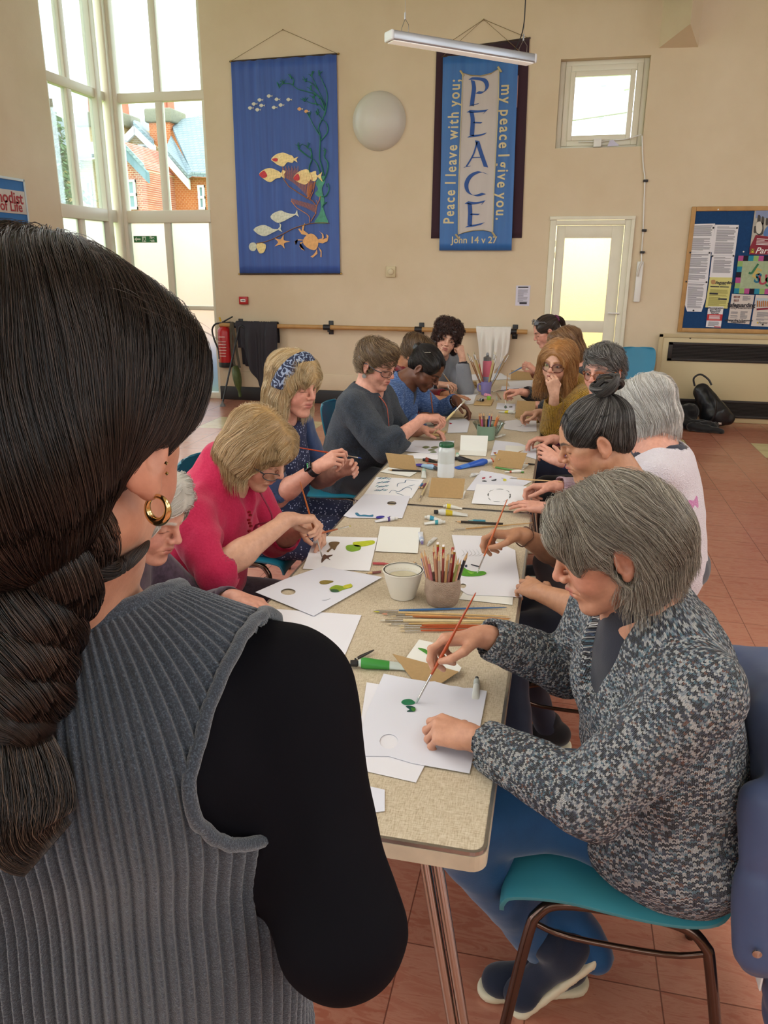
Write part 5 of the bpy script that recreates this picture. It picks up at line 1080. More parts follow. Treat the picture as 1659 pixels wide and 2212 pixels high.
# near painter's papers
f2 = paper('paper_sheet', 'white sheet lying beneath the near painting, showing at its lower left', 'paper', K4([(270, 498), (700, 560), (860, 1200), (735, 1442), (150, 1310)]), 0, .0004)
f = paper('painting_sheet', 'near sheet with a wet dark green blot under the knitted cardigan hands', 'painting', K4([(432, 416), (1405, 580), (1350, 870), (1240, 1356), (700, 1260), (480, 1195), (160, 1190), (275, 770)]), 2, .0022, torn=0, seed=5, hole=(*K4([(480, 1055)])[0], 20, 16))
paint(f, K4([(598, 690), (620, 665), (680, 658), (725, 685), (710, 705), (640, 712)]), '#1e7a55', .003); paint(f, K4([(640, 725), (690, 722), (730, 740), (720, 770), (690, 775), (650, 772), (675, 755)]), '#124a45', .003); paint(f, K4([(690, 740), (730, 745), (725, 770), (700, 768)]), '#3a7a2f', .0036)
m = MB(); pts = [T(*q, zz) for q, zz in zip(K4([(515, 232), (622, 280), (930, 330), (1140, 400)]), (.03, .055, .055, .04))]
gc = paper('greeting_card', 'folded kraft backed card painted with a green leaf, behind the near right hand', 'card', K4([(765, 95), (905, 125), (1165, 360), (1140, 405), (640, 270)]), 1, .012, th=.001); paint(gc, K4([(755, 175), (830, 190), (900, 245), (870, 250), (810, 215)]), '#4a8f3a', .0128)
a_, b_ = T(*K4([(590, 405)])[0]), T(*K4([(1140, 410)])[0]); q4 = [T(*q, z_) for q, z_ in zip(K4([(515, 232), (1140, 400), (960, 520), (700, 470)]), (.014, .014, .0, .0))]
MB().poly(q4, (0, 0, 1), .0012).build('card_back', M_pap[3], gc)
gt = paint_tube((757, 1441), (893, 1443), .0125, '#c3cdc6', '#3b8f3c', 'large green paint tube lying behind the near painting', cap='#1d1c1e', frac=(.12, .62))
MB().rbox((T(884, 1444)-A(.004, .006, 0)), (T(896, 1440)+A(.004, .004, .004)), .002).build('crimp', mat('dark crimp', '#2a1d1c', .5), gt)
brush_at(T(766, 1425, .006), T(808, 1404, .006), .0035, '#2b2723', 'short dark brush stub behind the large green tube', tip='#2b2723', fer=.05)
paint_tube((1030, 1468), (1027, 1513), .0065, '#d7d8d2', '#b9bdb6', 'small silver paint tube by the near painter\'s right cuff', cap='#3a3d40')
paper('paper_sheet', 'sliver of white paper at the near left edge of the table', 'paper', [(760, 1690), (831, 1706), (831, 1752), (770, 1760)], 2, .0005)
# middle of the table
g = paper('painting_sheet', 'sheet covered in rows of small blue brush strokes', 'painting', K5([(-30, 785), (440, 808), (318, 998), (-160, 965)]), 4, .0006)
r = random.Random(4)
for k in range(28):
    x, y = 5+(k % 7)*17-(k//7)*12, 795+(k//7)*38+r.uniform(-6, 6); stroke(g, K5([(x-22, y+14), (x-6, y+4), (x+10, y-2)]), ['#1f6f8a', '#234a86', '#2a8f9a'][k % 3], .0022, .0012)
for L in ([(175, 880), (185, 850), (250, 840), (270, 815), (390, 825)], [(95, 945), (130, 915), (190, 930), (260, 890), (310, 895), (318, 915)], [(60, 965), (105, 970)], [(160, 940), (240, 970)], [(270, 880), (350, 862)]): stroke(g, K5(L), '#2a5f8a', .002, .0012)
h = paper('palette_paper', 'palette paper with an oval hole and blue paint along its near edge', 'paper', K5([(-150, 955), (305, 975), (225, 1195), (-300, 1190), (-360, 1170)]), 2, .0016, hole=(*K5([(121, 1047)])[0], 10, 4.5))
for L, col in (([(232, 722), (250, 718), (270, 735), (300, 733), (340, 738), (365, 732), (362, 748), (300, 745), (250, 742)], '#2c7fa3'), ([(388, 750), (410, 742), (445, 742), (450, 750), (420, 758), (395, 760)], '#2b2fa0'), ([(485, 745), (505, 745), (512, 755), (495, 752)], '#27406b')):
    paint(h, [(700+x*480/1659, 900+y*480/1659) for x, y in L], col, .0022)
K2 = lambda L: [(700+x*480/1659, 900+y*480/1659) for x, y in L]
paint_tube(*K2([(548, 772), (380, 785)]), .0085, '#dfdfe2', '#5b4a8f', 'white tube with a purple band at the near edge of the blue palette', cap='#dad9d6', frac=(.3, .45))
paint_tube(*K2([(890, 680), (1032, 690)]), .009, '#dfddd5', '#d8c531', 'white tube with a yellow band, farthest of the four at the table join', cap='#d4cfc2'); paint_tube(*K2([(820, 730), (1072, 738)]), .0125, '#d6d6d0', '#cbb52b', 'large white tube with a black cap and ochre band at the table join', cap='#26262a', frac=(.3, .55))
paint_tube(*K2([(752, 764), (870, 775)]), .009, '#e0e0da', '#3a96b5', 'white tube with a blue band behind its twin', cap='#d8d8d2', frac=(.3, .6)); paint_tube(*K2([(905, 800), (748, 802)]), .009, '#e0e0da', '#3a9aa8', 'white tube with a teal band nearest the blank card', cap='#d8d8d2', frac=(.3, .5))
pencil(*K2([(980, 783), (1336, 801)]), .0045, '#2b211d', 'black pencil lying across the beige table by the tubes'); pencil(*K2([(1072, 775), (1205, 778)]), .0045, '#4a93a8', 'turquoise pencil stub lying behind the black pencil', lead='#2f8aa0', cut='#8fb7ae'); brush(*K2([(932, 848), (1558, 793)]), .0026, '#c39a62', 'long bare wooden brush lying across the near table', tip='#d8c9ab')
def standing_card(name, label, front, z_top, m, back=None, foot=None, mfoot=1, d=.0012):
    """folded card standing like a tent: front face given by bottom corners on the table and a leaning top edge"""
    bl, br, tr, tl = front; o = empty(name, T(*bl), label, 'card'); B = [T(*bl), T(*br)]; y0 = (B[0][1]+B[1][1])/2
    def up(p, base): 
        dv = ray(*p); # the top edge stands above a line parallel to the base, leaning back
        s = 0.0; best = None
        for k in range(1, 200):
            q = CP+dv*((base[1]+k*.0008-CP[1])/dv[1]); zz = q[2]-TZ
            if zz <= k*.0008*z_top: return q
        return q
    TL, TR = up(tl, B[0]), up(tr, B[1]); MB().poly([B[0], B[1], TR, TL], np.cross(B[1]-B[0], TL-B[0]), d).build('front_leaf', m, o)
    if foot: MB().poly([T(*p, .0005) for p in foot], (0, 0, 1), d).build('back_leaf', M_pap[mfoot] if isinstance(mfoot, int) else mfoot, o)
    else:
        back = [B[0]+2.2*(TL-B[0])*A(1, 1, 0), B[1]+2.2*(TR-B[1])*A(1, 1, 0)]; MB().poly([TL, TR, A(back[1][0], back[1][1], TZ+.002), A(back[0][0], back[0][1], TZ+.002)], (0, 0, 1), d).build('back_leaf', m, o)
    return o
standing_card('greeting_card', 'kraft card standing in the middle of the table nearest the white jar', K5([(485, 985), (826, 1003), (852, 802), (518, 792)]), 1.2, M_pap[3], foot=K5([(800, 1000), (832, 1004), (858, 925), (845, 925)]))
standing_card('greeting_card', 'kraft card standing at the left edge beside the dark sweater', K5([(100, 690), (378, 722), (335, 572), (58, 545)]), 1.2, M_pap[3], foot=K5([(5, 735), (90, 690), (370, 740), (300, 783)]))
standing_card('greeting_card', 'kraft card standing at the right edge above the green pencil', K5([(1120, 678), (1412, 708), (1470, 548), (1185, 518)]), 1.0, M_pap[3], foot=K5([(1412, 708), (1430, 710), (1485, 665), (1440, 640)]))
wc = standing_card('greeting_card', 'open white card standing in front of the green pencil pot', K5([(800, 520), (1068, 530), (1080, 375), (808, 368)]), 3.5, M_pap[1], foot=K5([(800, 520), (1068, 530), (1058, 578), (775, 565)]))
pencil(*K5([(80, 714), (412, 728)]), .0045, '#1e1a19', 'black pencil lying at the foot of the left kraft card', z=.006); pencil(*K5([(1115, 682), (1434, 736)]), .0045, '#4c8f3c', 'green pencil at the foot of the right kraft card', lead='#3f8a3a'); paint_tube(*K5([(1435, 742), (1245, 738)]), .0075, '#e2e0da', '#b5604a', 'thin white tube lying below the green pencil', frac=(.6, .75)); pencil(*K5([(1436, 650), (1545, 660)]), .004, '#211d1c', 'short black pencil at the right edge of the table', z=.004)
paint_tube(*K5([(1105, 655), (760, 702)]), .017, '#2457b8', '#3f78cc', 'big bright blue paint tube lying beside the white jar', cap='#d9dde2', frac=(.62, .9)); paint_tube(*K5([(575, 725), (345, 660)]), .013, '#9fc0de', '#3b22a0', 'pale blue and violet tube behind the left kraft card', cap='#24303c', frac=(.55, .85))
paint_tube(*K5([(745, 620), (975, 640)]), .013, '#1d1d21', '#2c2c32', 'black crumpled tube behind the big blue tube', cap='#141416'); paint_tube(*K5([(430, 630), (580, 640)]), .011, '#1c1b1e', '#8f3a2c', 'black tube left of the white jar', cap='#141416'); pencil(*K5([(430, 652), (590, 664)]), .0045, '#a83f2a', 'red pencil behind the violet tube', lead='#a83f2a', z=.006)
paint_tube(*K5([(440, 722), (440, 797)]), .0085, '#dfe2dc', '#a9c7b8', 'small white tube pointing away beside the left kraft card', cap='#9fc3b0'); paint_tube(*K5([(775, 565), (775, 605)]), .008, '#d5ddd3', '#8fc3a8', 'small pale green tube half hidden behind the jar', cap='#d8ddd8'); paint_tube(*K5([(905, 790), (985, 750)]), .0085, '#e3e2de', '#d0cfd0', 'small white tube left of the torn paper', cap='#e3e2de')
MB()
jx = T(*K5([(658, 785)])[0]); jd = -(CR.T@(jx-CP))[2]; jr = 84*sx5*jd/FPX; jh = .158
jo = empty('glass_jar', jx, 'tall clear jar of milky water with a dark green lid', 'jar')
t = NT('jar glass'); t.set(Transmission_Weight=1.0, Roughness=.03, IOR=1.45); t.color((.95, .98, .97)); M_jar = t.m
MB().lathe([(0, 0), (jr*.93, 0), (jr, .006), (jr, jh*.74), (jr*.96, jh*.82), (jr*.8, jh*.88), (jr*.8, jh*.9)], 32, jx, cap=False).build('glass', mat('milky jar glass', '#d3d8d6', .12, spec=.7), jo)
MB().lathe([(jr*1.004, .004), (jr*1.004, jh*.42), (jr*.99, jh*.43)], 32, jx, cap=False).build('milky_water', mat('milky water', '#dfe3e6', .15), jo); MB().lathe([(jr*.84, jh*.885), (jr*.88, jh*.89), (jr*.88, jh*.965), (jr*.84, jh*.985), (0, jh*.99)], 32, jx).build('lid', mat('dark green lid', '#1f5a35', .25), jo)
brush(*K5([(390, 1025), (492, 815)]), .0035, '#d9c390', 'pale wooden brush between the blue strokes sheet and the kraft card', z=.005, tip='#cbb892', bl=.1, fer=.12); pencil(*K5([(388, 898), (428, 852)]), .0045, '#3f78a8', 'blue pencil stub by the pale wooden brush', lead='#2f5f9a'); pencil(*K5([(412, 898), (458, 852)]), .0045, '#7a3450', 'plum pencil stub by the pale wooden brush', lead='#7a3450')
j = paper('palette_paper', 'torn paper with small dabs of red, black and yellow paint', 'paper', K5([(1010, 720), (1240, 760), (1510, 830), (1420, 880), (1250, 935), (865, 915)]), 2, .0008, torn=0, seed=7)
for L, col in (([(1020, 795), (1048, 788), (1052, 798), (1026, 806)], '#b03a44'), ([(1092, 784), (1112, 780), (1112, 788), (1094, 791)], '#a83a4c'), ([(1018, 826), (1045, 820), (1068, 830), (1040, 832)], '#2c3138'), ([(1112, 818), (1140, 812), (1160, 805), (1160, 820), (1130, 824)], '#27303a'), ([(1230, 805), (1255, 805), (1262, 822), (1235, 826)], '#d8d24a'), ([(1210, 796), (1235, 797), (1225, 802)], '#cfc8e0')): paint(j, K5(L), col, .0014)
k_ = paper('painting_sheet', 'white sheet with a thin dark oval outline by the pink knitted cuff', 'painting', K5([(965, 855), (1463, 878), (1455, 1078), (915, 1048)]), 4, .0026)
ov = [(1190+125*math.cos(q)*(1-.12*math.cos(2*q)), 968+62*math.sin(q)) for q in np.linspace(0, 2*math.pi, 26)]
for a in range(0, 25, 3): stroke(k_, K5(ov[a:a+3]), '#5b6064' if a % 2 else '#2f3438', .0012 if a % 2 else .0022, .0033)
l = paper('painting_sheet', 'sheet painted with leafy olive branches behind the jar', 'painting', K5([(215, 525), (345, 420), (745, 425), (720, 500), (590, 560)]), 2, .0022); l2 = paper('paper_sheet', 'white sheet under the olive branch painting', 'paper', K5([(270, 555), (600, 530), (740, 500), (690, 590), (580, 612), (340, 600)]), 4, .0006)
for L in ([(425, 490), (460, 477), (500, 487), (460, 502)], [(510, 492), (550, 480), (590, 487), (550, 505)], [(480, 518), (520, 508), (552, 518), (515, 525)], [(500, 538), (540, 530), (570, 540), (530, 545)]): paint(l, K5(L), '#6b8058', .003)
stroke(l, K5([(350, 482), (430, 488), (500, 492), (590, 487)]), '#9a6a4a', .0015, .003); paint(l, K5([(680, 445), (705, 445), (705, 451), (682, 451)]), '#8f3f5a', .003)
n_ = paper('painting_sheet', 'white paper beneath the hands with the purple wristband', 'painting', K5([(1148, 420), (1380, 445), (1450, 470), (1560, 480), (1560, 610), (1400, 560), (1105, 570)]), 2, .0006); paper('greeting_card', 'blank white card lying under the beaded bracelet hand', 'card', K5([(1255, 470), (1470, 480), (1420, 545), (1250, 540)]), 1, .0016)
paint(n_, K5([(1135, 542), (1160, 540), (1160, 550), (1138, 552)]), '#a8452f', .0014); paint(n_, K5([(1145, 556), (1165, 556), (1165, 566), (1147, 566)]), '#d8b03a', .0014); pencil(*K5([(1108, 590), (1135, 632)]), .004, '#cf5f35', 'orange pencil stub beside the right kraft card', lead='#cf5f35')
# green pencil pot in a glass bowl
t = NT('bowl glass'); t.set(Transmission_Weight=1.0, Roughness=.04, IOR=1.3); wv = t.node('ShaderNodeTexWave'); M_bowl = glass_mat('cut glass', '#dfe6e2')
o, c, rb, rt, z = cone_pot('pencil_pot', 'sage green pot of coloured pencils in front of a glass bowl', 'pot', *K5([(1057, 405)])[0], 19, K5([(0, 270)])[0][1], 20, mat('sage glaze', '#7f9a84', .3), rim=False)
cols2 = [('#c78f62', 'tan'), ('#9a5a3a', 'brown'), ('#2f2d36', 'black'), ('#d77a3a', 'orange'), ('#8f2f4f', 'crimson'), ('#c65a86', 'pink'), ('#3a5aa8', 'blue'), ('#b07a52', 'caramel'), ('#e0a890', 'peach'), ('#5a3a30', 'dark brown'), ('#9fa0a6', 'grey'), ('#a83232', 'red'), ('#6d4a7a', 'mauve'), ('#b5885f', 'fawn'), ('#7d2848', 'maroon')]
for k, (cc, nm) in enumerate(cols2):
    a = math.pi*(1.05+.9*((k*4) % 15)/14); rr = rt*(.75 if k % 2 else .4); q0 = c+A(rr*.8*math.cos(a), rr*.6*math.sin(a), .008); d = nrm(A(math.cos(a)*.42*rr/rt, -.02, 1)); pencil_at(q0+d*(.135+.01*math.sin(k*2.3)), q0, .0042, cc, nm+' pencil standing in the sage green pot', lead=cc, group='pencils in the sage green pot')
bc = c+A(.005, .085, 0); bo = empty('glass_bowl', bc, 'fluted clear glass bowl behind the sage green pot', 'bowl'); V = []; n = 64; prof = [(.035, .0), (.05, .004), (.062, .03), (.082, .068), (.088, .075), (.085, .075), (.078, .066), (.058, .03), (.045, .008), (.0, .006)]
for (rr, zz) in prof:
    for kk in range(n): q = 2*math.pi*kk/n; fl = 1+.05*math.cos(q*16)*min(1, zz/.03); V.append(bc+A(rr*fl*math.cos(q), rr*fl*math.sin(q), zz))
MB().add(V, [(i*n+kk, i*n+(kk+1) % n, (i+1)*n+(kk+1) % n, (i+1)*n+kk) for i in range(len(prof)-1) for kk in range(n)], True).build('bowl', M_bowl, bo, autosmooth=False)
paint_tube(*K5([(1250, 375), (1150, 395)]), .007, '#e4e2dc', '#c9c4b8', 'small white tube lying right of the sage green pot')
# far end of the table
def mug(px, pyb, label, col, r_, h_):
    c = T(px, pyb); o = empty('mug', c, label, 'mug'); MB().lathe([(0, 0), (r_*.8, 0), (r_*.86, .006), (r_, h_), (r_*.93, h_), (r_*.8, .01), (0, .008)], 28, c, cap=False).build('cup', mat('glaze '+col, col, .3), o)
    MB().tube(spline([c+A(-r_*.9, 0, h_*.8), c+A(-r_*1.45, 0, h_*.75), c+A(-r_*1.4, 0, h_*.35), c+A(-r_*.85, 0, h_*.25)], 5), .006, 8).build('handle', mat('glaze '+col, col, .3), o); return c
c = mug(*K7([(937, 735)])[0], 'lilac mug of long brushes at the far end of the table', '#8a80b8', .041, .098)
fan = [((715, 235), '#6f7f6a', '#8a5a34'), ((745, 250), '#bfae8a', '#a06a3a'), ((780, 215), '#cdbb92', '#c9b06f'), ((795, 220), '#b3a584', '#b89a5a'), ((835, 275), '#c99a7a', '#a03f22'), ((1045, 215), '#d8c9a2', '#cdb679'), ((1060, 222), '#cfc09a', '#c9b27a'), ((1065, 270), '#b5a27a', '#8a6a3a'), ((1165, 265), '#cdbb8f', '#8d98a8'), ((1212, 255), '#d6cfc0', '#9a7a48')]
for k, (q, tp, h_) in enumerate(fan):
    f0 = c+A((k-4.5)*.004, .005, .02); dv = ray(*K7([q])[0]); yq = c[1]+(.02 if k % 2 else -.01); tipp = CP+dv*(yq/dv[1]); brush_at(tipp, f0, .0034, h_, 'brush %s in the lilac mug' % ['at the far left with a dark green tip', 'second from the left', 'third from the left with pale bristles', 'fourth from the left', 'with a rust red handle', 'with pale upright handle right of the pink bottle', 'with a straw coloured handle', 'short and brown handled', 'with a grey handle leaning right', 'at the far right with white bristles'][k], tip=tp, fer=.12, bl=.07, group='brushes in the lilac mug')
c = T(*K7([(945, 590)])[0]); c = A(c[0], 6.05, TZ+.0016); c[0] = ony(*K7([(945, 560)])[0], 6.05)[0]; bo = empty('water_bottle', c, 'pink and grey water bottle behind the lilac mug', 'bottle')
MB().lathe([(0, 0), (.032, 0), (.034, .01), (.034, .09)], 24, c, cap=False).build('base', mat('grey lilac sleeve', '#8f8fae', .5), bo); MB().lathe([(.034, .09), (.034, .2), (.03, .212)], 24, c, cap=False).build('body', mat('pink sleeve', '#d2667a', .45), bo); MB().lathe([(.031, .21), (.031, .235), (.012, .245), (.012, .26), (.008, .27), (0, .272)], 24, c).build('lid', mat('steel lid', '#8b8a8c', .3, .7), bo)
paper('paper_sheet', 'wide blank sheet at the far end behind the lilac mug', 'paper', K7([(690, 500), (840, 485), (1120, 475), (1235, 545), (1020, 560), (650, 560)]), 0, .0005); b = paper('paper_sheet', 'blank sheet before the pinned ponytail painter', 'paper', K7([(1195, 575), (1500, 560), (1510, 640), (1230, 645)]), 0, .0005); paper('palette_paper', 'sheet with small dark dabs right of the lilac mug', 'paper', K7([(1130, 630), (1340, 645), (1500, 660), (1480, 700), (1110, 690)]), 2, .0008)
standing_card('greeting_card', 'kraft card standing at the far right end of the table', K7([(1232, 555), (1500, 560), (1460, 470), (1240, 440)]), 2.0, M_pap[3]); standing_card('greeting_card', 'kraft card standing behind a pair of spectacles', K7([(598, 650), (815, 655), (825, 578), (605, 568)]), 1.5, M_pap[3]); standing_card('greeting_card', 'kraft card standing before the mustard sleeve', K7([(1285, 1010), (1530, 1020), (1530, 815), (1310, 805)]), 1.5, M_pap[3])
brush(*K7([(1000, 700), (1335, 655)]), .0026, '#4a3230', 'dark brush lying right of the lilac mug', tip='#4a3230'); brush(*K7([(1120, 790), (1062, 705)]), .003, '#a06a40', 'brown brush lying beyond the black sleeved hand', z=.005, tip='#8a5a40'); brush(*K7([(1075, 815), (1065, 750)]), .003, '#b9c9c4', 'pale brush lying beside the brown brush', z=.005)
# folded spectacles on the table
sp = empty('spectacles', T(*K7([(735, 670)])[0]), 'dark rimmed spectacles lying before a kraft card', 'spectacles'); m = MB()
for cx in (690, 790):
    ctr = T(*K7([(cx, 672)])[0]); m.tube([ctr+A(.022*math.cos(q), 0, .018+.018*math.sin(q)) for q in np.linspace(0, 2*math.pi, 20, endpoint=False)], .0013, 5, closed=True)
a1, a2 = T(*K7([(690, 672)])[0])+A(.022, 0, .022), T(*K7([(790, 672)])[0])+A(-.022, 0, .022); m.tube([a1, lerp(a1, a2, .5)+A(0, 0, .004), a2], .0012, 5); m.build('frame', M_black, sp)
for cx, s in ((690, -1), (790, 1)):
    ctr = T(*K7([(cx, 672)])[0])+A(.022*s, 0, .026); MB().tube(spline([ctr, ctr+A(.002*s, .06, -.006), ctr+A(0, .1, -.022)], 4), .0012, 5).build('temple', M_black, sp)
paper('painting_sheet', 'curling white paper under the dark red sleeved hand', 'painting', K7([(575, 780), (690, 690), (830, 655), (855, 725), (820, 740), (790, 840), (720, 850)]), 4, .001)
tr = MB().rbox(T(*K7([(790, 860)])[0])+A(0, 0, 0), T(*K7([(1010, 845)])[0])+A(0, .16, .008), .003); tag(tr.build('wooden_board', mat('plywood', '#c7a672', .6, noise=.1, nscale=30)), 'small wooden board under the black capped tube', 'board')
paint_tube(*[(880+x*sx7, 720+y*sx7) for x, y in ((905, 818), (845, 800))], .013, '#c9c9c6', '#5a5a60', 'stubby tube with a black cap on the wooden board', z=.010, cap='#17171a')
bx = MB(); p = T(*K7([(972, 805)])[0]); bx.rbox(p+A(-.014, -.01, 0), p+A(.014, .01, .034), .004); tag(bx.build('paint_pot', mat('lime green plastic', '#86bb3a', .4)), 'lime green plastic cube beside the lilac mug', 'pot')
bl = MB(); p0, p1 = T(*K7([(900, 735)])[0]), T(*K7([(985, 765)])[0])
for k in range(6): q = lerp(p0, p1, k/5); bl.lathe([(0, 0), (.012, .002), (.013, .012), (.006, .02), (0, .022)], 10, q+A(0, .01*math.sin(k*2), 0))
tag(bl.build('bead_string', mat('pink beads', '#e39ab4', .5)), 'cluster of pink and white beads at the foot of the lilac mug', 'beads')
q_ = paper('painting_sheet', 'small sheet with a dark green brush mark under the black sleeved hand', 'painting', K7([(1075, 830), (1290, 845), (1280, 925), (1060, 905)]), 2, .0006); paint(q_, K7([(1155, 875), (1180, 868), (1192, 890), (1165, 898)]), '#1f4a45', .0012); paint(q_, K7([(1215, 875), (1250, 872), (1250, 884), (1220, 886)]), '#2c3a5a', .0012)
paint_tube(*K7([(1290, 965), (1095, 940)]), .012, '#dedfd8', '#d6c92e', 'tube with green and yellow bands beside the mustard sleeve', cap='#dcdcd6', frac=(.35, .6))
s_ = paper('painting_sheet', 'white sheet with a small dark scribble below the mustard sleeve', 'painting', K7([(1160, 1050), (1300, 1030), (1540, 1045), (1545, 1170), (1400, 1175), (1150, 1140)]), 0, .0006); stroke(s_, K7([(1305, 1108), (1345, 1115), (1370, 1100), (1398, 1108)]), '#6a6a66', .0015, .0012)
u_ = paper('painting_sheet', 'white sheet with a dab of red in front of the blue cardigan', 'painting', K7([(500, 1040), (700, 1020), (745, 1060), (715, 1185), (480, 1190)]), 2, .0008); paint(u_, K7([(500, 1068), (535, 1078), (510, 1084)]), '#b5344a', .0014)
v_ = MB().rbox(T(*K7([(500, 1000)])[0]), T(*K7([(690, 995)])[0])+A(0, .12, .01), .003); tag(v_.build('wooden_board', mat('pale board', '#d0b88f', .6, noise=.08, nscale=30)), 'pale painting board between the blue cardigan cuffs', 'board')
w_ = MB().rbox(T(*K5([(480, 375)])[0]), T(*K5([(640, 372)])[0])+A(0, .1, .008), .003); tag(w_.build('wooden_board', mat('plywood', '#c7a672', .6, noise=.1, nscale=30)), 'plywood board under the hand of the dark sweater painter', 'board')
paper('paper_sheet', 'white paper beneath the grey cardigan hand at the far left', 'paper', K7([(530, 630), (640, 620), (640, 680), (520, 690)]), 0, .0005)
# ---------------------------------------------------------------- chairs
M_teal = mat('teal plastic', '#3f8f9c', .35, noise=.05, nscale=10); M_teal2 = mat('deep teal plastic', '#1d6f86', .4, noise=.05, nscale=10); M_tealb = mat('bright blue teal plastic', '#2f86a8', .4, noise=.04, nscale=10)
M_brown = mat('bronzed steel tube', '#5d4a41', .22, .9)
CHAIR_PROF = [(.238, .392, .205), (.236, .418, .217), (.215, .441, .221), (.12, .447, .215), (0, .44, .218), (-.10, .437, .215), (-.165, .448, .205), (-.20, .485, .19), (-.217, .55, .185), (-.232, .63, .20), (-.25, .72, .205), (-.262, .785, .195), (-.266, .81, .165), (-.267, .815, .12)]
def chair(x, y, face, label, m=None):
    """moulded shell chair at x,y; face = direction the sitter looks, radians"""
    o = empty('plastic_chair', (x, y, 0), label, 'chair'); c, s = math.cos(face), math.sin(face); W = lambda f, l, z: A(x+f*c-l*s, y+f*s+l*c, z)
    P = spline([A(*p) for p in CHAIR_PROF], 4); V = []; nx = 14
    for k, (f, z, hw) in enumerate(P):
        back = min(1, max(0, (z-.45)/.1))
        for i in range(nx+1):
            u = -1+2*i/nx; e = abs(u)**4; cup = u*u
            V.append(W(f+back*(cup*.035), u*hw*.94, z+(1-back)*(cup*.012-e*.02)))
    F = [(k*(nx+1)+i, k*(nx+1)+i+1, (k+1)*(nx+1)+i+1, (k+1)*(nx+1)+i) for k in range(len(P)-1) for i in range(nx)]
    sh = MB().add(V, F, True).build('shell', m or M_teal, o, autosmooth=False); sm = sh.modifiers.new('thickness', 'SOLIDIFY'); sm.thickness = .009; sm.offset = 0
    bv = sh.modifiers.new('round', 'BEVEL'); bv.width = .003; bv.segments = 2
    for l in (-.20, .20):
        MB().tube(spline([W(.23, l*1.12, .0), W(.185, l*1.02, .33), W(.165, l*.97, .395), W(.12, l*.93, .42), W(0, l*.9, .422), W(-.10, l*.93, .418), W(-.145, l*.97, .39), W(-.165, l*1.0, .33), W(-.225, l*1.1, 0)], 5), .0115, 10).build('leg', M_brown, o)
        MB().tube(spline([W(.17, l*.98, .37), W(.1, l*.95, .345), W(-.08, l*.95, .345), W(-.15, l*.98, .37)], 4), .006, 8).build('brace', M_brown, o)
    MB().tube([W(.05, -.19, .424), W(.05, .19, .424)], .008, 8).build('crossbar', M_brown, o); return o
# ================================================================ people: implicit bodies, clothes and hair
DEV = os.environ.get('DEVQ', '')
def skin_mat():
    t = NT('skin'); a = t.node('ShaderNodeAttribute'); a.attribute_name = 'Col'; n = t.noise(t.coord('Object'), 55, 4, .6); n2 = t.noise(t.coord('Object'), 420, 3)
    f = t.ramp(n.outputs[0], [(.3, (.86, .83, .83)), (.7, (1.06, 1.06, 1.06))]); t.color(t.mix(1.0, a.outputs['Color'], f, 'MULTIPLY'))
    t.set(Roughness=.46, Specular_IOR_Level=.4)
    h = t.math('ADD', t.math('MULTIPLY', n.outputs[0], .6), t.math('MULTIPLY', n2.outputs[0], .4)); t.bump(h, .22, .0016); return t.m
def hair_mat():
    t = NT('hair'); a = t.node('ShaderNodeAttribute'); a.attribute_name = 'Col'; t.color(a.outputs['Color']); t.set(Roughness=.36, Specular_IOR_Level=.45); return t.m
M_skin = skin_mat(); M_hair = hair_mat()
SK = {'fair': '#d9a78c', 'pink': '#d99e88', 'tan': '#b98261', 'olive': '#c08c6c', 'brown': '#6f4632', 'warm': '#cb9478'}
def frame(o, f, u, s=1.0):
    """head frame: x = the person's right, y = forward, z = up"""
    f = nrm(f); u = nrm(A(u)-f*np.dot(A(u), f)); r = np.cross(f, u); R = np.stack([r, f, u], 1); o = A(o)
    return dict(o=o, R=R, s=s, L=lambda x, y, z: o+R@(A(x, y, z)*s))
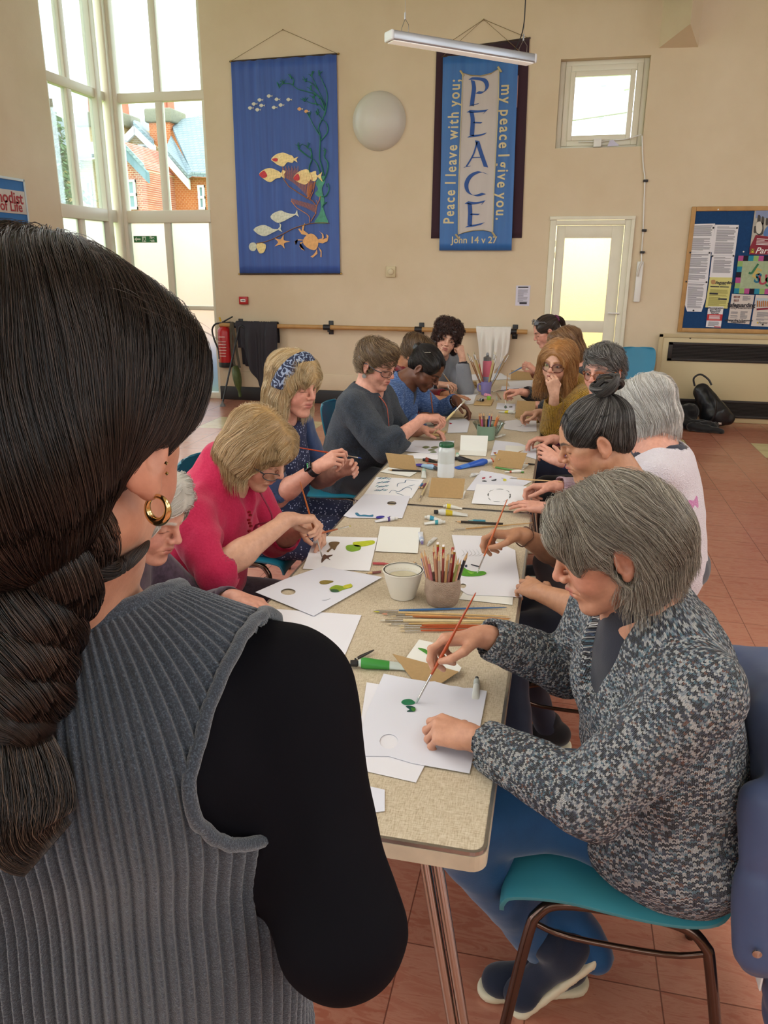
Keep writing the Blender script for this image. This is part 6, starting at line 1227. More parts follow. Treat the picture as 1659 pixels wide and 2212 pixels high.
def head_sdf(H, nb, old=.5, open_eyes=False, slim=1.0):
    L, R, s = H['L'], H['R'], H['s']; S_ = Sdf()
    E = lambda c, r, k=.01, neg=False: S_.add(ell(L(*c), A(r)*s, R, k*s, neg)); Cn = lambda a, b, ra, rb, k=.01, neg=False: S_.add(cone(L(*a), L(*b), ra*s, rb*s, k*s, neg=neg))
    E((0, -.014, .036), (.074, .095, .080)); E((0, .030, .03), (.063, .062, .066), .02); E((0, .036, -.03), (.058*slim, .052, .074), .02)
    for q in (-1, 1):
        Cn((q*.046*slim, .006, -.058), (q*.016, .062, -.097), .018, .015, .025); E((q*.037*slim, .056, -.034), (.024, .024, .027), .02); E((q*.049, .044, -.008), (.018, .022, .014), .016)
        Cn((q*.012, .089, .0215), (q*.046, .070, .0235), .0085, .007, .012)
    E((0, .076, -.098), (.021, .017, .016), .02); E((0, .074, -.058), (.030, .024, .026), .016)
    for q in (-1, 1): E((q*.031, .094, .004), (.0165, .014, .012), .012, True)
    Cn((0, .086, .016), (0, .1085, -.02), .0068, .0088, .010); E((0, .108, -.024), (.0105, .010, .0095), .006)
    for q in (-1, 1): E((q*.0125, .097, -.0285), (.0085, .0105, .0075), .005); E((q*.0065, .104, -.0345), (.0032, .004, .003), .003, True)
    for q in (-1, 1): E((q*.031, .0745, .003), (.0140, .0135, .0118), .003)
    if open_eyes: pass
    else:
        for q in (-1, 1): Cn((q*.019, .0865, -.0035), (q*.043, .0815, -.0025), .0017, .0013, .001, True)
    Cn((-.021, .0885, -.0535), (0, .0985, -.0505), .0042, .0055, .005); Cn((0, .0985, -.0505), (.021, .0885, -.0535), .0055, .0042, .005); Cn((-.017, .089, -.0635), (.017, .089, -.0635), .0058, .0058, .006); E((0, .0945, -.0635), (.011, .006, .0055), .005)
    for a, b in (((-.024, .089, -.0575), (0, .1015, -.0562)), ((0, .1015, -.0562), (.024, .089, -.0575))): Cn(a, b, .0014, .0014, .0025, True)
    if old > .3:
        for q in (-1, 1): Cn((q*.0175, .094, -.029), (q*.030, .083, -.054), .0016*old*2, .0012, .006, True); Cn((q*.02, .0885, -.013), (q*.038, .081, -.017), .0012*old*2, .0012, .005, True); Cn((q*.028, .085, -.062), (q*.03, .074, -.082), .0015*old, .001, .006, True)
    for q in (-1, 1):  # ears
        Rz_ = _rz(q*-.35); Re = R@Rz_@_rx(-.18); ec = L(q*.0765, -.012, -.008)
        S_.add(ell(ec, A(.008, .0195, .0325)*s, Re, .006*s), ell(ec+R@(A(q*.0085, .004, .003)*s), A(.0075, .0115, .0205)*s, Re, .004*s, True), ell(ec+R@(A(q*.001, .006, -.027)*s), A(.0065, .009, .010)*s, Re, .005*s), cone(ec+R@(A(q*.004, .012, .006)*s), ec+R@(A(q*.003, .014, -.01)*s), .003*s, .0045*s, .004*s))
    nk = L(0, -.026, -.065); S_.add(cone(nk, lerp(nk, nb, .85), .053*s, .055*s, .03, sq=(R[:, 1], 1.0)))
    return S_
def face_paint(H, V, C, brow, lips='#b5655c', blush='#cf7f6c', eye=None, oe=False):
    s, o, R = H['s'], H['o'], H['R']; X = ((V-o)@R)/s
    def dab(c, r, col, k=1.0, soft=.4):
        g = (X-A(c))/A(r); d = np.sqrt((g*g).sum(1)); w = np.clip((1+soft-d)/soft, 0, 1)*k; C[:] = C*(1-w[:, None])+w[:, None]*A(srgb(col) if isinstance(col, str) else col)
    for q in (-1, 1):
        dab((q*.044, .062, -.03), (.02, .03, .018), blush, .35, .8)
        for t in np.linspace(0, 1, 7): dab((q*(.014+.034*t), .092-.024*t*t, .0225+.006*math.sin(t*2.4)-.004*t), (.005, .012, .0036 if t < .6 else .0026), brow, .75, .5)
        dab((q*.031, .088, -.0045), (.0155, .012, .0016), '#3a2620', .8, .5); dab((q*.031, .09, .010), (.016, .012, .004), '#a8705e', .25, .8)
        dab((q*.078, -.01, -.008), (.02, .03, .04), blush, .25, .6)
    dab((0, .11, -.024), (.012, .014, .012), blush, .35, .8); dab((0, .098, -.0515), (.020, .014, .0042), lips, .8, .4); dab((0, .096, -.0632), (.017, .014, .0055), lips, .8, .4); dab((0, .101, -.0565), (.022, .014, .0012), '#5d2f2a', .6, .6)
def eyeballs(H, iris='#5a4632', look=(0, 0)):
    out = []
    for q in (-1, 1):
        S2 = Sdf().add(ell(H['L'](q*.031, .0748, .0022), A(.0122, .0142, .0072)*H['s'], H['R'], .001)); V, F = S2.mesh(.0012, smooth=1); X = ((V-H['o'])@H['R'])/H['s']
        C = np.tile(A(srgb('#cfc6be')), (len(V), 1)); d = np.sqrt((X[:, 0]-q*.031-look[0])**2+(X[:, 2]-.0022-look[1])**2); C[d < .0058] = srgb(iris); C[d < .0028] = srgb('#120e0c'); C[np.abs(X[:, 2]-.0022) > .0058] = srgb('#4a332a'); out.append((V, F, C))
    return out
POSES = {'pen': [(30, 50, 25), (48, 58, 30), (58, 66, 35), (62, 66, 35)], 'flat': [(6, 10, 6), (5, 10, 6), (6, 12, 8), (8, 14, 8)], 'relaxed': [(22, 32, 18), (28, 38, 20), (32, 40, 22), (34, 40, 22)], 'fist': [(72, 88, 55), (75, 92, 55), (76, 92, 55), (74, 88, 55)], 'hold': [(40, 40, 20), (50, 52, 26), (58, 60, 30), (60, 60, 30)], 'loose': [(12, 28, 14), (18, 38, 20), (24, 44, 24), (26, 42, 22)]}
THUMB = {'pen': ((.62, .66, -.42), (.88, .05, -.46), (.93, -.30, -.2)), 'flat': ((.70, .70, -.15), (.88, .46, -.1), (.95, .28, -.1)), 'relaxed': ((.66, .66, -.35), (.88, .35, -.3), (.95, .1, -.3)), 'fist': ((.62, .62, -.5), (.75, -.2, -.62), (.5, -.8, -.3)), 'hold': ((.62, .64, -.45), (.88, .1, -.46), (.94, -.2, -.25)), 'loose': ((.66, .68, -.3), (.88, .42, -.25), (.95, .2, -.25))}
FING = [(.088, .028, .002, (.041, .025, .020), .0088), (.092, .0095, .005, (.045, .029, .021), .0088), (.087, -.009, .003, (.041, .027, .021), .0084), (.078, -.0255, -.002, (.032, .020, .018), .0075)]
def hand_prims(W, hf, hd, right, pose, s=.95, splay=1.0):
    """hand at wrist W; hf = towards the fingers, hd = out of the back of the hand"""
    hf = nrm(hf); hd = nrm(A(hd)-hf*np.dot(A(hd), hf)); ht = np.cross(hd, hf) if right else np.cross(hf, hd)
    P = lambda x, y, z: A(W)+(hf*x+ht*y+hd*z)*s; D = lambda v: nrm(hf*v[0]+ht*v[1]+hd*v[2]); pr = []; tips = []; nails = []
    c = lambda a, b, ra, rb, k=.008: pr.append(cone(a, b, ra*s, rb*s, k*s))
    c(P(-.02, 0, 0), P(.015, 0, 0), .022, .0235, .012); 
    for (x, y, z, ln, r) in FING: c(P(.012, y*.62, .001), P(x-.004, y, z-.001), .0125, .0098, .012)
    c(P(.03, .012, -.006), P(.074, .018, -.006), .0125, .0105, .014); c(P(.03, -.016, -.006), P(.068, -.02, -.006), .013, .010, .014)
    for i, (x, y, z, ln, r) in enumerate(FING):
        p = P(x-.004, y, z); a = 0; sp = (1.5-i)*.045*splay; 
        for j, (l, cu) in enumerate(zip(ln, POSES[pose][i] if isinstance(pose, str) else pose[i])):
            a += math.radians(cu); d = D((math.cos(a), sp*math.cos(a), -math.sin(a))); q = p+d*l*s; ra, rb = r*(1-.07*j), r*(1-.07*(j+1)); c(p, q, ra, rb, .0028)
            if j < 2: pr.append(ell(q+D((math.sin(a), 0, math.cos(a)))*.0012*s, r*(.96-.06*j)*s, None, .003))
            p = q; last = d; nn = D((math.sin(a), 0, math.cos(a)))
        tips.append(p); nails.append((p-last*.004*s+nn*rb*s*.85, last, nn))
    ds = [D(v) for v in THUMB[pose if isinstance(pose, str) else 'relaxed']]; p = P(.018, .020, -.008)
    for l, d, ra, rb, k in zip((.042, .033, .027), ds, (.0145, .0108, .0098), (.0112, .0098, .0078), (.012, .004, .004)): q = p+d*l*s; c(p, q, ra, rb, k); p = q
    tips.append(p); grip = (tips[0]+tips[4])/2; return pr, tips, grip, nails
def ik(S_, W, l1, l2, pole):
    S_, W = A(S_), A(W); d = W-S_; L = np.linalg.norm(d); 
    if L > (l1+l2)*.985: k = L/((l1+l2)*.985); l1 *= k; l2 *= k
    x = nrm(d); a = (l1*l1-l2*l2+L*L)/(2*L); h = math.sqrt(max(0, l1*l1-a*a)); p = A(pole)-x*np.dot(A(pole), x); return S_+x*a+nrm(p)*h
def simple_chunk(S_, h, col, smooth=1): V, F = S_.mesh(h, smooth=smooth); return V, F, np.tile(A(srgb(col)), (len(V), 1))
# ---- hair
def hair_obj(S_, flow, cols, n, parent, name='hair', h=.005, T=16, step=.009, r=.00055, lift=.004, frizz=.0, seed=0, base=None, length=(.6, 1.0), roots=None, wav=(0, 60), extra=None, parting=None, droop=0.0, keep=None, hem=None, H=None, nzs=.30):
    """a hair mass: implicit base plus thousands of strands combed over it along flow(X) -> directions"""
    g = np.random.default_rng(seed); V, F = S_.mesh(h, smooth=2); bc = A(srgb(base or cols[0])); dt = vnoise(V, (90, 90, 25), 3)[:, None]; parts = [(V, F, np.clip(bc*(1+.25*dt), 0, 1))]
    if n:
        nF = np.cross(V[F[:, 1]]-V[F[:, 0]], V[F[:, 2]]-V[F[:, 0]]); ar = np.linalg.norm(nF, axis=1); 
        fi = g.choice(len(F), n, p=ar/ar.sum()); w = g.random((n, 2)); X = (V[F[fi, 0]]*(1-w[:, :1])+V[F[fi, 1]]*w[:, :1])*(1-w[:, 1:])+(V[F[fi, 3]]*(1-w[:, :1])+V[F[fi, 2]]*w[:, :1])*w[:, 1:]
        if keep is not None: X = X[keep(X)]; n = len(X)
        X = X.astype(f32); tgt = (g.random(n)**2*lift+.0004).astype(f32); P = [X]; st = (step*g.uniform(*length, n)).astype(f32)[:, None]; ph = g.uniform(0, 6.28, n); d, G = S_.evg(X)
        for k in range(T-1):
            v = flow(X).astype(f32); vg = (v*G).sum(1)[:, None]
            on = 1.0
            if hem is not None: on = np.clip((((X-H['o'])@H['R'])[:, 2:]-hem)/.02, 0, 1).astype(f32); v = v*on+(1-on)*(A(0, 0, -.8).astype(f32)+.12*G)
            v = v-G*vg*on; v /= np.linalg.norm(v, axis=1, keepdims=True)+1e-6
            nz = np.stack([vnoise(X, 22, seed*7+q+11) for q in range(3)], 1)*nzs+(g.normal(0, 1, (n, 3))*frizz).astype(f32); v = v+nz; X = X+v*st*(.30+.70*on)
            if droop: X[:, 2] -= droop*k/T*.002
            d, G = S_.evg(X); X = X-on*G*(d-tgt-(frizz*.012*k/T)*np.abs(g.normal(0, 1, n)).astype(f32))[:, None]; P.append(X.astype(f32))
        P = np.stack(P, 1)
        if wav[0]:
            s_ = np.arange(T)[None]*st; a = s_*wav[1]+ph[:, None]; e = np.stack([np.sin(a), np.cos(a), np.sin(a*1.3+1)], -1); P = P+wav[0]*e*np.minimum(1, np.arange(T)/3)[None, :, None]
        cc = A([srgb(c) for c in cols]); ci = g.integers(0, len(cols), n); sc = cc[ci]*g.uniform(.75, 1.2, (n, 1)); TV, TF = tubes_np(P, r*g.uniform(.7, 1.4, n), 3); parts.append((TV, TF, np.repeat(np.clip(sc, 0, 1), T*3, 0)))
    if extra: parts += extra
    V, F, C = join_np(parts); return np_mesh(name, V, F, M_hair, parent, col=C)
def lock_strands(path, rad, n, cols, seed=0, r=.0006, twist=0.0, k=6, flat=1.0):
    """strands following a lock of hair along a path (Px3) with radius rad(t)"""
    g = np.random.default_rng(seed); P = np.array(spline(path, k)); T = len(P); t = np.gradient(P, axis=0); t /= np.linalg.norm(t, axis=1, keepdims=True); a = np.cross(t, A(.3, .9, .1)); a /= np.linalg.norm(a, axis=1, keepdims=True); b = np.cross(t, a)
    rr = np.array([rad(k/(T-1)) for k in range(T)]); q = g.uniform(0, 6.28, n); m = np.sqrt(g.random(n))*.35+.68; tw = np.linspace(0, twist, T)
    an = q[:, None]+tw[None]+np.cumsum(g.normal(0, .018, (n, T)), 1); X = P[None]+(m[:, None]*rr[None])[..., None]*(np.cos(an)[..., None]*a[None]+flat*np.sin(an)[..., None]*b[None])
    V, F = tubes_np(X, r*g.uniform(.7, 1.4, n), 3); cc = A([srgb(c) for c in cols]); sc = cc[g.integers(0, len(cols), n)]*g.uniform(.75, 1.2, (n, 1)); return V, F, np.repeat(np.clip(sc, 0, 1), T*3, 0)
def lock_core(path, rad, col, n=12, flat=1.0, k=6):
    P = np.array(spline(path, k)); T = len(P); rr = [rad(k/(T-1)) for k in range(T)]
    t = np.gradient(P, axis=0); t /= np.linalg.norm(t, axis=1, keepdims=True); a = np.cross(t, A(.3, .9, .1)); a /= np.linalg.norm(a, axis=1, keepdims=True); b = np.cross(t, a); an = 2*np.pi*np.arange(n)/n
    V = P[:, None]+np.array(rr)[:, None, None]*.82*(np.cos(an)[None, :, None]*a[:, None]+flat*np.sin(an)[None, :, None]*b[:, None]); V = V.reshape(-1, 3); k = np.arange(n)
    F = np.concatenate([np.stack([i*n+k, i*n+(k+1) % n, (i+1)*n+(k+1) % n, (i+1)*n+k], 1) for i in range(T-1)]); return V, F, np.tile(A(srgb(col)), (len(V), 1))
# ---- clothes
def knit(name, cols, sx=.006, sy=.005, bump=.8, mode='v', rough=.85, ramp=None, dist=.003):
    """knitted cloth by its own uv (metres): stitches or ribs, coloured per stitch"""
    if name in MATS: return MATS[name]
    t = NT(name); uv = t.node('ShaderNodeUVMap'); sp = t.node('ShaderNodeSeparateXYZ'); t.link(uv.outputs[0], sp.inputs[0]); u = t.math('DIVIDE', sp.outputs[0], sx); v0 = t.math('DIVIDE', sp.outputs[1], sy)
    fu = t.math('ABSOLUTE', t.math('SUBTRACT', t.math('FRACT', u), .5)); v = t.math('ADD', v0, t.math('MULTIPLY', fu, 1.5))
    hv = t.math('SINE', t.math('MULTIPLY', v, 6.283)); hu = t.math('COSINE', t.math('MULTIPLY', fu, 12.566 if mode == 'v' else 6.283)); h = t.math('ADD', t.math('MULTIPLY', hv, .5 if mode == 'v' else .2), t.math('MULTIPLY', hu, .5 if mode == 'v' else 1.0))
    c = t.node('ShaderNodeCombineXYZ'); t.link(t.math('FLOOR', u), c.inputs[0]); t.link(t.math('FLOOR', t.math('MULTIPLY', v, 1)), c.inputs[1]); wn = t.node('ShaderNodeTexWhiteNoise', noise_dimensions='2D'); t.link(c.outputs[0], wn.inputs['Vector'])
    n = t.noise(t.coord('Object'), 260, 3)
    col = t.ramp(wn.outputs[0], [(p, srgb(k)) for p, k in (ramp or [(i/len(cols), k) for i, k in enumerate(cols)])], 'CONSTANT' if ramp else 'LINEAR'); col = t.mix(.25, col, n.outputs[0], 'OVERLAY') 
    t.color(col); t.set(Roughness=rough, Sheen_Weight=.25, Specular_IOR_Level=.25); t.bump(t.math('ADD', h, t.math('MULTIPLY', n.outputs[0], .6)), bump, dist); MATS[name] = t.m; return t.m
def cloth(name, col, rough=.85, var=.08, nscale=30, bump=.3, bscale=500, sheen=.3, streak=None):
    if name in MATS: return MATS[name]
    t = NT(name); c = srgb(col); n = t.noise(t.coord('Object', scale=streak or (1, 1, 1)), nscale, 4, .65); t.color(t.ramp(n.outputs[0], [(.3, tuple(x*(1-var) for x in c)), (.7, tuple(min(1, x*(1+var)) for x in c))])); t.set(Roughness=rough, Sheen_Weight=sheen, Specular_IOR_Level=.25 if sheen else .075); t.bump(t.noise(t.coord('Object'), bscale, 2).outputs[0], bump, .001); MATS[name] = t.m; return t.m
def folds(amp, seed=0, f1=13, f2=34):
    def m(X, d): return d+amp*(vnoise(X, f1, seed)*.8+vnoise(X, (f2, f2, f2*.6), seed+1)*.5).astype(f32)*(d < .05)
    return m
def sleeve(S_, E, W, end, r0=.066, r1=.056, r2=.042, k=.03, cuff=True):
    """sleeve prims from shoulder S_ by elbow E towards wrist W, ending at fraction end (0..1 upper arm, 1..2 forearm)"""
    S_, E, W = A(S_), A(E), A(W); pr = [cone(S_, lerp(S_, E, min(1, end)), r0, r0+(r1-r0)*min(1, end), k)]; q, d, r = lerp(S_, E, min(1, end)), nrm(E-S_), r0+(r1-r0)*min(1, end)
    if end > 1: q = lerp(E, W, end-1); pr.append(cone(E, q, r1, r1+(r2-r1)*(end-1), .012)); d = nrm(W-E); r = r1+(r2-r1)*(end-1)
    cut = [ell(q+d*(.09+r*.30), .09, None, .002, True), cone(q-d*.010, q+d*.06, max(.012, r-.012), max(.012, r-.010), .004, neg=True)] if cuff else []
    return pr, cut
def torso_prims(J, w=1.0, bust=.07, belly=.0, thick=1.0):
    f = J['face']; r = np.cross(f, A(0, 0, 1)); pel, ch, nk, sl, sr = J['pel'], J['chest'], J['neck'], J['shL'], J['shR']; up = nrm(nk-pel); ff = nrm(f-up*np.dot(f, up)); rr = nrm(sr-sl); R = np.stack([rr, nrm(np.cross(up, rr)), up], 1)
    p = [cone(pel, lerp(pel, ch, .55), .178*w*thick, .165*w*thick, .04, sq=(ff, .78+belly)), cone(lerp(pel, ch, .5), ch, .166*w*thick, .168*w*thick, .05, sq=(ff, .72)), ell(lerp(ch, nk, .35), (.165*w, .105, .12), R, .05), cone(sl, sr, .068, .068, .04), cone(lerp(ch, nk, .6), nk, .10, .075, .05)]
    if bust: p += [ell(ch+ff*.075*thick+rr*q*.065-up*.02, (.075, bust, .075), R, .04) for q in (-1, 1)]
    if belly: p.append(ell(lerp(pel, ch, .35)+ff*.07, (.15*w, .10+belly*.3, .12), R, .05))
    return p
def grow(ps, d): return [cone(p.a, p.b, p.ra+d, p.rb+d, p.k, None if p.w is None else (p.w, p.s)) if p.kind == 0 else ell(p.a, p.r+d, p.R, p.k) for p in ps]
def neckline(J, H, r=.066, v=0.0, vw=.05):
    """cuts for the neck opening, with a v of depth v down the front"""
    nb, f = J['neck'], J['face']; top = H['L'](0, -.02, -.07); ax = nrm(top-nb); c = [cone(nb-ax*.005, top+ax*.1, r, r+.02, .006, neg=True)]
    if v: up = nrm(J['neck']-J['pel']); c.append(cone(nb+f*.075+ax*.06, nb+f*.17-up*v, vw, .008, .01, neg=True))
    return c
def garment(name, prims, cuts, m, parent, h=.008, fold=.004, seed=0, uvup=(0, 0, 1), label=None, smooth=2, mods=()):
    S_ = Sdf().add(*prims).add(*cuts)
    if fold: S_.mod(folds(fold, seed))
    for q in mods: S_.mod(q)
    V, F = S_.mesh(h, smooth=smooth); o = np_mesh(name, V, F, m, parent, uv=sdf_uv(S_, V, F, uvup))
    if label: o['label'] = label
    return o
def legs(parent, J, m, shoe, h=.011, knee=None, feet=None, label=None, lab_shoe=None, sole='#d8cdb0', thick=1.0, pitch=(0, 0)):
    """trousers and shoes of a sitter"""
    f = J['face']; r = np.cross(f, A(0, 0, 1)); pel = J['pel']; pr = [ell(pel+A(0, 0, -.02), (.17*thick, .17*thick, .11), None, .03)]; out = []
    for i, q in enumerate((-1, 1)):
        hip = pel+r*q*.098*thick+A(0, 0, -.03); kn = A(knee[i]) if knee else hip+f*.42+r*q*.02; an = A(feet[i])+A(0, 0, .09) if feet else A(kn[0]-f[0]*.03, kn[1]-f[1]*.03, .1)
        pr += [cone(hip, kn, .096*thick, .072*thick, .03), cone(kn, an-A(0, 0, .02), .066*thick, .041*thick, .02)]; out.append((kn, an))
    o = garment('trousers', pr, [], m, parent, h, .006, 5); 
    if label: o['label'] = label
    for i, (kn, an) in enumerate(out):
        fd = nrm(A(f[0], f[1], 0)); ph = pitch[i]; toe = A(an[0], an[1], 0)+fd*.16; un = nrm(A(0, 0, math.cos(ph))+fd*math.sin(ph)); fd = nrm(fd*math.cos(ph)-A(0, 0, math.sin(ph))); b = toe-fd*.16
        U = Sdf().add(cone(b+un*.055-fd*.035, b+un*.034+fd*.14, .042, .03, .02), cone(b+un*.05, b+un*.10, .045, .04, .02), ell(b+fd*.13+un*.035, (.042, .042, .028), None, .02)).mod(lambda X, d, b=b, un=un: np.maximum(d, (.018-(X-b)@un).astype(f32)))
        V, F = U.mesh(.006); so = np_mesh('shoe', V, F, shoe, parent)
        B = Sdf().add(cone(b+un*.012-fd*.04, b+un*.012+fd*.15, .043, .036, .01)).mod(lambda X, d, b=b, un=un: np.maximum(np.maximum(d, (.001-(X-b)@un).astype(f32)), ((X-b)@un-.022).astype(f32))); V, F = B.mesh(.006); np_mesh('sole', V, F, mat('sole '+sole, sole, .7), so)
        A_ = Sdf().add(cone(an-A(0, 0, .03), lerp(an, kn, .25), .036, .04, .01)); V, F = A_.mesh(.008); np_mesh('sock', V, F, mat('dark sock', '#26242a', .9), parent)
def glasses(H, col, parent, w=.026, hgt=.019, yy=.098, z=-.002, slide=0.0, metal=False, r=.0016, lens=True):
    L = H['L']; s = H['s']; m = MB(); C_ = []
    for q in (-1, 1):
        pts = []
        for k in range(28):
            a = 2*math.pi*k/28; c_, s_ = math.cos(a), math.sin(a); x = q*.033+w*np.sign(c_)*abs(c_)**.75; zz = z-slide+hgt*np.sign(s_)*abs(s_)**.75; pts.append(L(x, yy+slide*.4-abs(x)**2*9, zz))
        m.tube(pts, r*s, 6, closed=True); C_.append(pts)
    m.tube([L(-.010, yy+slide*.4, z-slide+.004), L(0, yy+.003+slide*.4, z-slide+.007), L(.010, yy+slide*.4, z-slide+.004)], r*s, 6)
    o = m.build('glasses', mat('spectacle '+col, col, .25, .9 if metal else 0), parent)
    for q in (-1, 1): MB().tube([L(q*(.033+w), yy-.03+slide*.4, z-slide+.004), L(q*.079, .05, z+.004-slide*.4), L(q*.081, -.012, z+.012), L(q*.079, -.03, z+.002)], r*s*1.1, 6, sq=1.6).build('temple_arm', mat('spectacle '+col, col, .25, .9 if metal else 0), o)
    if lens:
        for pts in C_: MB().add(pts, [tuple(range(len(pts)))]).build('lens', glass_mat('spectacle lens', '#f4f6f6'), o)
    return o
def person(label, H, J, skin='fair', brow='#6b5540', hands=(), old=.5, oe=False, iris='#5a4632', hs=.0032, ah=.0028, slim=1.0, look=(0, 0), arm_r=1.0, lips='#b5655c', chest_skin=True, blush='#cf7f6c', nails=None, tr=1.0):
    """the body: head, neck, chest, arms and hands as one skin mesh; returns (object, grips)"""
    col = SK.get(skin, skin); parts = []; nb = J['neck']; S_ = head_sdf(H, nb, old, oe, slim)
    f = J['face']; up = nrm(J['neck']-J['pel']); ff = nrm(f-up*np.dot(f, up)); rr = nrm(J['shR']-J['shL']); R = np.stack([rr, nrm(np.cross(up, rr)), up], 1)
    S_.add(cone(lerp(H['L'](0, -.026, -.065), nb, .6), nb-up*.03, .054*tr, .075*tr, .04), cone(lerp(nb, J['shL'], .15), lerp(nb, J['shL'], .8), .05*tr, .034*tr, .05), cone(lerp(nb, J['shR'], .15), lerp(nb, J['shR'], .8), .05*tr, .034*tr, .05), ell(lerp(J['chest'], nb, .60), A(.125, .070, .10)*tr, R, .05))
    V, F = S_.mesh(hs*H['s']); C = np.tile(A(srgb(col)), (len(V), 1)); face_paint(H, V, C, brow, lips, blush); parts.append((V, F, C))
    if oe: parts += eyeballs(H, iris, look)
    T_ = Sdf().add(*grow(torso_prims(J, .92, .05), -.024)); parts.append(simple_chunk(T_, .016, col))
    grips = []
    for hd in hands:
        side = hd['side']; Sx = J['shR'] if side == 'R' else J['shL']; W = A(hd['w'])
        if 'at' in hd: W = W+A(hd['at'])-hand_prims(W, hd['f'], hd['d'], side == 'R', hd['pose'], hd.get('s', .93))[2]; hd['w'] = W
        E = A(hd['e']) if 'e' in hd else ik(Sx, W, hd.get('l1', .275), hd.get('l2', .245), hd['pole'])
        hf = A(hd['f']) if 'f' in hd else W-E; pr, tips, grip, nl = hand_prims(W, hf, hd['d'], side == 'R', hd['pose'], hd.get('s', .93), hd.get('splay', 1.0)); U = Sdf()
        U.add(cone(Sx, E, .042*arm_r, .041*arm_r, .02), cone(E, lerp(E, W, .35), .041*arm_r, .040*arm_r, .02), cone(lerp(E, W, .3), lerp(E, W, .97), .041*arm_r, .0245, .02)); U.p += pr
        V, F = U.mesh(hd.get('h', ah)); C = np.tile(A(srgb(col)), (len(V), 1))
        kn = A(srgb(blush))
        for (q, ld, nn) in nl:
            d = np.linalg.norm(V-q, axis=1); w = np.clip((.0075-d)/.003, 0, 1)[:, None]*.55; C = C*(1-w)+w*A(srgb(nails or '#dcae9c')); d2 = np.linalg.norm(V-(q-ld*.02), axis=1); w = np.clip((.012-d2)/.01, 0, 1)[:, None]*.3; C = C*(1-w)+w*kn
        parts.append((V, F, C)); hd['E'] = E; hd['grip'] = grip; hd['tips'] = tips; grips.append(grip)
    V, F, C = join_np(parts); o = np_mesh('person', V, F, M_skin, None, origin=(J['pel'][0], J['pel'][1], 0), col=C); tag(o, label, 'person'); return o, grips
def joints(face, pel, neck, shw=.175, chest=None, twist=0.0, drop=.025, tilt=0.0):
    face = nrm(A(face[0], face[1], 0)); r = np.cross(face, A(0, 0, 1)); r = nrm(r+face*twist); pel, neck = A(pel), A(neck); up = nrm(neck-pel); ch = A(chest) if chest is not None else lerp(pel, neck, .68)-face*.01
    return dict(face=face, pel=pel, neck=neck, chest=ch, shR=neck-up*(.045+drop)+r*shw+A(0, 0, tilt), shL=neck-up*(.045+drop)-r*shw-A(0, 0, tilt))
# flows over the scalp, in head coordinates
def flow_part(H, xp=0.0, back=.2, down=1.0, fringe=.0, yp=.0):
    def fl(X):
        P = ((X-H['o'])@H['R'])/H['s']; v = np.zeros_like(P); sg = np.sign(P[:, 0]-xp); top = np.clip((P[:, 2]-.03)/.06, 0, 1); v[:, 0] = sg*(.25+top*1.0); v[:, 1] = -back*(1-np.clip((P[:, 1]-.05)/.04, 0, 1))+fringe*np.clip((P[:, 1]-.02)/.04, 0, 1)+np.where(P[:, 1] < -.04, -.5*top, 0); v[:, 2] = -down*(1-.6*top); return v@H['R'].T
    return fl
def flow_crown(H, c=(0, -.04, .12), swirl=.0, fwd=.0):
    def fl(X): P = ((X-H['o'])@H['R'])/H['s']; v = P-A(c); v[:, 2] = -.06; v[:, 1] += fwd*.1; v = v+swirl*np.stack([-P[:, 1], P[:, 0], 0*P[:, 0]], 1); return v@H['R'].T
    return fl
def flow_to(K, bias=(0, 0, 0)):
    def fl(X): v = A(K)-X; v = v/(np.linalg.norm(v, axis=1, keepdims=True)+1e-6); return v+A(bias)
    return fl
def hair_prims(H, style, len_=.0, vol=1.0):
    L, R, s = H['L'], H['R'], H['s']; E = lambda c, r, k=.015, neg=False: ell(L(*c), A(r)*s, R, k*s, neg); p = [E((0, -.018, .042), (.0815*vol, .103*vol, .084*vol))]
    if style in ('bob', 'long'):
        for q in (-1, 1): p += [E((q*.068, -.012, -.025-len_*.4), (.026*vol, .060, .075+len_*.5)), E((q*.06, .03, .02), (.028, .045, .05), .02)]
        p += [E((0, -.07, -.03-len_*.5), (.075*vol, .045*vol, .08+len_*.55), .02)]
    if style in ('bob_fringe', 'fringe'): pass
    if style == 'short':
        for q in (-1, 1): p += [E((q*.066, -.03, .0), (.020*vol, .055, .045))]
        p += [E((0, -.075, -.015), (.062, .035, .06), .02), E((0, .05, .095), (.055*vol, .045, .03), .02)]
    if style == 'tied': p += [E((0, -.06, -.01), (.062, .05, .06), .02)]; p += [E((q*.05, .03, .045), (.03, .045, .045), .02) for q in (-1, 1)]
    return p
def face_cut(H, c=(0, .128, -.035), r=(.070, .072, .088), k=.012): return ell(H['L'](*c), A(r)*H['s'], H['R'], k*H['s'], True)
def ear_cut(H, q): return ell(H['L'](q*.088, -.006, -.012), A(.03, .026, .040)*H['s'], H['R'], .008, True)
def fringe(H, w=.06, z=.05, dx=0.0): return [ell(H['L'](dx, .078, z), A(w, .026, .034)*H['s'], H['R'], .015), ell(H['L'](dx, .055, z+.035), A(w*.95, .035, .03)*H['s'], H['R'], .02)]
# ================================================================ the people of the painting table
def want(k): return not DEV or k in DEV.split(',')
UP = A(0, 0, 1)
M_shoe_n = cloth('navy knit shoe', '#1b2234', bump=.4); M_shoe_b = cloth('black shoe', '#1d1b1e')
def sleeves(J, hs, end, **k):
    P, C_ = [], []
    for h in hs: p, c = sleeve(J['shR'] if h['side'] == 'R' else J['shL'], h['E'], h['w'], end[h['side']] if isinstance(end, dict) else end, **k); P += p; C_ += c
    return P, C_
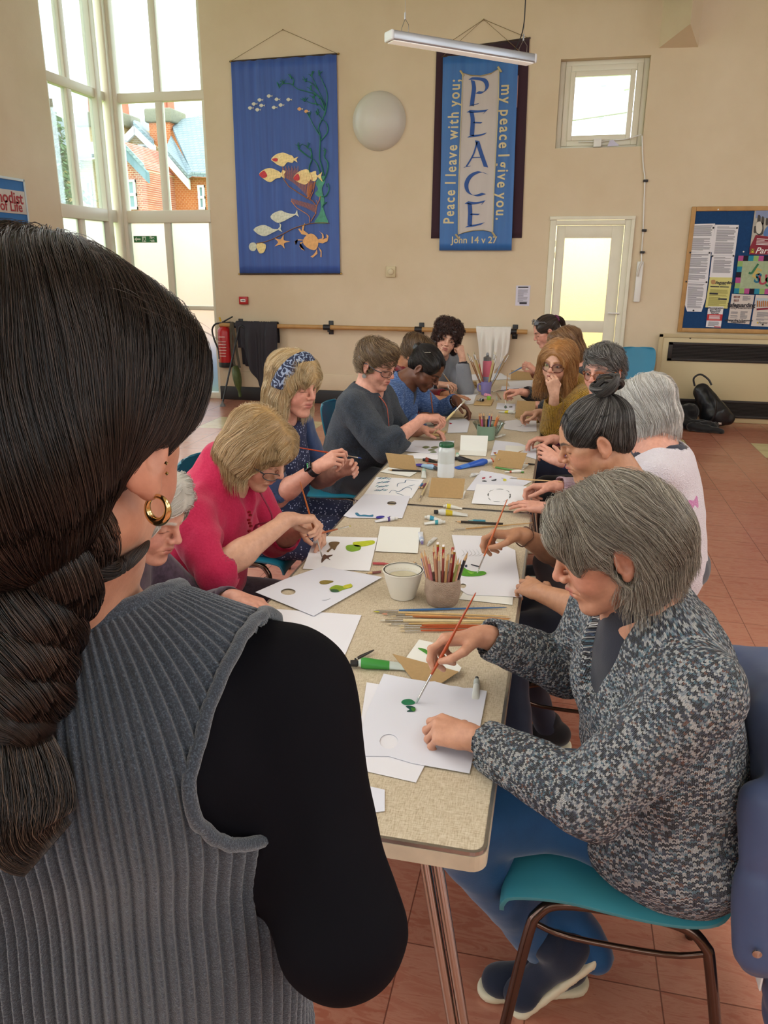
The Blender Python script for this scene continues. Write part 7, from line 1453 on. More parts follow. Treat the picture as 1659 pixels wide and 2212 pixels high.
# ---------- near right: grey bob, marled cardigan
if want('P14'):
    J = joints((-1, -.36, 0), (.28, 1.43, .55), (.195, 1.41, 1.0), .185, twist=0)
    H = frame((.116, 1.375, 1.138), (-.90, -.08, -.41), (0, 0, 1), 1.0)
    tip = T(897, 1522); end = ony(1028, 1280, 1.51)
    hs = [dict(side='R', w=(-.118, 1.545, .792), e=(.07, 1.63, .745), f=(-.97, -.16, -.10), d=(-.1, .30, .93), pose='pen', h=.0022, at=lerp(tip, end, .36)), dict(side='L', w=(-.105, 1.272, .765), e=(.105, 1.165, .745), f=(-.97, .26, -.02), d=(.0, -.30, .95), pose='hold', h=.0022)]
    o, g = person('grey bobbed woman in a marled cardigan painting at the near right corner', H, J, 'warm', '#8d8378', hs, .6, hs=.0026)
    M_marl = knit('marled yarn', ['#22242e'], .0052, .0032, 1.0, 'v', .9, [(0, '#20242f'), (.20, '#465067'), (.38, '#b2bbc6'), (.52, '#ecebea'), (.70, '#6b90a3'), (.79, '#2b3040'), (.90, '#8d5f4e'), (.935, '#ecebe8')], dist=.005)
    sp, sc = sleeves(J, hs, 1.86, r0=.076, r1=.066, r2=.046)
    tp = torso_prims(J, 1.10, .075)
    garment('cardigan', tp+sp+[ell(J['pel']+A(.01, 0, -.02), (.195, .222, .115), None, .05)], sc+neckline(J, H, .064, .27, .085), M_marl, o, .005, .0065, 3)
    garment('shirt', grow(torso_prims(J, 1.06, .07), -.016)+[cone(J['neck']-UP*.05, H['L'](0, -.02, -.10), .072, .064, .02)], neckline(J, H, .054, .06, .02), cloth('navy cotton', '#20222f', .7), o, .006, .003, 2)
    legs(o, J, cloth('deep blue trousers', '#124a78', .65, streak=(1, 1, 1), var=.06), M_shoe_n, knee=[(-.17, 1.53, .555), (-.15, 1.29, .555)], feet=[(.175, 1.43, .07), (.095, 1.45, 0)], thick=1.10, pitch=(.75, 0))
    hp = hair_prims(H, 'bob', .010, 1.08)+[ell(H['L'](0, -.085, .0), A(.088, .062, .085), H['R'], .02)]+fringe(H, .064, .056)+[face_cut(H, (0, .135, -.055), (.062, .070, .085))]+[ell(H['L'](q*.090, .052, -.060), A(.05, .054, .07)*H['s'], H['R'], .012, True) for q in (-1, 1)]+[ear_cut(H, -1)]
    S_ = Sdf().add(*hp); cols = ['#9a9184', '#b3a998', '#80776a', '#c6bdaf', '#655c52', '#a59a8b']
    hair_obj(S_, flow_part(H, .02, .35, 1.0, .6), cols, 9500, o, 'hair', .0035, 16, .0105, .00027, .007, .10, 14, '#6b6258', (.5, 1.0), hem=-.055, H=H)
    brush_at(tip, end, .0032, '#b04a1e', 'rust handled brush held upright by the marled cardigan woman over her dark green blot', tip='#a8b3ad', fer=.2, bl=.06)
if want('jacket'):
    chair(.205, 1.45, math.pi, 'teal plastic chair under the marled cardigan woman')
    U = Sdf().add(cone((.49, 1.28, .75), (.49, 1.62, .75), .075, .075, .03), cone((.475, 1.27, .76), (.54, 1.23, .30), .06, .085, .05), cone((.475, 1.62, .76), (.54, 1.66, .30), .06, .085, .05), cone((.50, 1.45, .76), (.56, 1.45, .28), .09, .10, .08, sq=(A(0, 1, 0), 1.9)), cone((.40, 1.245, .74), (.42, 1.19, .46), .035, .045, .04), cone((.42, 1.66, .78), (.42, 1.70, .40), .04, .05, .04)).mod(folds(.012, 5, 7, 19))
    def quilt(X, d): return d+(.011*(1-np.abs(np.sin(X[:, 2]*21+vnoise(X, 5, 2)*.5))**.4)).astype(f32)
    U.mod(quilt); V, F = U.mesh(.008, smooth=2); jo = np_mesh('puffer_jacket', V, F, cloth('slate blue nylon', '#4a5677', .42, .06, 8, .15, 60, .1)); tag(jo, 'slate blue padded jacket hung over the nearest teal chair', 'jacket')
    m = MB()
    for z_ in (.50,): m.lathe([(0, 0), (.008, .001), (.008, .004), (0, .006)], 12, A(.405, 1.146, z_), R=[[1, 0, 0], [0, 0, -1], [0, 1, 0]])
    m.build('press_stud', M_chrome, jo); MB().rbox((.44, 1.20, .36), (.444, 1.25, .40), .002).build('care_label', M_white, jo)
# ---------- right: dark bun, embroidered top
if want('P13'):
    J = joints((-1, -.05, 0), (.31, 2.26, .54), (.215, 2.27, 1.0), .18)
    H = frame((.118, 2.25, 1.150), (-.92, -.10, -.38), (0, 0, 1), 1.0)
    tip = T(1030, 1240); end = ony(1096, 1078, 2.25)
    hs = [dict(side='R', w=(-.072, 2.29, .795), f=(-.95, -.10, .02), d=(-.05, .30, .95), pose='pen', pole=(.2, .6, -.8), h=.0026, at=lerp(tip, end, .33)), dict(side='L', w=(-.003, 1.985, .772), e=(.15, 1.885, .765), f=(-.55, .85, -.10), d=(-.25, -.2, .9), pose='loose', h=.0026)]
    o, g = person('woman with a dark grey topknot bun bending over a bright green painting', H, J, 'olive', '#3a332f', hs, .45, hs=.0028, slim=1.08)
    t = NT('embroidered purple top'); v = t.coord('Object'); n = t.noise(v, 14, 2, .5, 1.5); w = t.node('ShaderNodeTexWave', wave_type='RINGS'); w.inputs['Scale'].default_value = 9; w.inputs['Distortion'].default_value = 14; w.inputs['Detail'].default_value = 1; t.link(v, w.inputs['Vector'])
    d_ = t.node('ShaderNodeTexVoronoi'); d_.inputs['Scale'].default_value = 260; t.link(v, d_.inputs['Vector']); dots = t.math('LESS_THAN', d_.outputs['Distance'], .45); ln = t.math('MULTIPLY', t.math('GREATER_THAN', w.outputs[0], .86), dots)
    t.color(t.mix(ln, srgb('#272335'), t.ramp(n.outputs[0], [(.35, srgb('#c24a86')), (.5, srgb('#a8b04a')), (.62, srgb('#c06a3a')), (.75, srgb('#4a4aa0'))]))); t.set(Roughness=.8); t.bump(ln, .4, .002)
    sp, sc = sleeves(J, hs, .62, r0=.072, r1=.064, r2=.05)
    garment('top', torso_prims(J, 1.08, .085)+sp, sc+neckline(J, H, .108), t.m, o, .008, .005, 8)
    legs(o, J, cloth('navy leggings', '#20263a', .7), M_shoe_b, knee=[(-.13, 2.36, .55), (-.11, 2.14, .55)], feet=[(.06, 2.42, 0), (.02, 1.80, 0)])
    S_ = Sdf().add(*hair_prims(H, 'tied', 0, 1.0), face_cut(H, (0, .128, -.022), (.080, .070, .105)), ear_cut(H, 1), ear_cut(H, -1)); K = H['L'](0, -.075, .135)
    cols = ['#26211f', '#322b28', '#4a4542', '#6f6b68', '#1c1816', '#8f8b87']
    bunS = Sdf().add(ell(K, A(.034, .034, .028), H['R'], .01)); V, F = bunS.mesh(.004, smooth=2); ex = [(V, F, np.tile(A(srgb('#1d1918')), (len(V), 1)))]
    for k in range(9):
        a = k*2.1; ax = nrm(A(math.sin(k*1.7)*.5, math.cos(k*2.3)*.5, 1)); ax = H['R']@ax; e1 = nrm(np.cross(ax, A(.3, .5, .2))); e2 = np.cross(ax, e1); rr = .042-.0016*k; cz = K+ax*(.004+.004*k)*(.5)
        path = [cz+rr*(e1*math.cos(q)+e2*math.sin(q)) for q in np.linspace(a, a+4.6, 9)]; ex += [lock_strands(path, lambda u: .0085*math.sin(math.pi*min(.97, max(.05, u)))+.001, 160, cols[:4]+['#7d7874'], k, .0003), lock_core(path, lambda u: .0085*math.sin(math.pi*min(.97, max(.05, u)))+.001, '#201b19')]
    hair_obj(S_, flow_to(K), cols, 5000, o, 'hair', .0045, 16, .011, .0003, .0025, .015, 21, '#2a2523', (.5, 1.1), extra=ex, wav=(0, 0))
    brush_at(tip, end, .003, '#c5683a', 'orange handled brush held by the topknot woman over bright green paint', tip='#d9dcd2', fer=.16, bl=.07)
    h0 = hs[0]; ax = nrm(A(h0['w'])-h0['E']); c0 = A(h0['w'])-ax*.02; e1 = nrm(np.cross(ax, UP)); e2 = np.cross(ax, e1); MB().tube([c0+ax*.006*math.sin(3*q)+.031*(e1*math.cos(q)+e2*math.sin(q)) for q in np.linspace(0, 6.283, 24, endpoint=False)], .0022, 6, closed=True).build('bracelet', mat('brown cord', '#5a3a28', .6), o)
    chair(.125, 2.30, math.pi, 'teal chair under the topknot woman, mostly hidden by the grey bobbed head')
# ---------- right: white hair, pale knit
if want('P12'):
    J = joints((-1, .15, 0), (.46, 2.98, .54), (.375, 2.98, .985), .18)
    H = frame((.33, 3.02, 1.115), (-.86, .38, -.42), (0, 0, 1), 1.0)
    hs = [dict(side='R', w=(.02, 3.02, .792), f=(-.95, .15, -.12), d=(0, .35, .9), pose='pen', pole=(.3, .6, -.7)), dict(side='L', w=(.005, 2.80, .768), f=(-.93, .35, -.06), d=(.05, -.2, .97), pose='flat', pole=(.3, -.7, -.6))]
    o, g = person('white haired woman in a pale pink and white knit, seen from behind her shoulder', H, J, 'pink', '#d9d3cb', hs, .7, blush='#d58f80')
    t = NT('white and pink knit'); uv = t.coord('Object'); n = t.noise(uv, 7, 2, .5); c_ = t.ramp(n.outputs[0], [(.63, srgb('#d8cfd6')), (.66, srgb('#c77fae'))], 'CONSTANT'); vo = t.node('ShaderNodeTexVoronoi'); vo.inputs['Scale'].default_value = 190; t.link(uv, vo.inputs['Vector']); t.color(c_); t.set(Roughness=.9, Sheen_Weight=.3); t.bump(vo.outputs[0], .8, .003)
    garment('jumper', torso_prims(J, 1.12, .08), neckline(J, H, .112), t.m, o, .008, .005, 4)
    garment('collar_top', grow(torso_prims(J, 1.12, .08), -.012), neckline(J, H, .082), cloth('navy jersey', '#252739'), o, .008, .002, 4)
    sp, sc = sleeves(J, hs, 1.84, r0=.058, r1=.064, r2=.044); garment('sleeves', sp, sc, knit('pale pink rib', ['#c9a5b3', '#d6b5c2'], .007, .006, .9, 'r', .9), o, .006, .006, 9)
    legs(o, J, cloth('grey trousers', '#4d5058'), M_shoe_b)
    S_ = Sdf().add(*hair_prims(H, 'bob', .02, 1.06), *fringe(H), face_cut(H, (0, .135, -.05), (.066, .070, .085))); cols = ['#d9d5cf', '#e6e3de', '#c2bdb6', '#b0aaa3', '#efedea']
    hair_obj(S_, flow_part(H, -.01, .3, 1.0, .5), cols, 3000, o, 'hair', .005, 16, .010, .0005, .006, .09, 31, '#bdb8b1', hem=-.07, H=H)
    brush_at(onz(1100, 1033, .742), onz(1215, 1041, .82), .003, '#c9a06a', 'bare wooden brush held flat in the pale pink cuffed hand', tip='#cfc6b8', fer=.12, bl=.04)
# ---------- right: short grey hair, tortoiseshell glasses
if want('P11'):
    J = joints((-1, -.1, 0), (.42, 3.92, .54), (.32, 3.92, 1.0), .185)
    H = frame((.212, 3.88, 1.145), (-.52, -.84, -.10), (0, .05, 1), 1.02)
    hs = [dict(side='R', w=(.0, 3.93, .79), f=(-.95, -.1, .0), d=(-.2, .1, .95), pose='relaxed', pole=(.3, .5, -.7)), dict(side='L', w=(.03, 3.46, .79), f=(-.75, .55, .30), d=(-.35, -.5, .75), pose='loose', pole=(.5, -.6, -.6))]
    o, g = person('short grey haired person in tortoiseshell glasses, half hidden by the topknot', H, J, 'pink', '#6b6560', hs, .7, True, '#4f4a46', look=(-.001, .0005))
    sp, sc = sleeves(J, hs, .8, r0=.074, r1=.068, r2=.05); garment('top', torso_prims(J, 1.12, .07)+sp, sc+neckline(J, H, .068), cloth('black jersey', '#1f1e26'), o, .009, .005, 6); legs(o, J, cloth('black trousers', '#1c1c22'), M_shoe_b)
    S_ = Sdf().add(*hair_prims(H, 'short', 0, 1.06), face_cut(H, (0, .135, -.045), (.075, .070, .105)), ear_cut(H, 1), ear_cut(H, -1)); cols = ['#77736f', '#8f8b86', '#55514e', '#a39f9a', '#3f3c3a']
    hair_obj(S_, flow_crown(H, (.01, -.045, .12), 1.2, .3), cols, 2600, o, 'hair', .005, 9, .008, .0006, .010, .22, 41, '#55514d', wav=(.002, 70))
    glasses(H, '#8a4a24', o, .026, .019, .100, -.001, .006, r=.0026)
    h0 = hs[0]; ax = nrm(A(h0['w'])-h0['E']); c0 = A(h0['w'])-ax*.03; MB().tube([c0-ax*.012, c0+ax*.012], .031, 20, sq=.85).build('wristband', mat('purple strap', '#6d2f5c', .5), o)
    h1 = hs[1]; ax = nrm(A(h1['w'])-h1['E']); e1 = nrm(np.cross(ax, UP)); e2 = np.cross(ax, e1); c1 = A(h1['w'])-ax*.025; bm_ = MB()
    for q in np.linspace(0, 6.283, 20, endpoint=False): bm_.lathe([(0, -.004), (.0036, -.002), (.0036, .002), (0, .004)], 6, c1+.030*(e1*math.cos(q)+e2*math.sin(q)))
    bm_.build('bead_bracelet', mat('violet beads', '#5a3f7a', .4), o)
    tip = T(1076, 993, .03); brush_at(tip, tip+nrm(g[0]-tip)*.24, .003, '#b78a56', 'wooden brush held loosely above the purple wristband hand\'s paper', tip='#c9b49a', fer=.1, bl=.04)
# ---------- right: ginger hair, mustard jumper
if want('P10'):
    J = joints((-1, -.35, 0), (.20, 4.62, .54), (.075, 4.56, .985), .175)
    H = frame((-.004, 4.47, 1.108), (-.36, -.92, -.08), (.1, 0, 1), 1.0)
    hs = [dict(side='L', w=(-.012, 4.335, .955), e=(-.01, 4.42, .745), f=(-.20, -.10, .98), d=(.30, -.90, -.1), pose='fist'), dict(side='R', w=(-.095, 4.62, .80), f=(-.85, -.3, -.05), d=(-.2, .2, .95), pose='pen', pole=(.3, .6, -.7))]
    o, g = person('long ginger haired woman in glasses and mustard jumper, chin on her fist', H, J, 'fair', '#a8764a', hs, .4, True, '#55606a', look=(0, .0005))
    sp, sc = sleeves(J, hs, {'L': 1.72, 'R': 1.5}, r0=.078, r1=.072, r2=.050); garment('jumper', torso_prims(J, 1.05, .08)+sp, sc+neckline(J, H, .066), knit('mustard rib', ['#8f6a14', '#a87f1e', '#b58a25'], .009, .007, .9, 'r', .9), o, .007, .007, 7); legs(o, J, cloth('navy jeans', '#232c44'), M_shoe_b)
    S_ = Sdf().add(*hair_prims(H, 'long', .09, 1.12), *[cone(H['L'](q*.072, .0, .02), H['L'](q*.088, .02, -.15), .034, .030, .03) for q in (-1, 1)], face_cut(H, (0, .135, -.035), (.066, .085, .112))); cols = ['#c48d56', '#d3a068', '#aa7546', '#dfb27c', '#98683e']
    hair_obj(S_, flow_part(H, 0, .25, 1.0, .0), cols, 3600, o, 'hair', .005, 18, .013, .00045, .010, .10, 51, '#a3703f', wav=(.0022, 45), hem=-.12, H=H)
    glasses(H, '#5a2622', o, .026, .022, .102, -.004, .004, r=.0022)
    tip = T(1116, 903); brush_at(tip, tip+nrm(g[1]-tip)*.22, .0028, '#c9a266', 'pale brush held low by the mustard jumper woman', tip='#4a5a6a', fer=.12, bl=.05)
# ---------- right: hidden neighbour with black ribbed sleeve
if want('P9b'):
    J = joints((-1, -.05, 0), (.24, 5.36, .54), (.12, 5.34, .99), .175)
    H = frame((.035, 5.32, 1.125), (-.88, -.2, -.40), (0, 0, 1), 1.0)
    tip = T(1092, 882); end = ony(1096, 806, 5.33)
    hs = [dict(side='R', w=(-.215, 5.34, .785), f=(-.95, -.05, .05), d=(0, .25, .95), pose='pen', pole=(.2, .6, -.8), at=lerp(tip, end, .30)), dict(side='L', w=(-.12, 5.10, .765), f=(-.9, .2, 0), d=(0, 0, 1), pose='relaxed', pole=(.2, -.7, -.7))]
    o, g = person('brown haired woman in a black ribbed jumper hidden behind the ginger hair', H, J, 'pink', '#7a5a40', hs, .4)
    sp, sc = sleeves(J, hs, 1.8, r0=.074, r1=.064, r2=.046); garment('jumper', torso_prims(J, 1.05, .07)+sp, sc+neckline(J, H, .066), knit('black rib', ['#1f1e24', '#2a2930'], .009, .008, .9, 'r', .9), o, .009, .005, 3); legs(o, J, cloth('grey jeans', '#3a3f4a'), M_shoe_b)
    S_ = Sdf().add(*hair_prims(H, 'long', .05, 1.04), *fringe(H, .05, .06), face_cut(H)); cols = ['#8a6443', '#9c7550', '#6f4e34', '#b08a62']; hair_obj(S_, flow_part(H, 0, .25), cols, 1500, o, 'hair', .006, 14, .012, .0007, .008, .12, 61, '#6f4e34')
    brush_at(tip, end, .0032, '#a8763f', 'brown brush held upright in the black ribbed sleeved hand', tip='#2a5a50', fer=.14, bl=.08)
# ---------- far right: ponytail with a plum scrunchie
if want('P9'):
    J = joints((-1, -.25, 0), (.12, 6.72, .54), (-.03, 6.62, 1.0), .17)
    H = frame((-.118, 6.52, 1.128), (-.90, -.28, -.42), (0, 0, 1), 1.0)
    bt, en = ony(1143, 785, 6.14), ony(1099, 809, 6.10)
    hs = [dict(side='L', at=lerp(bt, en, .25), w=(-.17, 6.16, .835), f=(-.75, .15, .62), d=(.4, -.2, .5), pose='pen', pole=(.5, -.3, -.7)), dict(side='R', w=(-.24, 6.70, .77), f=(-.9, -.2, 0), d=(0, .1, 1), pose='relaxed', pole=(.2, .6, -.7))]
    o, g = person('woman with a dark ponytail and plum scrunchie at the far right end', H, J, 'pink', '#4a3a30', hs, .35)
    sp, sc = sleeves(J, hs, .9, r0=.07, r1=.06, r2=.045); garment('top', torso_prims(J, 1.02, .07)+sp, sc+neckline(J, H, .07), cloth('oatmeal jersey', '#a98f78'), o, .009, .005, 3); legs(o, J, cloth('black jeans', '#23232b'), M_shoe_b)
    K = H['L'](0, -.098, .055); S_ = Sdf().add(*hair_prims(H, 'tied', 0, 1.0), face_cut(H, (0, .125, -.045), (.078, .062, .098)), ear_cut(H, 1), ear_cut(H, -1)); cols = ['#3a2d26', '#4a3a30', '#2b211c', '#5d4a3c']
    path = [K, H['L'](0, -.125, .05), H['L'](0, -.145, .01), H['L'](.0, -.14, -.06)]; ex = [lock_strands(path, lambda u: .026*math.sin(math.pi*(.18+.72*u)), 260, cols, 4, .0006), lock_core(path, lambda u: .026*math.sin(math.pi*(.18+.72*u)), '#2b211c')]
    hair_obj(S_, flow_to(K), cols, 1600, o, 'hair', .005, 16, .010, .0006, .003, .03, 71, '#2b211c', extra=ex, wav=(0, 0))
    b = nrm(path[1]-path[0]); e1 = nrm(np.cross(b, UP)); e2 = np.cross(b, e1); MB().tube([K+b*.012+.027*(e1*math.cos(q)+e2*math.sin(q))+b*.006*math.sin(7*q) for q in np.linspace(0, 6.283, 40, endpoint=False)], [.011+.003*math.sin(9*q) for q in np.linspace(0, 6.283, 40, endpoint=False)], 8, closed=True).build('scrunchie', mat('plum velvet', '#6d2a54', .8, noise=.2, nscale=80), o)
    Hs = frame(H['L'](0, .03, .075), H['R']@A(0, .85, .5), H['R']@A(0, -.5, .85), 1.0); glasses(Hs, '#6a6a70', o, .027, .02, .06, .01, 0, r=.0018)
    brush_at(bt, en, .0045, '#5b7fae', 'blue handled brush held up by the ponytail woman', tip='#d9dcda', fer=.1, bl=.05)
# ---------- left: pink fleece
if want('P3'):
    J = joints((1, -.05, 0), (-1.19, 2.20, .54), (-1.015, 2.19, .965), .185)
    H = frame((-.885, 2.175, 1.085), (.80, -.12, -.58), (0, 0, 1), 1.0)
    tip = T(697, 1207); end = ony(648, 1040, 2.16)
    hs = [dict(side='R', w=(-.772, 2.135, .795), e=(-.925, 1.915, .775), f=(.72, .62, -.10), d=(-.35, .1, .92), pose='pen', h=.0024, at=lerp(tip, end, .33)), dict(side='L', w=(-.80, 2.36, .775), f=(.80, -.45, -.05), d=(.1, .5, .85), pose='hold', pole=(-.3, .6, -.7), h=.003)]
    o, g = person('blonde bobbed woman in a bright pink fleece painting brown fish', H, J, 'fair', '#a88b62', hs, .6, hs=.0028, blush='#cf7466')
    t = NT('pink fleece'); n = t.noise(t.coord('Object'), 160, 4, .7); t.color(t.ramp(n.outputs[0], [(.3, srgb('#b31f48')), (.7, srgb('#c63056'))])); t.set(Roughness=.95, Sheen_Weight=.2, Specular_IOR_Level=.15); t.bump(n.outputs[0], .35, .003)
    sp, sc = sleeves(J, hs, {'R': 1.03, 'L': 1.3}, r0=.078, r1=.066, r2=.05)
    nb = J['neck']; col_ = [cone(nb-UP*.045+J['face']*.0, nb+UP*.055+J['face']*.012, .092, .080, .03)]
    garment('fleece', torso_prims(J, 1.10, .09, .02)+sp+col_, sc+neckline(J, H, .070, .20, .060), t.m, o, .0055, .0085, 5)
    garment('t_shirt', grow(torso_prims(J, 1.08, .09, .02), -.016), neckline(J, H, .058, .03, .03), cloth('lilac white cotton', '#d9d0dc'), o, .007, .002, 5)
    fw = nrm(J['face']); z0 = J['chest']+fw*.175; m = MB(); zp = [nb+fw*.085+UP*.04, nb+fw*.13-UP*.03, nb+fw*.165-UP*.11, J['chest']+fw*.172+UP*.0, J['chest']+fw*.165-UP*.05]
    m.tube(spline(zp, 4), .003, 6); m.tube([zp[-2]+fw*.003, zp[-2]+fw*.006-UP*.025], .004, 6); m.build('zip', mat('dark pink zip', '#8f1f40', .5), o)
    bp = J['chest']+fw*.178+A(.0, -.06, .03); m = MB()
    for k in range(7): m.lathe([(0, 0), (.006, .001), (.006, .006), (0, .008)], 8, bp+A(.0, .008*math.sin(k*2.1), -.012*k+.03))
    m.build('brooch', mat('red beads', '#8f1d24', .2, .3), o)
    legs(o, J, cloth('grey patterned trousers', '#4a4550', .8, .35, 60), M_shoe_b)
    S_ = Sdf().add(*hair_prims(H, 'bob', .022, 1.04), *fringe(H, .066, .045), face_cut(H, (0, .137, -.06), (.066, .070, .082))); cols = ['#cdaa78', '#dfc195', '#b08e60', '#ead2ab', '#967850', '#d3b488']
    hair_obj(S_, flow_part(H, .012, .2, 1.0, .8), cols, 7000, o, 'hair', .004, 16, .0105, .00032, .006, .08, 81, '#a38256', hem=-.075, H=H)
    glasses(H, '#2b2426', o, .025, .014, .104, -.014, .012, r=.0016)
    brush_at(tip, end, .003, '#b5622c', 'orange handled brush held upright by the pink fleece woman', tip='#8f8680', fer=.17, bl=.09)
    a_, b_ = onz(758, 1136, .775), onz(692, 1152, .78); brush_at(a_, a_+nrm(b_-a_)*.2, .003, '#a8562e', 'second brush with a yellow tip pointing from the pink fleece woman\'s far hand', tip='#b9b83a', fer=.25, bl=.04)
    chair(-1.21, 2.20, 0, 'dark teal chair behind the pink fleece', M_teal2)
# ---------- left: headband
if want('P4'):
    J = joints((1, -.12, 0), (-1.25, 3.02, .55), (-1.12, 2.98, 1.03), .18)
    H = frame((-1.035, 2.95, 1.168), (.88, -.42, -.20), (0, 0, 1), 1.02)
    bt, en = ony(782, 990, 2.83), ony(640, 966, 2.80)
    hs = [dict(side='R', at=lerp(bt, en, .28), w=(-.90, 2.76, .866), e=(-1.065, 2.79, .735), f=(.75, .10, .48), d=(-.35, -.62, .6), pose='pen', h=.0026), dict(side='L', w=(-.855, 3.02, .80), f=(.72, -.50, .45), d=(.55, .45, .6), pose='relaxed', pole=(-.2, .5, -.8), h=.0028)]
    o, g = person('blonde woman with a navy paisley headband and smartwatch holding a brush aloft', H, J, 'pink', '#b08f66', hs, .5, hs=.003, blush='#d58878')
    t = NT('navy sprigged cotton'); vo = t.node('ShaderNodeTexVoronoi'); vo.inputs['Scale'].default_value = 75; t.link(t.coord('Object'), vo.inputs['Vector']); t.color(t.mix(t.math('LESS_THAN', vo.outputs['Distance'], .24), srgb('#232a4a'), srgb('#a9aecb'))); t.set(Roughness=.85)
    tp = torso_prims(J, 1.14, .09, .03); dress = t.m
    garment('dress', tp+[cone(J['pel']+A(0, q, -.02), J['pel']+A(.40, q*1.3, .0), .10, .085, .04) for q in (-.09, .09)], neckline(J, H, .078), dress, o, .007, .005, 5)
    sp, sc = sleeves(J, hs, {'R': .97, 'L': .97}, r0=.078, r1=.070, r2=.06); big = grow(tp, .010)
    f = J['face']; garment('cardigan', big+sp, sc+neckline(J, H, .10)+[cone(J['chest']+f*.16+UP*.22, J['pel']+f*.2-UP*.1, .13, .15, .01, neg=True)], cloth('denim blue knit', '#37476b', .9, .1, 90, .6, 260), o, .007, .006, 6)
    legs(o, J, dress, M_shoe_b)
    S_ = Sdf().add(*hair_prims(H, 'long', .055, 1.10), *fringe(H, .062, .05), face_cut(H, (0, .137, -.055), (.064, .072, .09))); cols = ['#dcc194', '#e8d2a9', '#c3a472', '#f0dfbb', '#ac8e62']
    hair_obj(S_, flow_part(H, .0, .25, 1.0, .9), cols, 5500, o, 'hair', .0045, 16, .013, .00038, .007, .07, 91, '#b99a6c', hem=-.09, H=H)
    tb = NT('navy paisley cotton'); wv = tb.node('ShaderNodeTexWave', wave_type='RINGS'); wv.inputs['Scale'].default_value = 28; wv.inputs['Distortion'].default_value = 16; tb.link(tb.coord('Object'), wv.inputs['Vector']); tb.color(tb.mix(tb.math('GREATER_THAN', wv.outputs[0], .72), srgb('#1d2440'), srgb('#8d9bb5'))); tb.set(Roughness=.8)
    B_ = Sdf().add(ell(H['L'](0, -.018, .042), A(.0985, .1235, .1035)*H['s'], H['R'], .01), *[ell(H['L'](q*.07, -.0, .0), A(.035, .05, .075)*H['s'], H['R'], .015) for q in (-1, 1)]); R_ = H['R']; c0 = H['L'](0, .026, .06); nv = nrm(R_@A(0, .93, -.36))
    B_.mod(lambda X, d: np.maximum(np.maximum(d, np.abs((X-c0)@nv).astype(f32)-.030), (.0-((X-H['o'])@R_[:, 2])).astype(f32)-.005)); V, F = B_.mesh(.004, smooth=2); np_mesh('headband', V, F, tb.m, o)
    h0 = hs[0]; ax = nrm(A(h0['w'])-h0['E']); c0 = A(h0['w'])-ax*.018; MB().tube([c0-ax*.011, c0+ax*.011], .0305, 24, sq=.9).build('watch_strap', mat('black silicone', '#1a1a1d', .5), o)
    dz = nrm(A(h0['d'])-ax*np.dot(A(h0['d']), ax)); yz = np.cross(dz, ax); Rw = np.stack([ax, yz, dz], 1); wf_ = MB().rbox((-.019, -.017, .026), (.019, .017, .037), .006, R=Rw, c=c0).build('smartwatch', mat('black watch glass', '#0f0f12', .12), o)
    m = MB()
    for k in range(3): m.lathe([(0, 0), (.003, 0), (.003, .0006), (0, .0006)], 8, c0+dz*.0372+yz*(-.008+.008*k)+ax*.004, R=Rw)
    m.build('watch_icons', emat('green icons', '#5fae6a', .4), wf_)
    brush_at(bt, en, .0031, '#a8401f', 'rust red brush with a blue tip held level by the headband woman', tip='#3a4f8f', fer=.14, bl=.06)
    chair(-1.30, 3.02, 0, 'teal chair hidden under the headband woman', M_teal2)
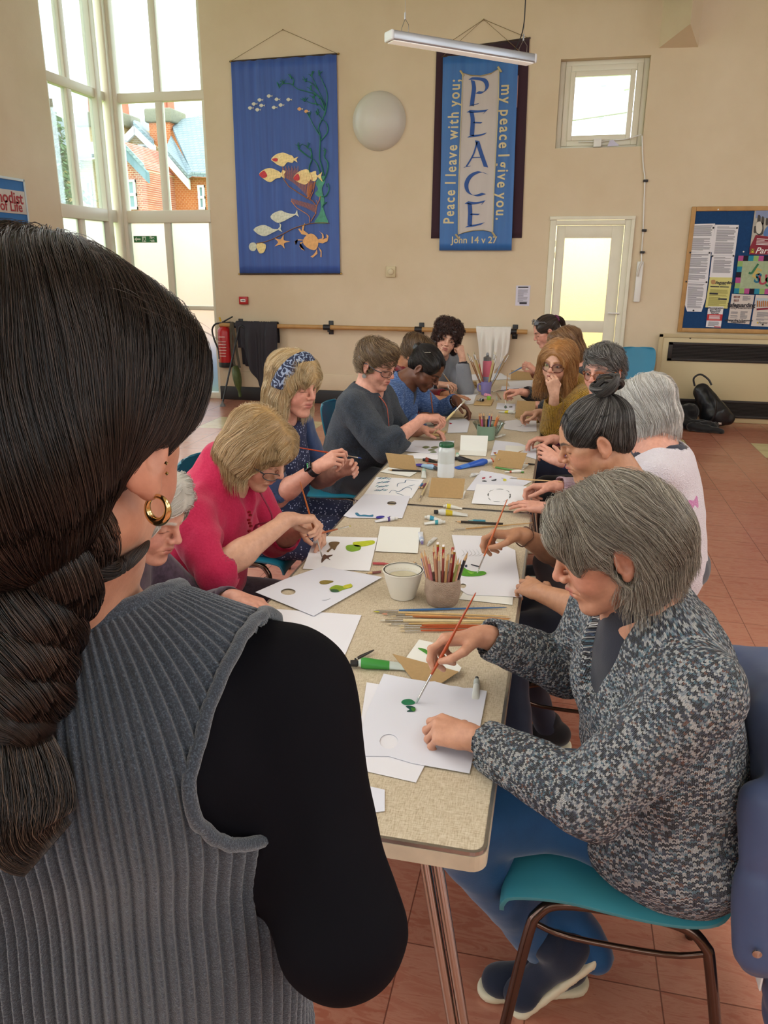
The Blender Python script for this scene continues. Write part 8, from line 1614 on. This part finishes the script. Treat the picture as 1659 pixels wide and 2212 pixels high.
# ---------- left: dark sweater, glasses
if want('P5'):
    J = joints((1, -.15, 0), (-1.10, 4.02, .54), (-.975, 3.99, .995), .19)
    H = frame((-.925, 3.94, 1.135), (.88, -.32, -.34), (0, 0, 1), 1.02)
    bt, en = ony(1006, 864, 3.93), ony(950, 922, 3.90)
    hs = [dict(side='R', at=lerp(bt, en, .92), w=(-.655, 3.90, .795), e=(-.83, 3.72, .745), f=(.86, .30, .05), d=(-.1, -.1, .95), pose='pen', h=.0028), dict(side='L', w=(-.70, 4.10, .77), f=(.9, -.15, 0), d=(0, .2, .95), pose='relaxed', pole=(-.2, .6, -.7))]
    o, g = person('short brown haired woman in glasses and a charcoal blue sweater, holding a thick brush', H, J, 'pink', '#6b5442', hs, .7, hs=.0032, blush='#d07f70')
    sp, sc = sleeves(J, hs, {'R': 1.32, 'L': 1.4}, r0=.088, r1=.080, r2=.060); garment('sweater', torso_prims(J, 1.14, .09, .02)+sp, sc+neckline(J, H, .074, .14, .045), knit('charcoal blue knit', ['#2b3543', '#333f4f', '#27303c'], .007, .006, .8, 'v', .92), o, .006, .008, 7); legs(o, J, cloth('black trousers', '#1c1c22'), M_shoe_b)
    fw = J['face']; MB().tube(spline([J['neck']+A(.02, -.07, .02), J['neck']+fw*.10+A(0, -.045, -.06), J['chest']+fw*.165+A(0, -.03, .0), J['chest']+fw*.17+A(0, -.01, -.12)], 5), .006, 6, sq=.3).build('lanyard', mat('coral lanyard', '#d9654a', .6), o)
    S_ = Sdf().add(*hair_prims(H, 'short', 0, 1.05), face_cut(H, (0, .135, -.045), (.075, .072, .103)), ear_cut(H, 1), ear_cut(H, -1)); cols = ['#7a6248', '#94795a', '#5c4835', '#a88d6a', '#6b5540']
    hair_obj(S_, flow_crown(H, (.0, -.05, .12), .9, .5), cols, 2600, o, 'hair', .0045, 10, .0085, .0006, .012, .22, 101, '#5f4b38', wav=(.002, 60))
    glasses(H, '#4a4a50', o, .026, .017, .103, -.004, .006, metal=True, r=.0015); e_ = H['L'](.079, -.008, -.045); MB().lathe([(0, -.002), (.011, -.002), (.011, .002), (0, .002)], 14, e_+A(0, 0, -.014), R=_rx(1.57)).tube([e_+A(0, 0, .01), e_+A(0, 0, -.004)], .0012, 5).build('earring', mat('silver disc', '#c9c9c4', .25, .8), o)
    brush_at(bt, lerp(bt, en, 1.25), .0055, '#d2bd86', 'thick pale flat brush pointing up from the charcoal sweater hand', tip='#b3a98f', fer=.2, bl=.12)
    chair(-1.17, 4.02, 0, 'teal chair behind the charcoal sweater', M_teal2)
# ---------- left: blue cardigan, low bun
if want('P6'):
    J = joints((1, -.1, 0), (-1.12, 4.62, .54), (-.90, 4.58, .955), .19)
    H = frame((-.765, 4.54, 1.05), (.74, -.20, -.66), (0, 0, 1), 1.03)
    hs = [dict(side='R', w=(-.745, 4.42, .785), f=(.80, .45, .0), d=(-.2, -.1, .95), pose='fist', pole=(-.5, -.4, -.7)), dict(side='L', w=(-.60, 4.74, .835), f=(.75, -.2, -.55), d=(.55, .15, .8), pose='loose', pole=(-.3, .6, -.5))]
    o, g = person('dark haired woman with a small bun in a heather blue cardigan, bent over her work', H, J, 'brown', '#1d1714', hs, .4, blush='#7d4a38', lips='#6f3a34', nails='#a8796a')
    tp = torso_prims(J, 1.14, .08, .03); sp, sc = sleeves(J, hs, 1.80, r0=.080, r1=.066, r2=.046); t = NT('heather blue knit'); n = t.noise(t.coord('Object', scale=(1, 1, 3)), 60, 4, .7); t.color(t.ramp(n.outputs[0], [(.32, srgb('#2b4370')), (.5, srgb('#4a6597')), (.68, srgb('#7f95bd'))])); t.set(Roughness=.92); t.bump(n.outputs[0], .3, .002)
    garment('cardigan', tp+sp, sc+neckline(J, H, .078, .22, .07), t.m, o, .0065, .007, 9); garment('t_shirt', grow(tp, -.014), neckline(J, H, .068), cloth('navy tee', '#1d2236'), o, .009, .002, 9); legs(o, J, cloth('navy trousers', '#1f2434'), M_shoe_b)
    K = H['L'](0, -.108, .045); S_ = Sdf().add(*hair_prims(H, 'tied', 0, 1.0), face_cut(H, (0, .125, -.045), (.078, .062, .098)), ear_cut(H, 1), ear_cut(H, -1)); cols = ['#1c1614', '#2a211d', '#120e0d', '#3f332c']
    bS = Sdf().add(ell(K, (.032, .032, .032), None, .01), ell(K+A(.005, 0, .012), (.028, .026, .026), None, .01)).mod(folds(.004, 3, 60, 90)); V, F = bS.mesh(.004); hair_obj(S_, flow_to(K), cols, 1900, o, 'hair', .0045, 16, .010, .0005, .003, .03, 111, '#1a1412', extra=[(V, F, np.tile(A(srgb('#17110f')), (len(V), 1)))], wav=(.0008, 120))
    MB().tube([H['L'](.070, -.045, .085), H['L'](.062, -.02, .108)], .0028, 6).build('hair_clip', M_chrome, o)
    h1 = hs[1]; ax = nrm(A(h1['w'])-h1['E']); c1 = A(h1['w'])-ax*.02; e1 = nrm(np.cross(ax, UP)); e2 = np.cross(ax, e1); MB().tube([c1+.029*(e1*math.cos(q)+e2*math.sin(q)) for q in np.linspace(0, 6.283, 20, endpoint=False)], .003, 6, closed=True).build('bangle', M_chrome, o)
    a_ = CP+ray(930, 848)*((4.42-CP[1])/ray(930, 848)[1]); b_ = g[0]; pencil_at(b_+nrm(b_-a_)*.05, a_, .004, '#9c5a3a', 'brown pencil gripped in the blue cardigan woman\'s fist')
chair(-1.14, 4.56, 0, 'teal chair back showing between the headband woman and the charcoal sweater', M_teal2)
# ---------- left: hidden neighbour with the dark red sleeve
if want('P7'):
    J = joints((1, 0, 0), (-1.22, 5.24, .54), (-1.06, 5.22, .99), .18)
    H = frame((-.945, 5.20, 1.06), (.80, -.15, -.58), (0, 0, 1), 1.0)
    hs = [dict(side='R', w=(-.80, 5.12, .775), f=(.95, .12, .0), d=(0, -.1, 1), pose='loose', pole=(-.4, -.5, -.7)), dict(side='L', w=(-.74, 5.34, .77), f=(.9, -.2, -.05), d=(0, .1, 1), pose='flat', pole=(-.4, .6, -.6))]
    o, g = person('dark red sleeved person hidden behind the heather blue cardigan', H, J, 'tan', '#4a3a30', hs, .5)
    sp, sc = sleeves(J, hs, 1.75, r0=.074, r1=.064, r2=.046); garment('jumper', torso_prims(J, 1.05, .06)+sp, sc+neckline(J, H, .066), cloth('dark red wool', '#7a1522'), o, .009, .005, 3); legs(o, J, cloth('black trousers', '#1c1c22'), M_shoe_b)
    S_ = Sdf().add(*hair_prims(H, 'short', 0, 1.06), face_cut(H, (0, .135, -.045), (.075, .072, .103))); hair_obj(S_, flow_crown(H, (.0, -.05, .12), .9, .5), ['#6b5138', '#84684a', '#4f3b28'], 1200, o, 'hair', .006, 10, .0085, .0008, .010, .2, 121, '#5a4430')
    a_ = CP+ray(967, 830)*((5.14-CP[1])/ray(967, 830)[1]); b_ = T(974, 842); brush_at(a_, a_+nrm(g[0]-a_)*.15, .003, '#2b2d36', 'short dark pen with a white cap in the dark red sleeved hand', tip='#e6e6e6', fer=.02, bl=.2)
# ---------- far left: curly hair, head propped on her hand
if want('P8'):
    J = joints((.75, -.60, 0), (-1.05, 5.95, .54), (-.905, 5.86, .985), .18)
    H = frame((-.822, 5.76, 1.115), (.22, -.96, -.10), (.28, .0, 1), 1.0)
    hs = [dict(side='L', w=(-.695, 5.72, .985), e=(-.665, 5.72, .755), f=(-.25, -.05, .95), d=(.75, -.6, .1), pose='fist'), dict(side='R', w=(-.845, 5.64, .795), f=(.85, -.2, .05), d=(-.1, -.2, .95), pose='pen', pole=(-.5, -.5, -.6))]
    o, g = person('curly dark haired woman in a grey cardigan resting her head on her hand', H, J, 'fair', '#5a4038', hs, .9, True, '#4a3a30', look=(0, -.0005))
    tp = torso_prims(J, 1.06, .07); sp, sc = sleeves(J, hs, {'L': 1.72, 'R': 1.72}, r0=.076, r1=.066, r2=.046); garment('cardigan', tp+sp, sc+neckline(J, H, .08, .26, .06), cloth('grey marl jersey', '#85868c', .9, .08, 200), o, .0075, .006, 9); garment('t_shirt', grow(tp, -.014), neckline(J, H, .066), cloth('black tee', '#1d1a20'), o, .009, .002, 9)
    for h_ in hs: p, c = sleeve(h_['E'], lerp(h_['E'], h_['w'], .5), h_['w'], 1.66, .03, .036, .0345); garment('cuff', p[1:], c, cloth('black tee', '#1d1a20'), o, .006, 0, 1)
    legs(o, J, cloth('red brown trousers', '#5a2a2a'), M_shoe_b)
    S_ = Sdf().add(*hair_prims(H, 'bob', .0, 1.18), ell(H['L'](0, -.02, .08), (.098, .09, .075), H['R'], .02), face_cut(H, (0, .145, -.03), (.068, .095, .098))).mod(folds(.012, 2, 40, 70)); cols = ['#3a2522', '#4a302a', '#2a1a18', '#5f4038']
    hair_obj(S_, flow_crown(H, (.0, -.03, .12), .4, .2), cols, 2200, o, 'hair', .005, 18, .005, .0009, .012, .1, 131, '#2f1e1b', wav=(.007, 170))
    a_ = CP+ray(955, 804)*((5.6-CP[1])/ray(955, 804)[1]); brush_at(a_, a_+nrm(g[1]-a_)*.20, .003, '#c79a6a', 'pale brush held sideways by the curly haired woman', tip='#e0d8c8', fer=.1, bl=.04)
# ---------- near left: white hair glimpsed behind the standing woman
if want('P2'):
    J = joints((1, .05, 0), (-1.24, 1.60, .53), (-1.08, 1.62, .93), .18)
    H = frame((-.965, 1.625, 1.045), (.90, -.12, -.40), (0, 0, 1), 1.0)
    hs = [dict(side='R', w=(-.80, 1.50, .77), f=(.9, .2, 0), d=(0, -.1, 1), pose='relaxed', pole=(-.4, -.6, -.7)), dict(side='L', w=(-.80, 1.76, .77), f=(.9, -.2, 0), d=(0, .1, 1), pose='relaxed', pole=(-.4, .6, -.7))]
    o, g = person('white haired sitter glimpsed between the standing woman and the pink fleece', H, J, 'pink', '#cfc6bc', hs, .7, hs=.003, blush='#d98a80')
    sp, sc = sleeves(J, hs, 1.8); garment('top', torso_prims(J, 1.05, .06)+sp, sc+neckline(J, H, .066), cloth('patterned plum cotton', '#4a3a48', .85, .4, 70), o, .009, .005, 3); legs(o, J, cloth('navy trousers', '#1f2434'), M_shoe_b)
    S_ = Sdf().add(*hair_prims(H, 'bob', .0, 1.04), *fringe(H, .058, .07), face_cut(H, (0, .135, -.04), (.078, .09, .10))); hair_obj(S_, flow_part(H, .01, .3, 1.0, .2), ['#dedad2', '#eae7e1', '#cdc7bd', '#bfb8ae'], 3000, o, 'hair', .0045, 16, .010, .0005, .006, .08, 141, '#c4beb4')
# ---------- foreground: the standing woman with the braid
if want('P1'):
    D1 = .60
    J = joints((.05, 1, 0), (-.385, .50, .90), (-.392, .520, 1.322), .195, chest=(-.375, .50, 1.20), drop=.02)
    J['shR'] = A(-.208, .545, 1.272); J['shL'] = A(-.545, .49, 1.300)
    H = frame(atd(122, 930, .545), (.0, .97, -.25), (0, 0, 1), 1.0)
    hs = [dict(side='R', w=(-.225, .70, 1.07), e=(-.137, .462, 1.112), f=(-.8, .4, .1), d=(.2, .5, .8), pose='relaxed', h=.004), dict(side='L', w=(-.50, .70, 1.04), e=(-.62, .47, 1.06), f=(.8, .4, .1), d=(-.2, .5, .8), pose='relaxed', h=.004)]
    o, g = person('dark haired woman with a braid and hoop earrings standing with her back to us', H, J, 'warm', '#2e211c', hs, .1, hs=.0022, tr=.62)
    ch, pel, nb = J['chest'], J['pel'], J['neck']
    bp = [cone(pel+A(0, .02, 0), lerp(pel, ch, .5), .182, .160, .05, sq=((0, 1, 0), .68)), cone(lerp(pel, ch, .5), ch, .160, .168, .05, sq=((0, 1, 0), .66)), ell(ch+A(.005, .0, .035), (.165, .105, .105), None, .04), cone(J['shL'], J['shR'], .050, .050, .05), cone(lerp(ch, nb, .45), nb-UP*.035, .085, .054, .03), ell(ch+A(.085, .085, -.01), (.075, .07, .08), None, .04), ell(ch+A(-.07, .09, -.01), (.075, .07, .08), None, .04)]
    sp = []
    for h in hs:
        S0, E, W = (J['shR'] if h['side'] == 'R' else J['shL']), A(h['e']), A(h['w']); sp += [cone(S0, E, .054, .047, .035), cone(E, lerp(E, W, .9), .047, .040, .02)]
    garment('black_top', bp+sp, [cone(nb-UP*.03, H['L'](0, -.02, -.05), .058, .08, .006, neg=True)], cloth('black stretch jersey', '#0f0e13', .8, .05, 20, .15, 700, 0), o, .0045, .005, 8, smooth=2)
    # knitted vest: a grid wrapped round the torso so that every rib is a column of stitches
    VS = Sdf().add(*grow(bp, .012))
    NR, NC, NZ = 108, 8, 180; z0, z1 = .80, 1.46; nc = NR*NC; th = np.linspace(0, 2*np.pi, nc, endpoint=False); zz = np.linspace(z0, z1, NZ)
    ax = np.stack([np.interp(zz, [.8, .9, 1.2, 1.375, 1.46], [pel[0]-.005, pel[0], ch[0], nb[0], nb[0]]), np.interp(zz, [.8, .9, 1.2, 1.375, 1.46], [.52, .52, .52, .53, .53]), zz], 1)
    dirs = np.stack([np.cos(th), np.sin(th), 0*th], 1); t0 = np.full((NZ, nc), .30, f32)
    for _ in range(34):
        X = (ax[:, None]+dirs[None]*t0[..., None]).reshape(-1, 3).astype(f32); t0 = t0-np.clip(VS.ev(X).reshape(NZ, nc), -.02, .06)*.8; t0 = np.maximum(t0, .004)
    for _ in range(2): t0 = (t0+np.roll(t0, 1, 1)+np.roll(t0, -1, 1))/3; t0[1:-1] = (t0[1:-1]*2+t0[:-2]+t0[2:])/4
    ph = (np.arange(nc) % NC)/NC; rib = np.clip(1.25*np.cos(2*np.pi*(ph-.3)), -1, 1)*.5+.5
    st = .5+.5*np.sin(2*np.pi*zz/.0058)[:, None]; off = rib[None]*.0054+rib[None]*.0006*st
    P = ax[:, None]+dirs[None]*(t0+off)[..., None]; V = P.reshape(-1, 3)
    i, jx = np.meshgrid(np.arange(NZ-1), np.arange(nc), indexing='ij'); j2 = (jx+1) % nc; F = np.stack([i*nc+jx, i*nc+j2, (i+1)*nc+j2, (i+1)*nc+jx], -1).reshape(-1, 4)
    uv = np.stack([np.stack([jx/NC, i], -1), np.stack([(jx+1)/NC, i], -1), np.stack([(jx+1)/NC, i+1], -1), np.stack([jx/NC, i+1], -1)], 2).reshape(-1, 4, 2)
    C_ = V[F].mean(1)
    def armhole(cx, sg): u = (C_[:, 0]-cx)*sg; z = C_[:, 2]-1.28; return ((np.minimum(u, 0)/np.where(z > 0, .064, .066))**2+(z/np.where(z > 0, .15, .088))**2 < 1) | ((u > 0) & (z > 0))
    cut = armhole(-.168, 1) | armhole(-.56, -1); nk = np.sqrt((C_[:, 0]-nb[0])**2+((C_[:, 1]-nb[1]-.01)*.9)**2); cut |= (nk < .092) & (C_[:, 2] > 1.27); cut |= C_[:, 2] > 1.45
    F = F[~cut]; uv = uv[~cut]; used = np.unique(F); mp = -np.ones(len(V), int); mp[used] = np.arange(len(used)); V = V[used]; F = mp[F]
    t = NT('charcoal rib knit'); n = t.noise(t.coord('Object'), 700, 3, .7); n2 = t.noise(t.coord('Object', scale=(1, 1, .4)), 90, 3); c = t.ramp(n.outputs[0], [(.32, srgb('#21262e')), (.52, srgb('#353e49')), (.72, srgb('#66727e'))]); t.color(t.mix(t.math('MULTIPLY', n2.outputs[0], .35), c, srgb('#4c4a50'))); t.set(Roughness=.95, Sheen_Weight=.5, Specular_IOR_Level=.15); t.bump(n.outputs[0], .6, .0018)
    vo = np_mesh('knitted_vest', V, F, t.m, o, uv=uv); sm = vo.modifiers.new('thickness', 'SOLIDIFY'); sm.thickness = .004; sm.offset = -1
    # knitted edge round the armhole and neck: boundary loops as soft bands
    ed = {}
    for q in F:
        for a, b in zip(q, np.roll(q, -1)): k = (min(a, b), max(a, b)); ed[k] = ed.get(k, 0)+1
    nx_ = {}
    for (a, b), c in ed.items():
        if c == 1: nx_.setdefault(a, []).append(b); nx_.setdefault(b, []).append(a)
    seen = set(); bm_ = MB()
    for s_ in list(nx_):
        if s_ in seen: continue
        loop = [s_]; seen.add(s_)
        while True:
            n_ = [w for w in nx_[loop[-1]] if w not in seen]
            if not n_: break
            loop.append(n_[0]); seen.add(n_[0])
        if len(loop) > 60:
            L_ = V[loop]; 
            if L_[:, 2].mean() < .85 or np.abs(L_[:, 0]-nb[0]).max() < .1: continue
            for _ in range(30): L_ = (np.roll(L_, 1, 0)+L_*2+np.roll(L_, -1, 0))/4
            step = max(1, len(L_)//110); bm_.tube(list(L_[::step]), .0055, 8, closed=True)
    ring = []
    for q in np.linspace(0, 2*np.pi, 72, endpoint=False):
        z = np.linspace(1.46, 1.22, 120); X = np.stack([nb[0]+.094*np.cos(q)+0*z, nb[1]+.01+.103*np.sin(q)+0*z, z], 1).astype(f32); d = VS.ev(X); k = int(np.argmax(d < 0)) if (d < 0).any() else 119; ring.append(X[k].astype(float))
    ring = np.array(ring)
    for _ in range(4): ring = (np.roll(ring, 1, 0)+2*ring+np.roll(ring, -1, 0))/4
    bm_.tube(list(ring), .0062, 8, closed=True)
    if bm_.v: bm_.build('vest_edging', t.m, vo)
    # hair drawn back into a loose plait
    K = atd(92, 1135, .522); cols = ['#1f1714', '#2b201b', '#171110', '#3a2c25', '#241a17', '#46362d']
    L, R, s = H['L'], H['R'], H['s']
    S_ = Sdf().add(*hair_prims(H, 'tied', 0, 1.06), ell(L(0, -.07, -.02), A(.075, .05, .075)*s, R, .03), ell(L(.038, .045, .055), A(.042, .055, .05)*s, R, .03), ell(L(-.038, .045, .055), A(.042, .055, .05)*s, R, .03), cone(L(0, -.08, -.03), K, .052, .026, .05), ell(L(.052, -.01, .025), A(.034, .06, .045)*s, R, .03), ell(L(.085, .062, -.055), A(.05, .062, .062)*s, R, .012, True), face_cut(H, (0, .128, -.06), (.085, .060, .088)), ell(L(.090, -.004, -.034), A(.03, .024, .030)*s, R, .008, True), ear_cut(H, -1))
    bp_ = [K, atd(65, 1230, .512), atd(35, 1330, .510), atd(20, 1420, .508), atd(18, 1500, .508), atd(18, 1560, .51)]; bp_ = spline(bp_, 10); n = len(bp_); tg = np.gradient(np.array(bp_), axis=0); tg /= np.linalg.norm(tg, axis=1, keepdims=True); xr = CR[:, 0]; vf = -CR[:, 2]*-1
    ex = []; loops = 1.75
    for k in range(3):
        path = []
        for i_ in range(n):
            t_ = i_/(n-1); q = 2*math.pi*(loops*t_/1.0)+2*math.pi*k/3; w = .030*(1-.25*t_); dirx = nrm(np.cross(tg[i_], CR[:, 2])); nz_ = nrm(np.cross(dirx, tg[i_])); 
            path.append(A(bp_[i_])+dirx*w*math.sin(q)+nz_*.017*math.sin(2*q))
        rad = lambda u: (.0235-.007*u)*(1 if u < .93 else .75); ex += [lock_strands(path, rad, 700, cols+['#54433a'], 200+k, .00024, .8, 2), lock_core(path, rad, '#1c1412', 14, k=2)]
    e0 = A(bp_[-1]); tail = [e0, atd(35, 1640, .505), atd(55, 1730, .503), atd(70, 1800, .50), atd(105, 1835, .50)]; rad = lambda u: .016+.016*math.sin(math.pi*min(.9, u*.95))*(1-.25*u); ex += [lock_strands(tail, rad, 1500, cols+['#5d4a3e', '#6b5648'], 210, .00021, .4), lock_core(tail, lambda u: rad(u)*.85, '#2b201b', 12)]
    rad2 = lambda u: .010*(1-u)+.002; w1 = [atd(130, 1235, .515), atd(200, 1238, .52), atd(260, 1222, .535), atd(305, 1190, .55), atd(322, 1168, .56)]; ex += [lock_strands(w1, lambda u: .0095*(1-u)**.8+.0006, 300, cols, 211, .0002)]
    g_ = np.random.default_rng(9)
    fly = []
    for k in range(110):
        u = g_.uniform(-.9, 1); base = L(.085*u*.85, g_.uniform(-.06, .05), .105-.03*u*u); d0 = R@nrm(A(u*.8, g_.uniform(-.7, .5), .35)); ln = g_.uniform(.02, .05); side = R@A(g_.normal(0, 1), g_.normal(0, 1), 0)*.3; fly.append([base+d0*ln*q+side*ln*q*q-UP*ln*.7*q*q for q in np.linspace(0, 1, 12)])
    for k in range(7):
        b = L(.070, -.055, -.05); ln = g_.uniform(.02, .05); fly.append([b+R@A(.3*ln*q+.02*ln*k*q*q, .15*ln*q, -ln*q*(1-.3*q)) for q in np.linspace(0, 1, 12)])
    V2, F2 = tubes_np(np.array(fly), .00014, 3); ex.append((V2, F2, np.tile(A(srgb('#3a2c25')), (len(V2), 1))))
    hair_obj(S_, flow_to(K, tuple(R@A(0, -.12, -.30))), cols, 17000, o, 'hair', .0035, 20, .0137, .00018, .0035, .03, 201, '#1a1311', (.5, 1.0), extra=ex, wav=(.0005, 50), nzs=.2)
    m = MB(); b = tg[-1]; e1 = nrm(np.cross(b, CR[:, 2])); e2 = np.cross(b, e1)
    for k in range(4): m.tube([e0+b*(.004*k-.008)+.0185*(e1*math.cos(q)+e2*math.sin(q)) for q in np.linspace(0, 6.283, 24, endpoint=False)], .0032, 6, closed=True)
    m.build('hair_tie', cloth('black elastic', '#241c20'), o)
    # gold hoop and studs
    M_au = mat('gold', '#e2c58c', .14, 1.0); lob = L(.083, -.006, -.043); e1 = nrm(CR[:, 0]*.9+CR[:, 2]*.45); e2 = A(0, 0, 1); rr = .0092*s
    cc = lob-e2*rr*.75; ho = MB().tube([cc+rr*(e1*math.cos(q)+e2*math.sin(q)) for q in np.linspace(0, 6.283, 32, endpoint=False)], [.0016+.0016*(.5-.5*math.sin(q)) for q in np.linspace(0, 6.283, 32, endpoint=False)], 12, closed=True).build('hoop_earring', M_au, o)
    for q in (.010, .017): MB().lathe([(0, -.0015), (.0016, 0), (0, .0015)], 8, L(.0885, -.002-.2*q, -.035+q)).build('stud_earring', M_au, o)
    legs(o, dict(face=A(.05, 1, 0), pel=pel), cloth('black trousers', '#1c1c22'), M_shoe_b, knee=[(-.485, .53, .50), (-.30, .53, .50)], feet=[(-.49, .50, 0), (-.29, .50, 0)])
# ================================================================ things round the room on the floor
co = chair(.84, 8.52, -math.pi/2+.12, 'bright blue chair by the far wall with an open portfolio on its seat', M_tealb)
pf = empty('portfolio', (.86, 8.4, .47), 'open white portfolio of sketches lying on the bright blue chair', 'portfolio'); P0 = [onz(*q, .50) for q in ((1340, 810), (1420, 812), (1440, 829), (1345, 827))]
P0 = [A(.58, 8.66, .485), A(1.05, 8.62, .485), A(1.10, 8.13, .50), A(.60, 8.13, .50)]
MB().poly([p-A(0, 0, .022) for p in P0], (0, 0, 1), .014).build('folder', M_black, pf); MB().poly([lerp(p, sum(P0)/4, .02) for p in P0], (0, 0, 1), .006).build('page', M_paper, pf)
q = lambda u, v: (P0[3]*(1-u)+P0[2]*u)*(1-v)+(P0[0]*(1-u)+P0[1]*u)*v+A(0, 0, .0075)
MB().poly([q(*w) for w in blob([(.45, .35), (.6, .65), (.75, .75), (.92, .55), (.9, .35), (.7, .25)])], (0, 0, 1), .0015).build('green_sketch', mat('green collage', '#44604a', .8, noise=.4, nscale=40), pf); MB().poly([q(.08, .25), q(.38, .25), q(.38, .8), q(.08, .8)], (0, 0, 1), .001).build('grey_sketch', mat('pale sketch', '#c3c6c2', .8, noise=.15, nscale=30), pf)
MB().poly([q(.3, .08), q(.85, .08), q(.85, .2), q(.3, .2)], (0, 0, 1), .001).build('pencil_case', mat('grey strip', '#8a8c94', .7), pf)
U = Sdf().add(cone((1.10, 8.34, .44), (1.12, 8.30, .12), .045, .085, .04, sq=(A(0, 1, 0), .7)), cone((1.04, 8.40, .46), (1.10, 8.34, .30), .04, .06, .04), cone((1.10, 8.36, .14), (1.06, 8.30, .08), .09, .06, .04)).mod(folds(.018, 4, 12, 40)); V, F = U.mesh(.009); tag(np_mesh('shawl', V, F, mat('black lace', '#2b282b', .9, noise=.4, nscale=70, bump=.6)), 'black lacy shawl hanging from the side of the bright blue chair', 'shawl')
U = Sdf().add(cone((1.20, 8.60, .06), (1.62, 8.50, .05), .10, .05, .05, sq=(A(0, 0, 1), .8)), cone((1.22, 8.66, .10), (1.40, 8.66, .16), .10, .09, .05), cone((1.40, 8.42, .04), (1.68, 8.36, .03), .05, .025, .03), ell((1.12, 8.55, .07), (.14, .12, .09), None, .04)).mod(folds(.02, 6, 10, 34)).mod(lambda X, d: np.maximum(d, .003-X[:, 2])); V, F = U.mesh(.009); tag(np_mesh('coat', V, F, cloth('black coat cloth', '#141417', .6)), 'crumpled black coat on the floor between the shawl and rucksack', 'coat')
bg_ = empty('rucksack', (1.62, 8.72, 0), 'black leather rucksack leaning on the heater by the crumpled coat', 'rucksack'); M_lea = mat('black leather', '#17181d', .35, bump=.3, bscale=120)
U = Sdf().add(cone((1.52, 8.80, .36), (1.68, 8.70, .14), .09, .12, .06, sq=(A(0, 1, 0), .8)), cone((1.60, 8.72, .11), (1.80, 8.72, .10), .09, .07, .05)).mod(folds(.010, 6, 9, 25)).mod(lambda X, d: np.maximum(d, .003-X[:, 2])); V, F = U.mesh(.008); np_mesh('bag_body', V, F, M_lea, bg_)
MB().tube(spline([(1.44, 8.80, .42), (1.42, 8.80, .50), (1.48, 8.79, .545), (1.56, 8.77, .50), (1.60, 8.76, .44)], 5), .010, 8).build('handle', M_lea, bg_); MB().tube(spline([(1.54, 8.70, .44), (1.63, 8.60, .30), (1.64, 8.58, .16), (1.60, 8.58, .08)], 5), .016, 6, sq=.4).build('strap', M_lea, bg_); MB().rbox((1.68, 8.585, .05), (1.72, 8.60, .075), .003).build('buckle', M_chrome, bg_)
# ================================================================ view
for (loc, size, e) in (((-2.6, 1.5, 4.2), (1.4, 5), 60), ((2.6, 1.5, 4.2), (1.4, 5), 60)):
    area('fill_light', loc, size, e, (1, .98, .95))  # added overhead fill panels, unseen and carried by no fixture of the hall
vs = scene.view_settings; vs.view_transform = 'Standard'; vs.look = 'None'; vs.gamma = 1; vs.use_curve_mapping = False; vs.exposure = .33
c = scene.cycles; c.max_bounces = 6; c.diffuse_bounces = 3; c.glossy_bounces = 3; c.transmission_bounces = 5; c.use_adaptive_sampling = True; c.adaptive_threshold = .04; c.transparent_max_bounces = 12; c.caustics_reflective = False; c.caustics_refractive = False; c.sample_clamp_indirect = 6
c.use_denoising = True
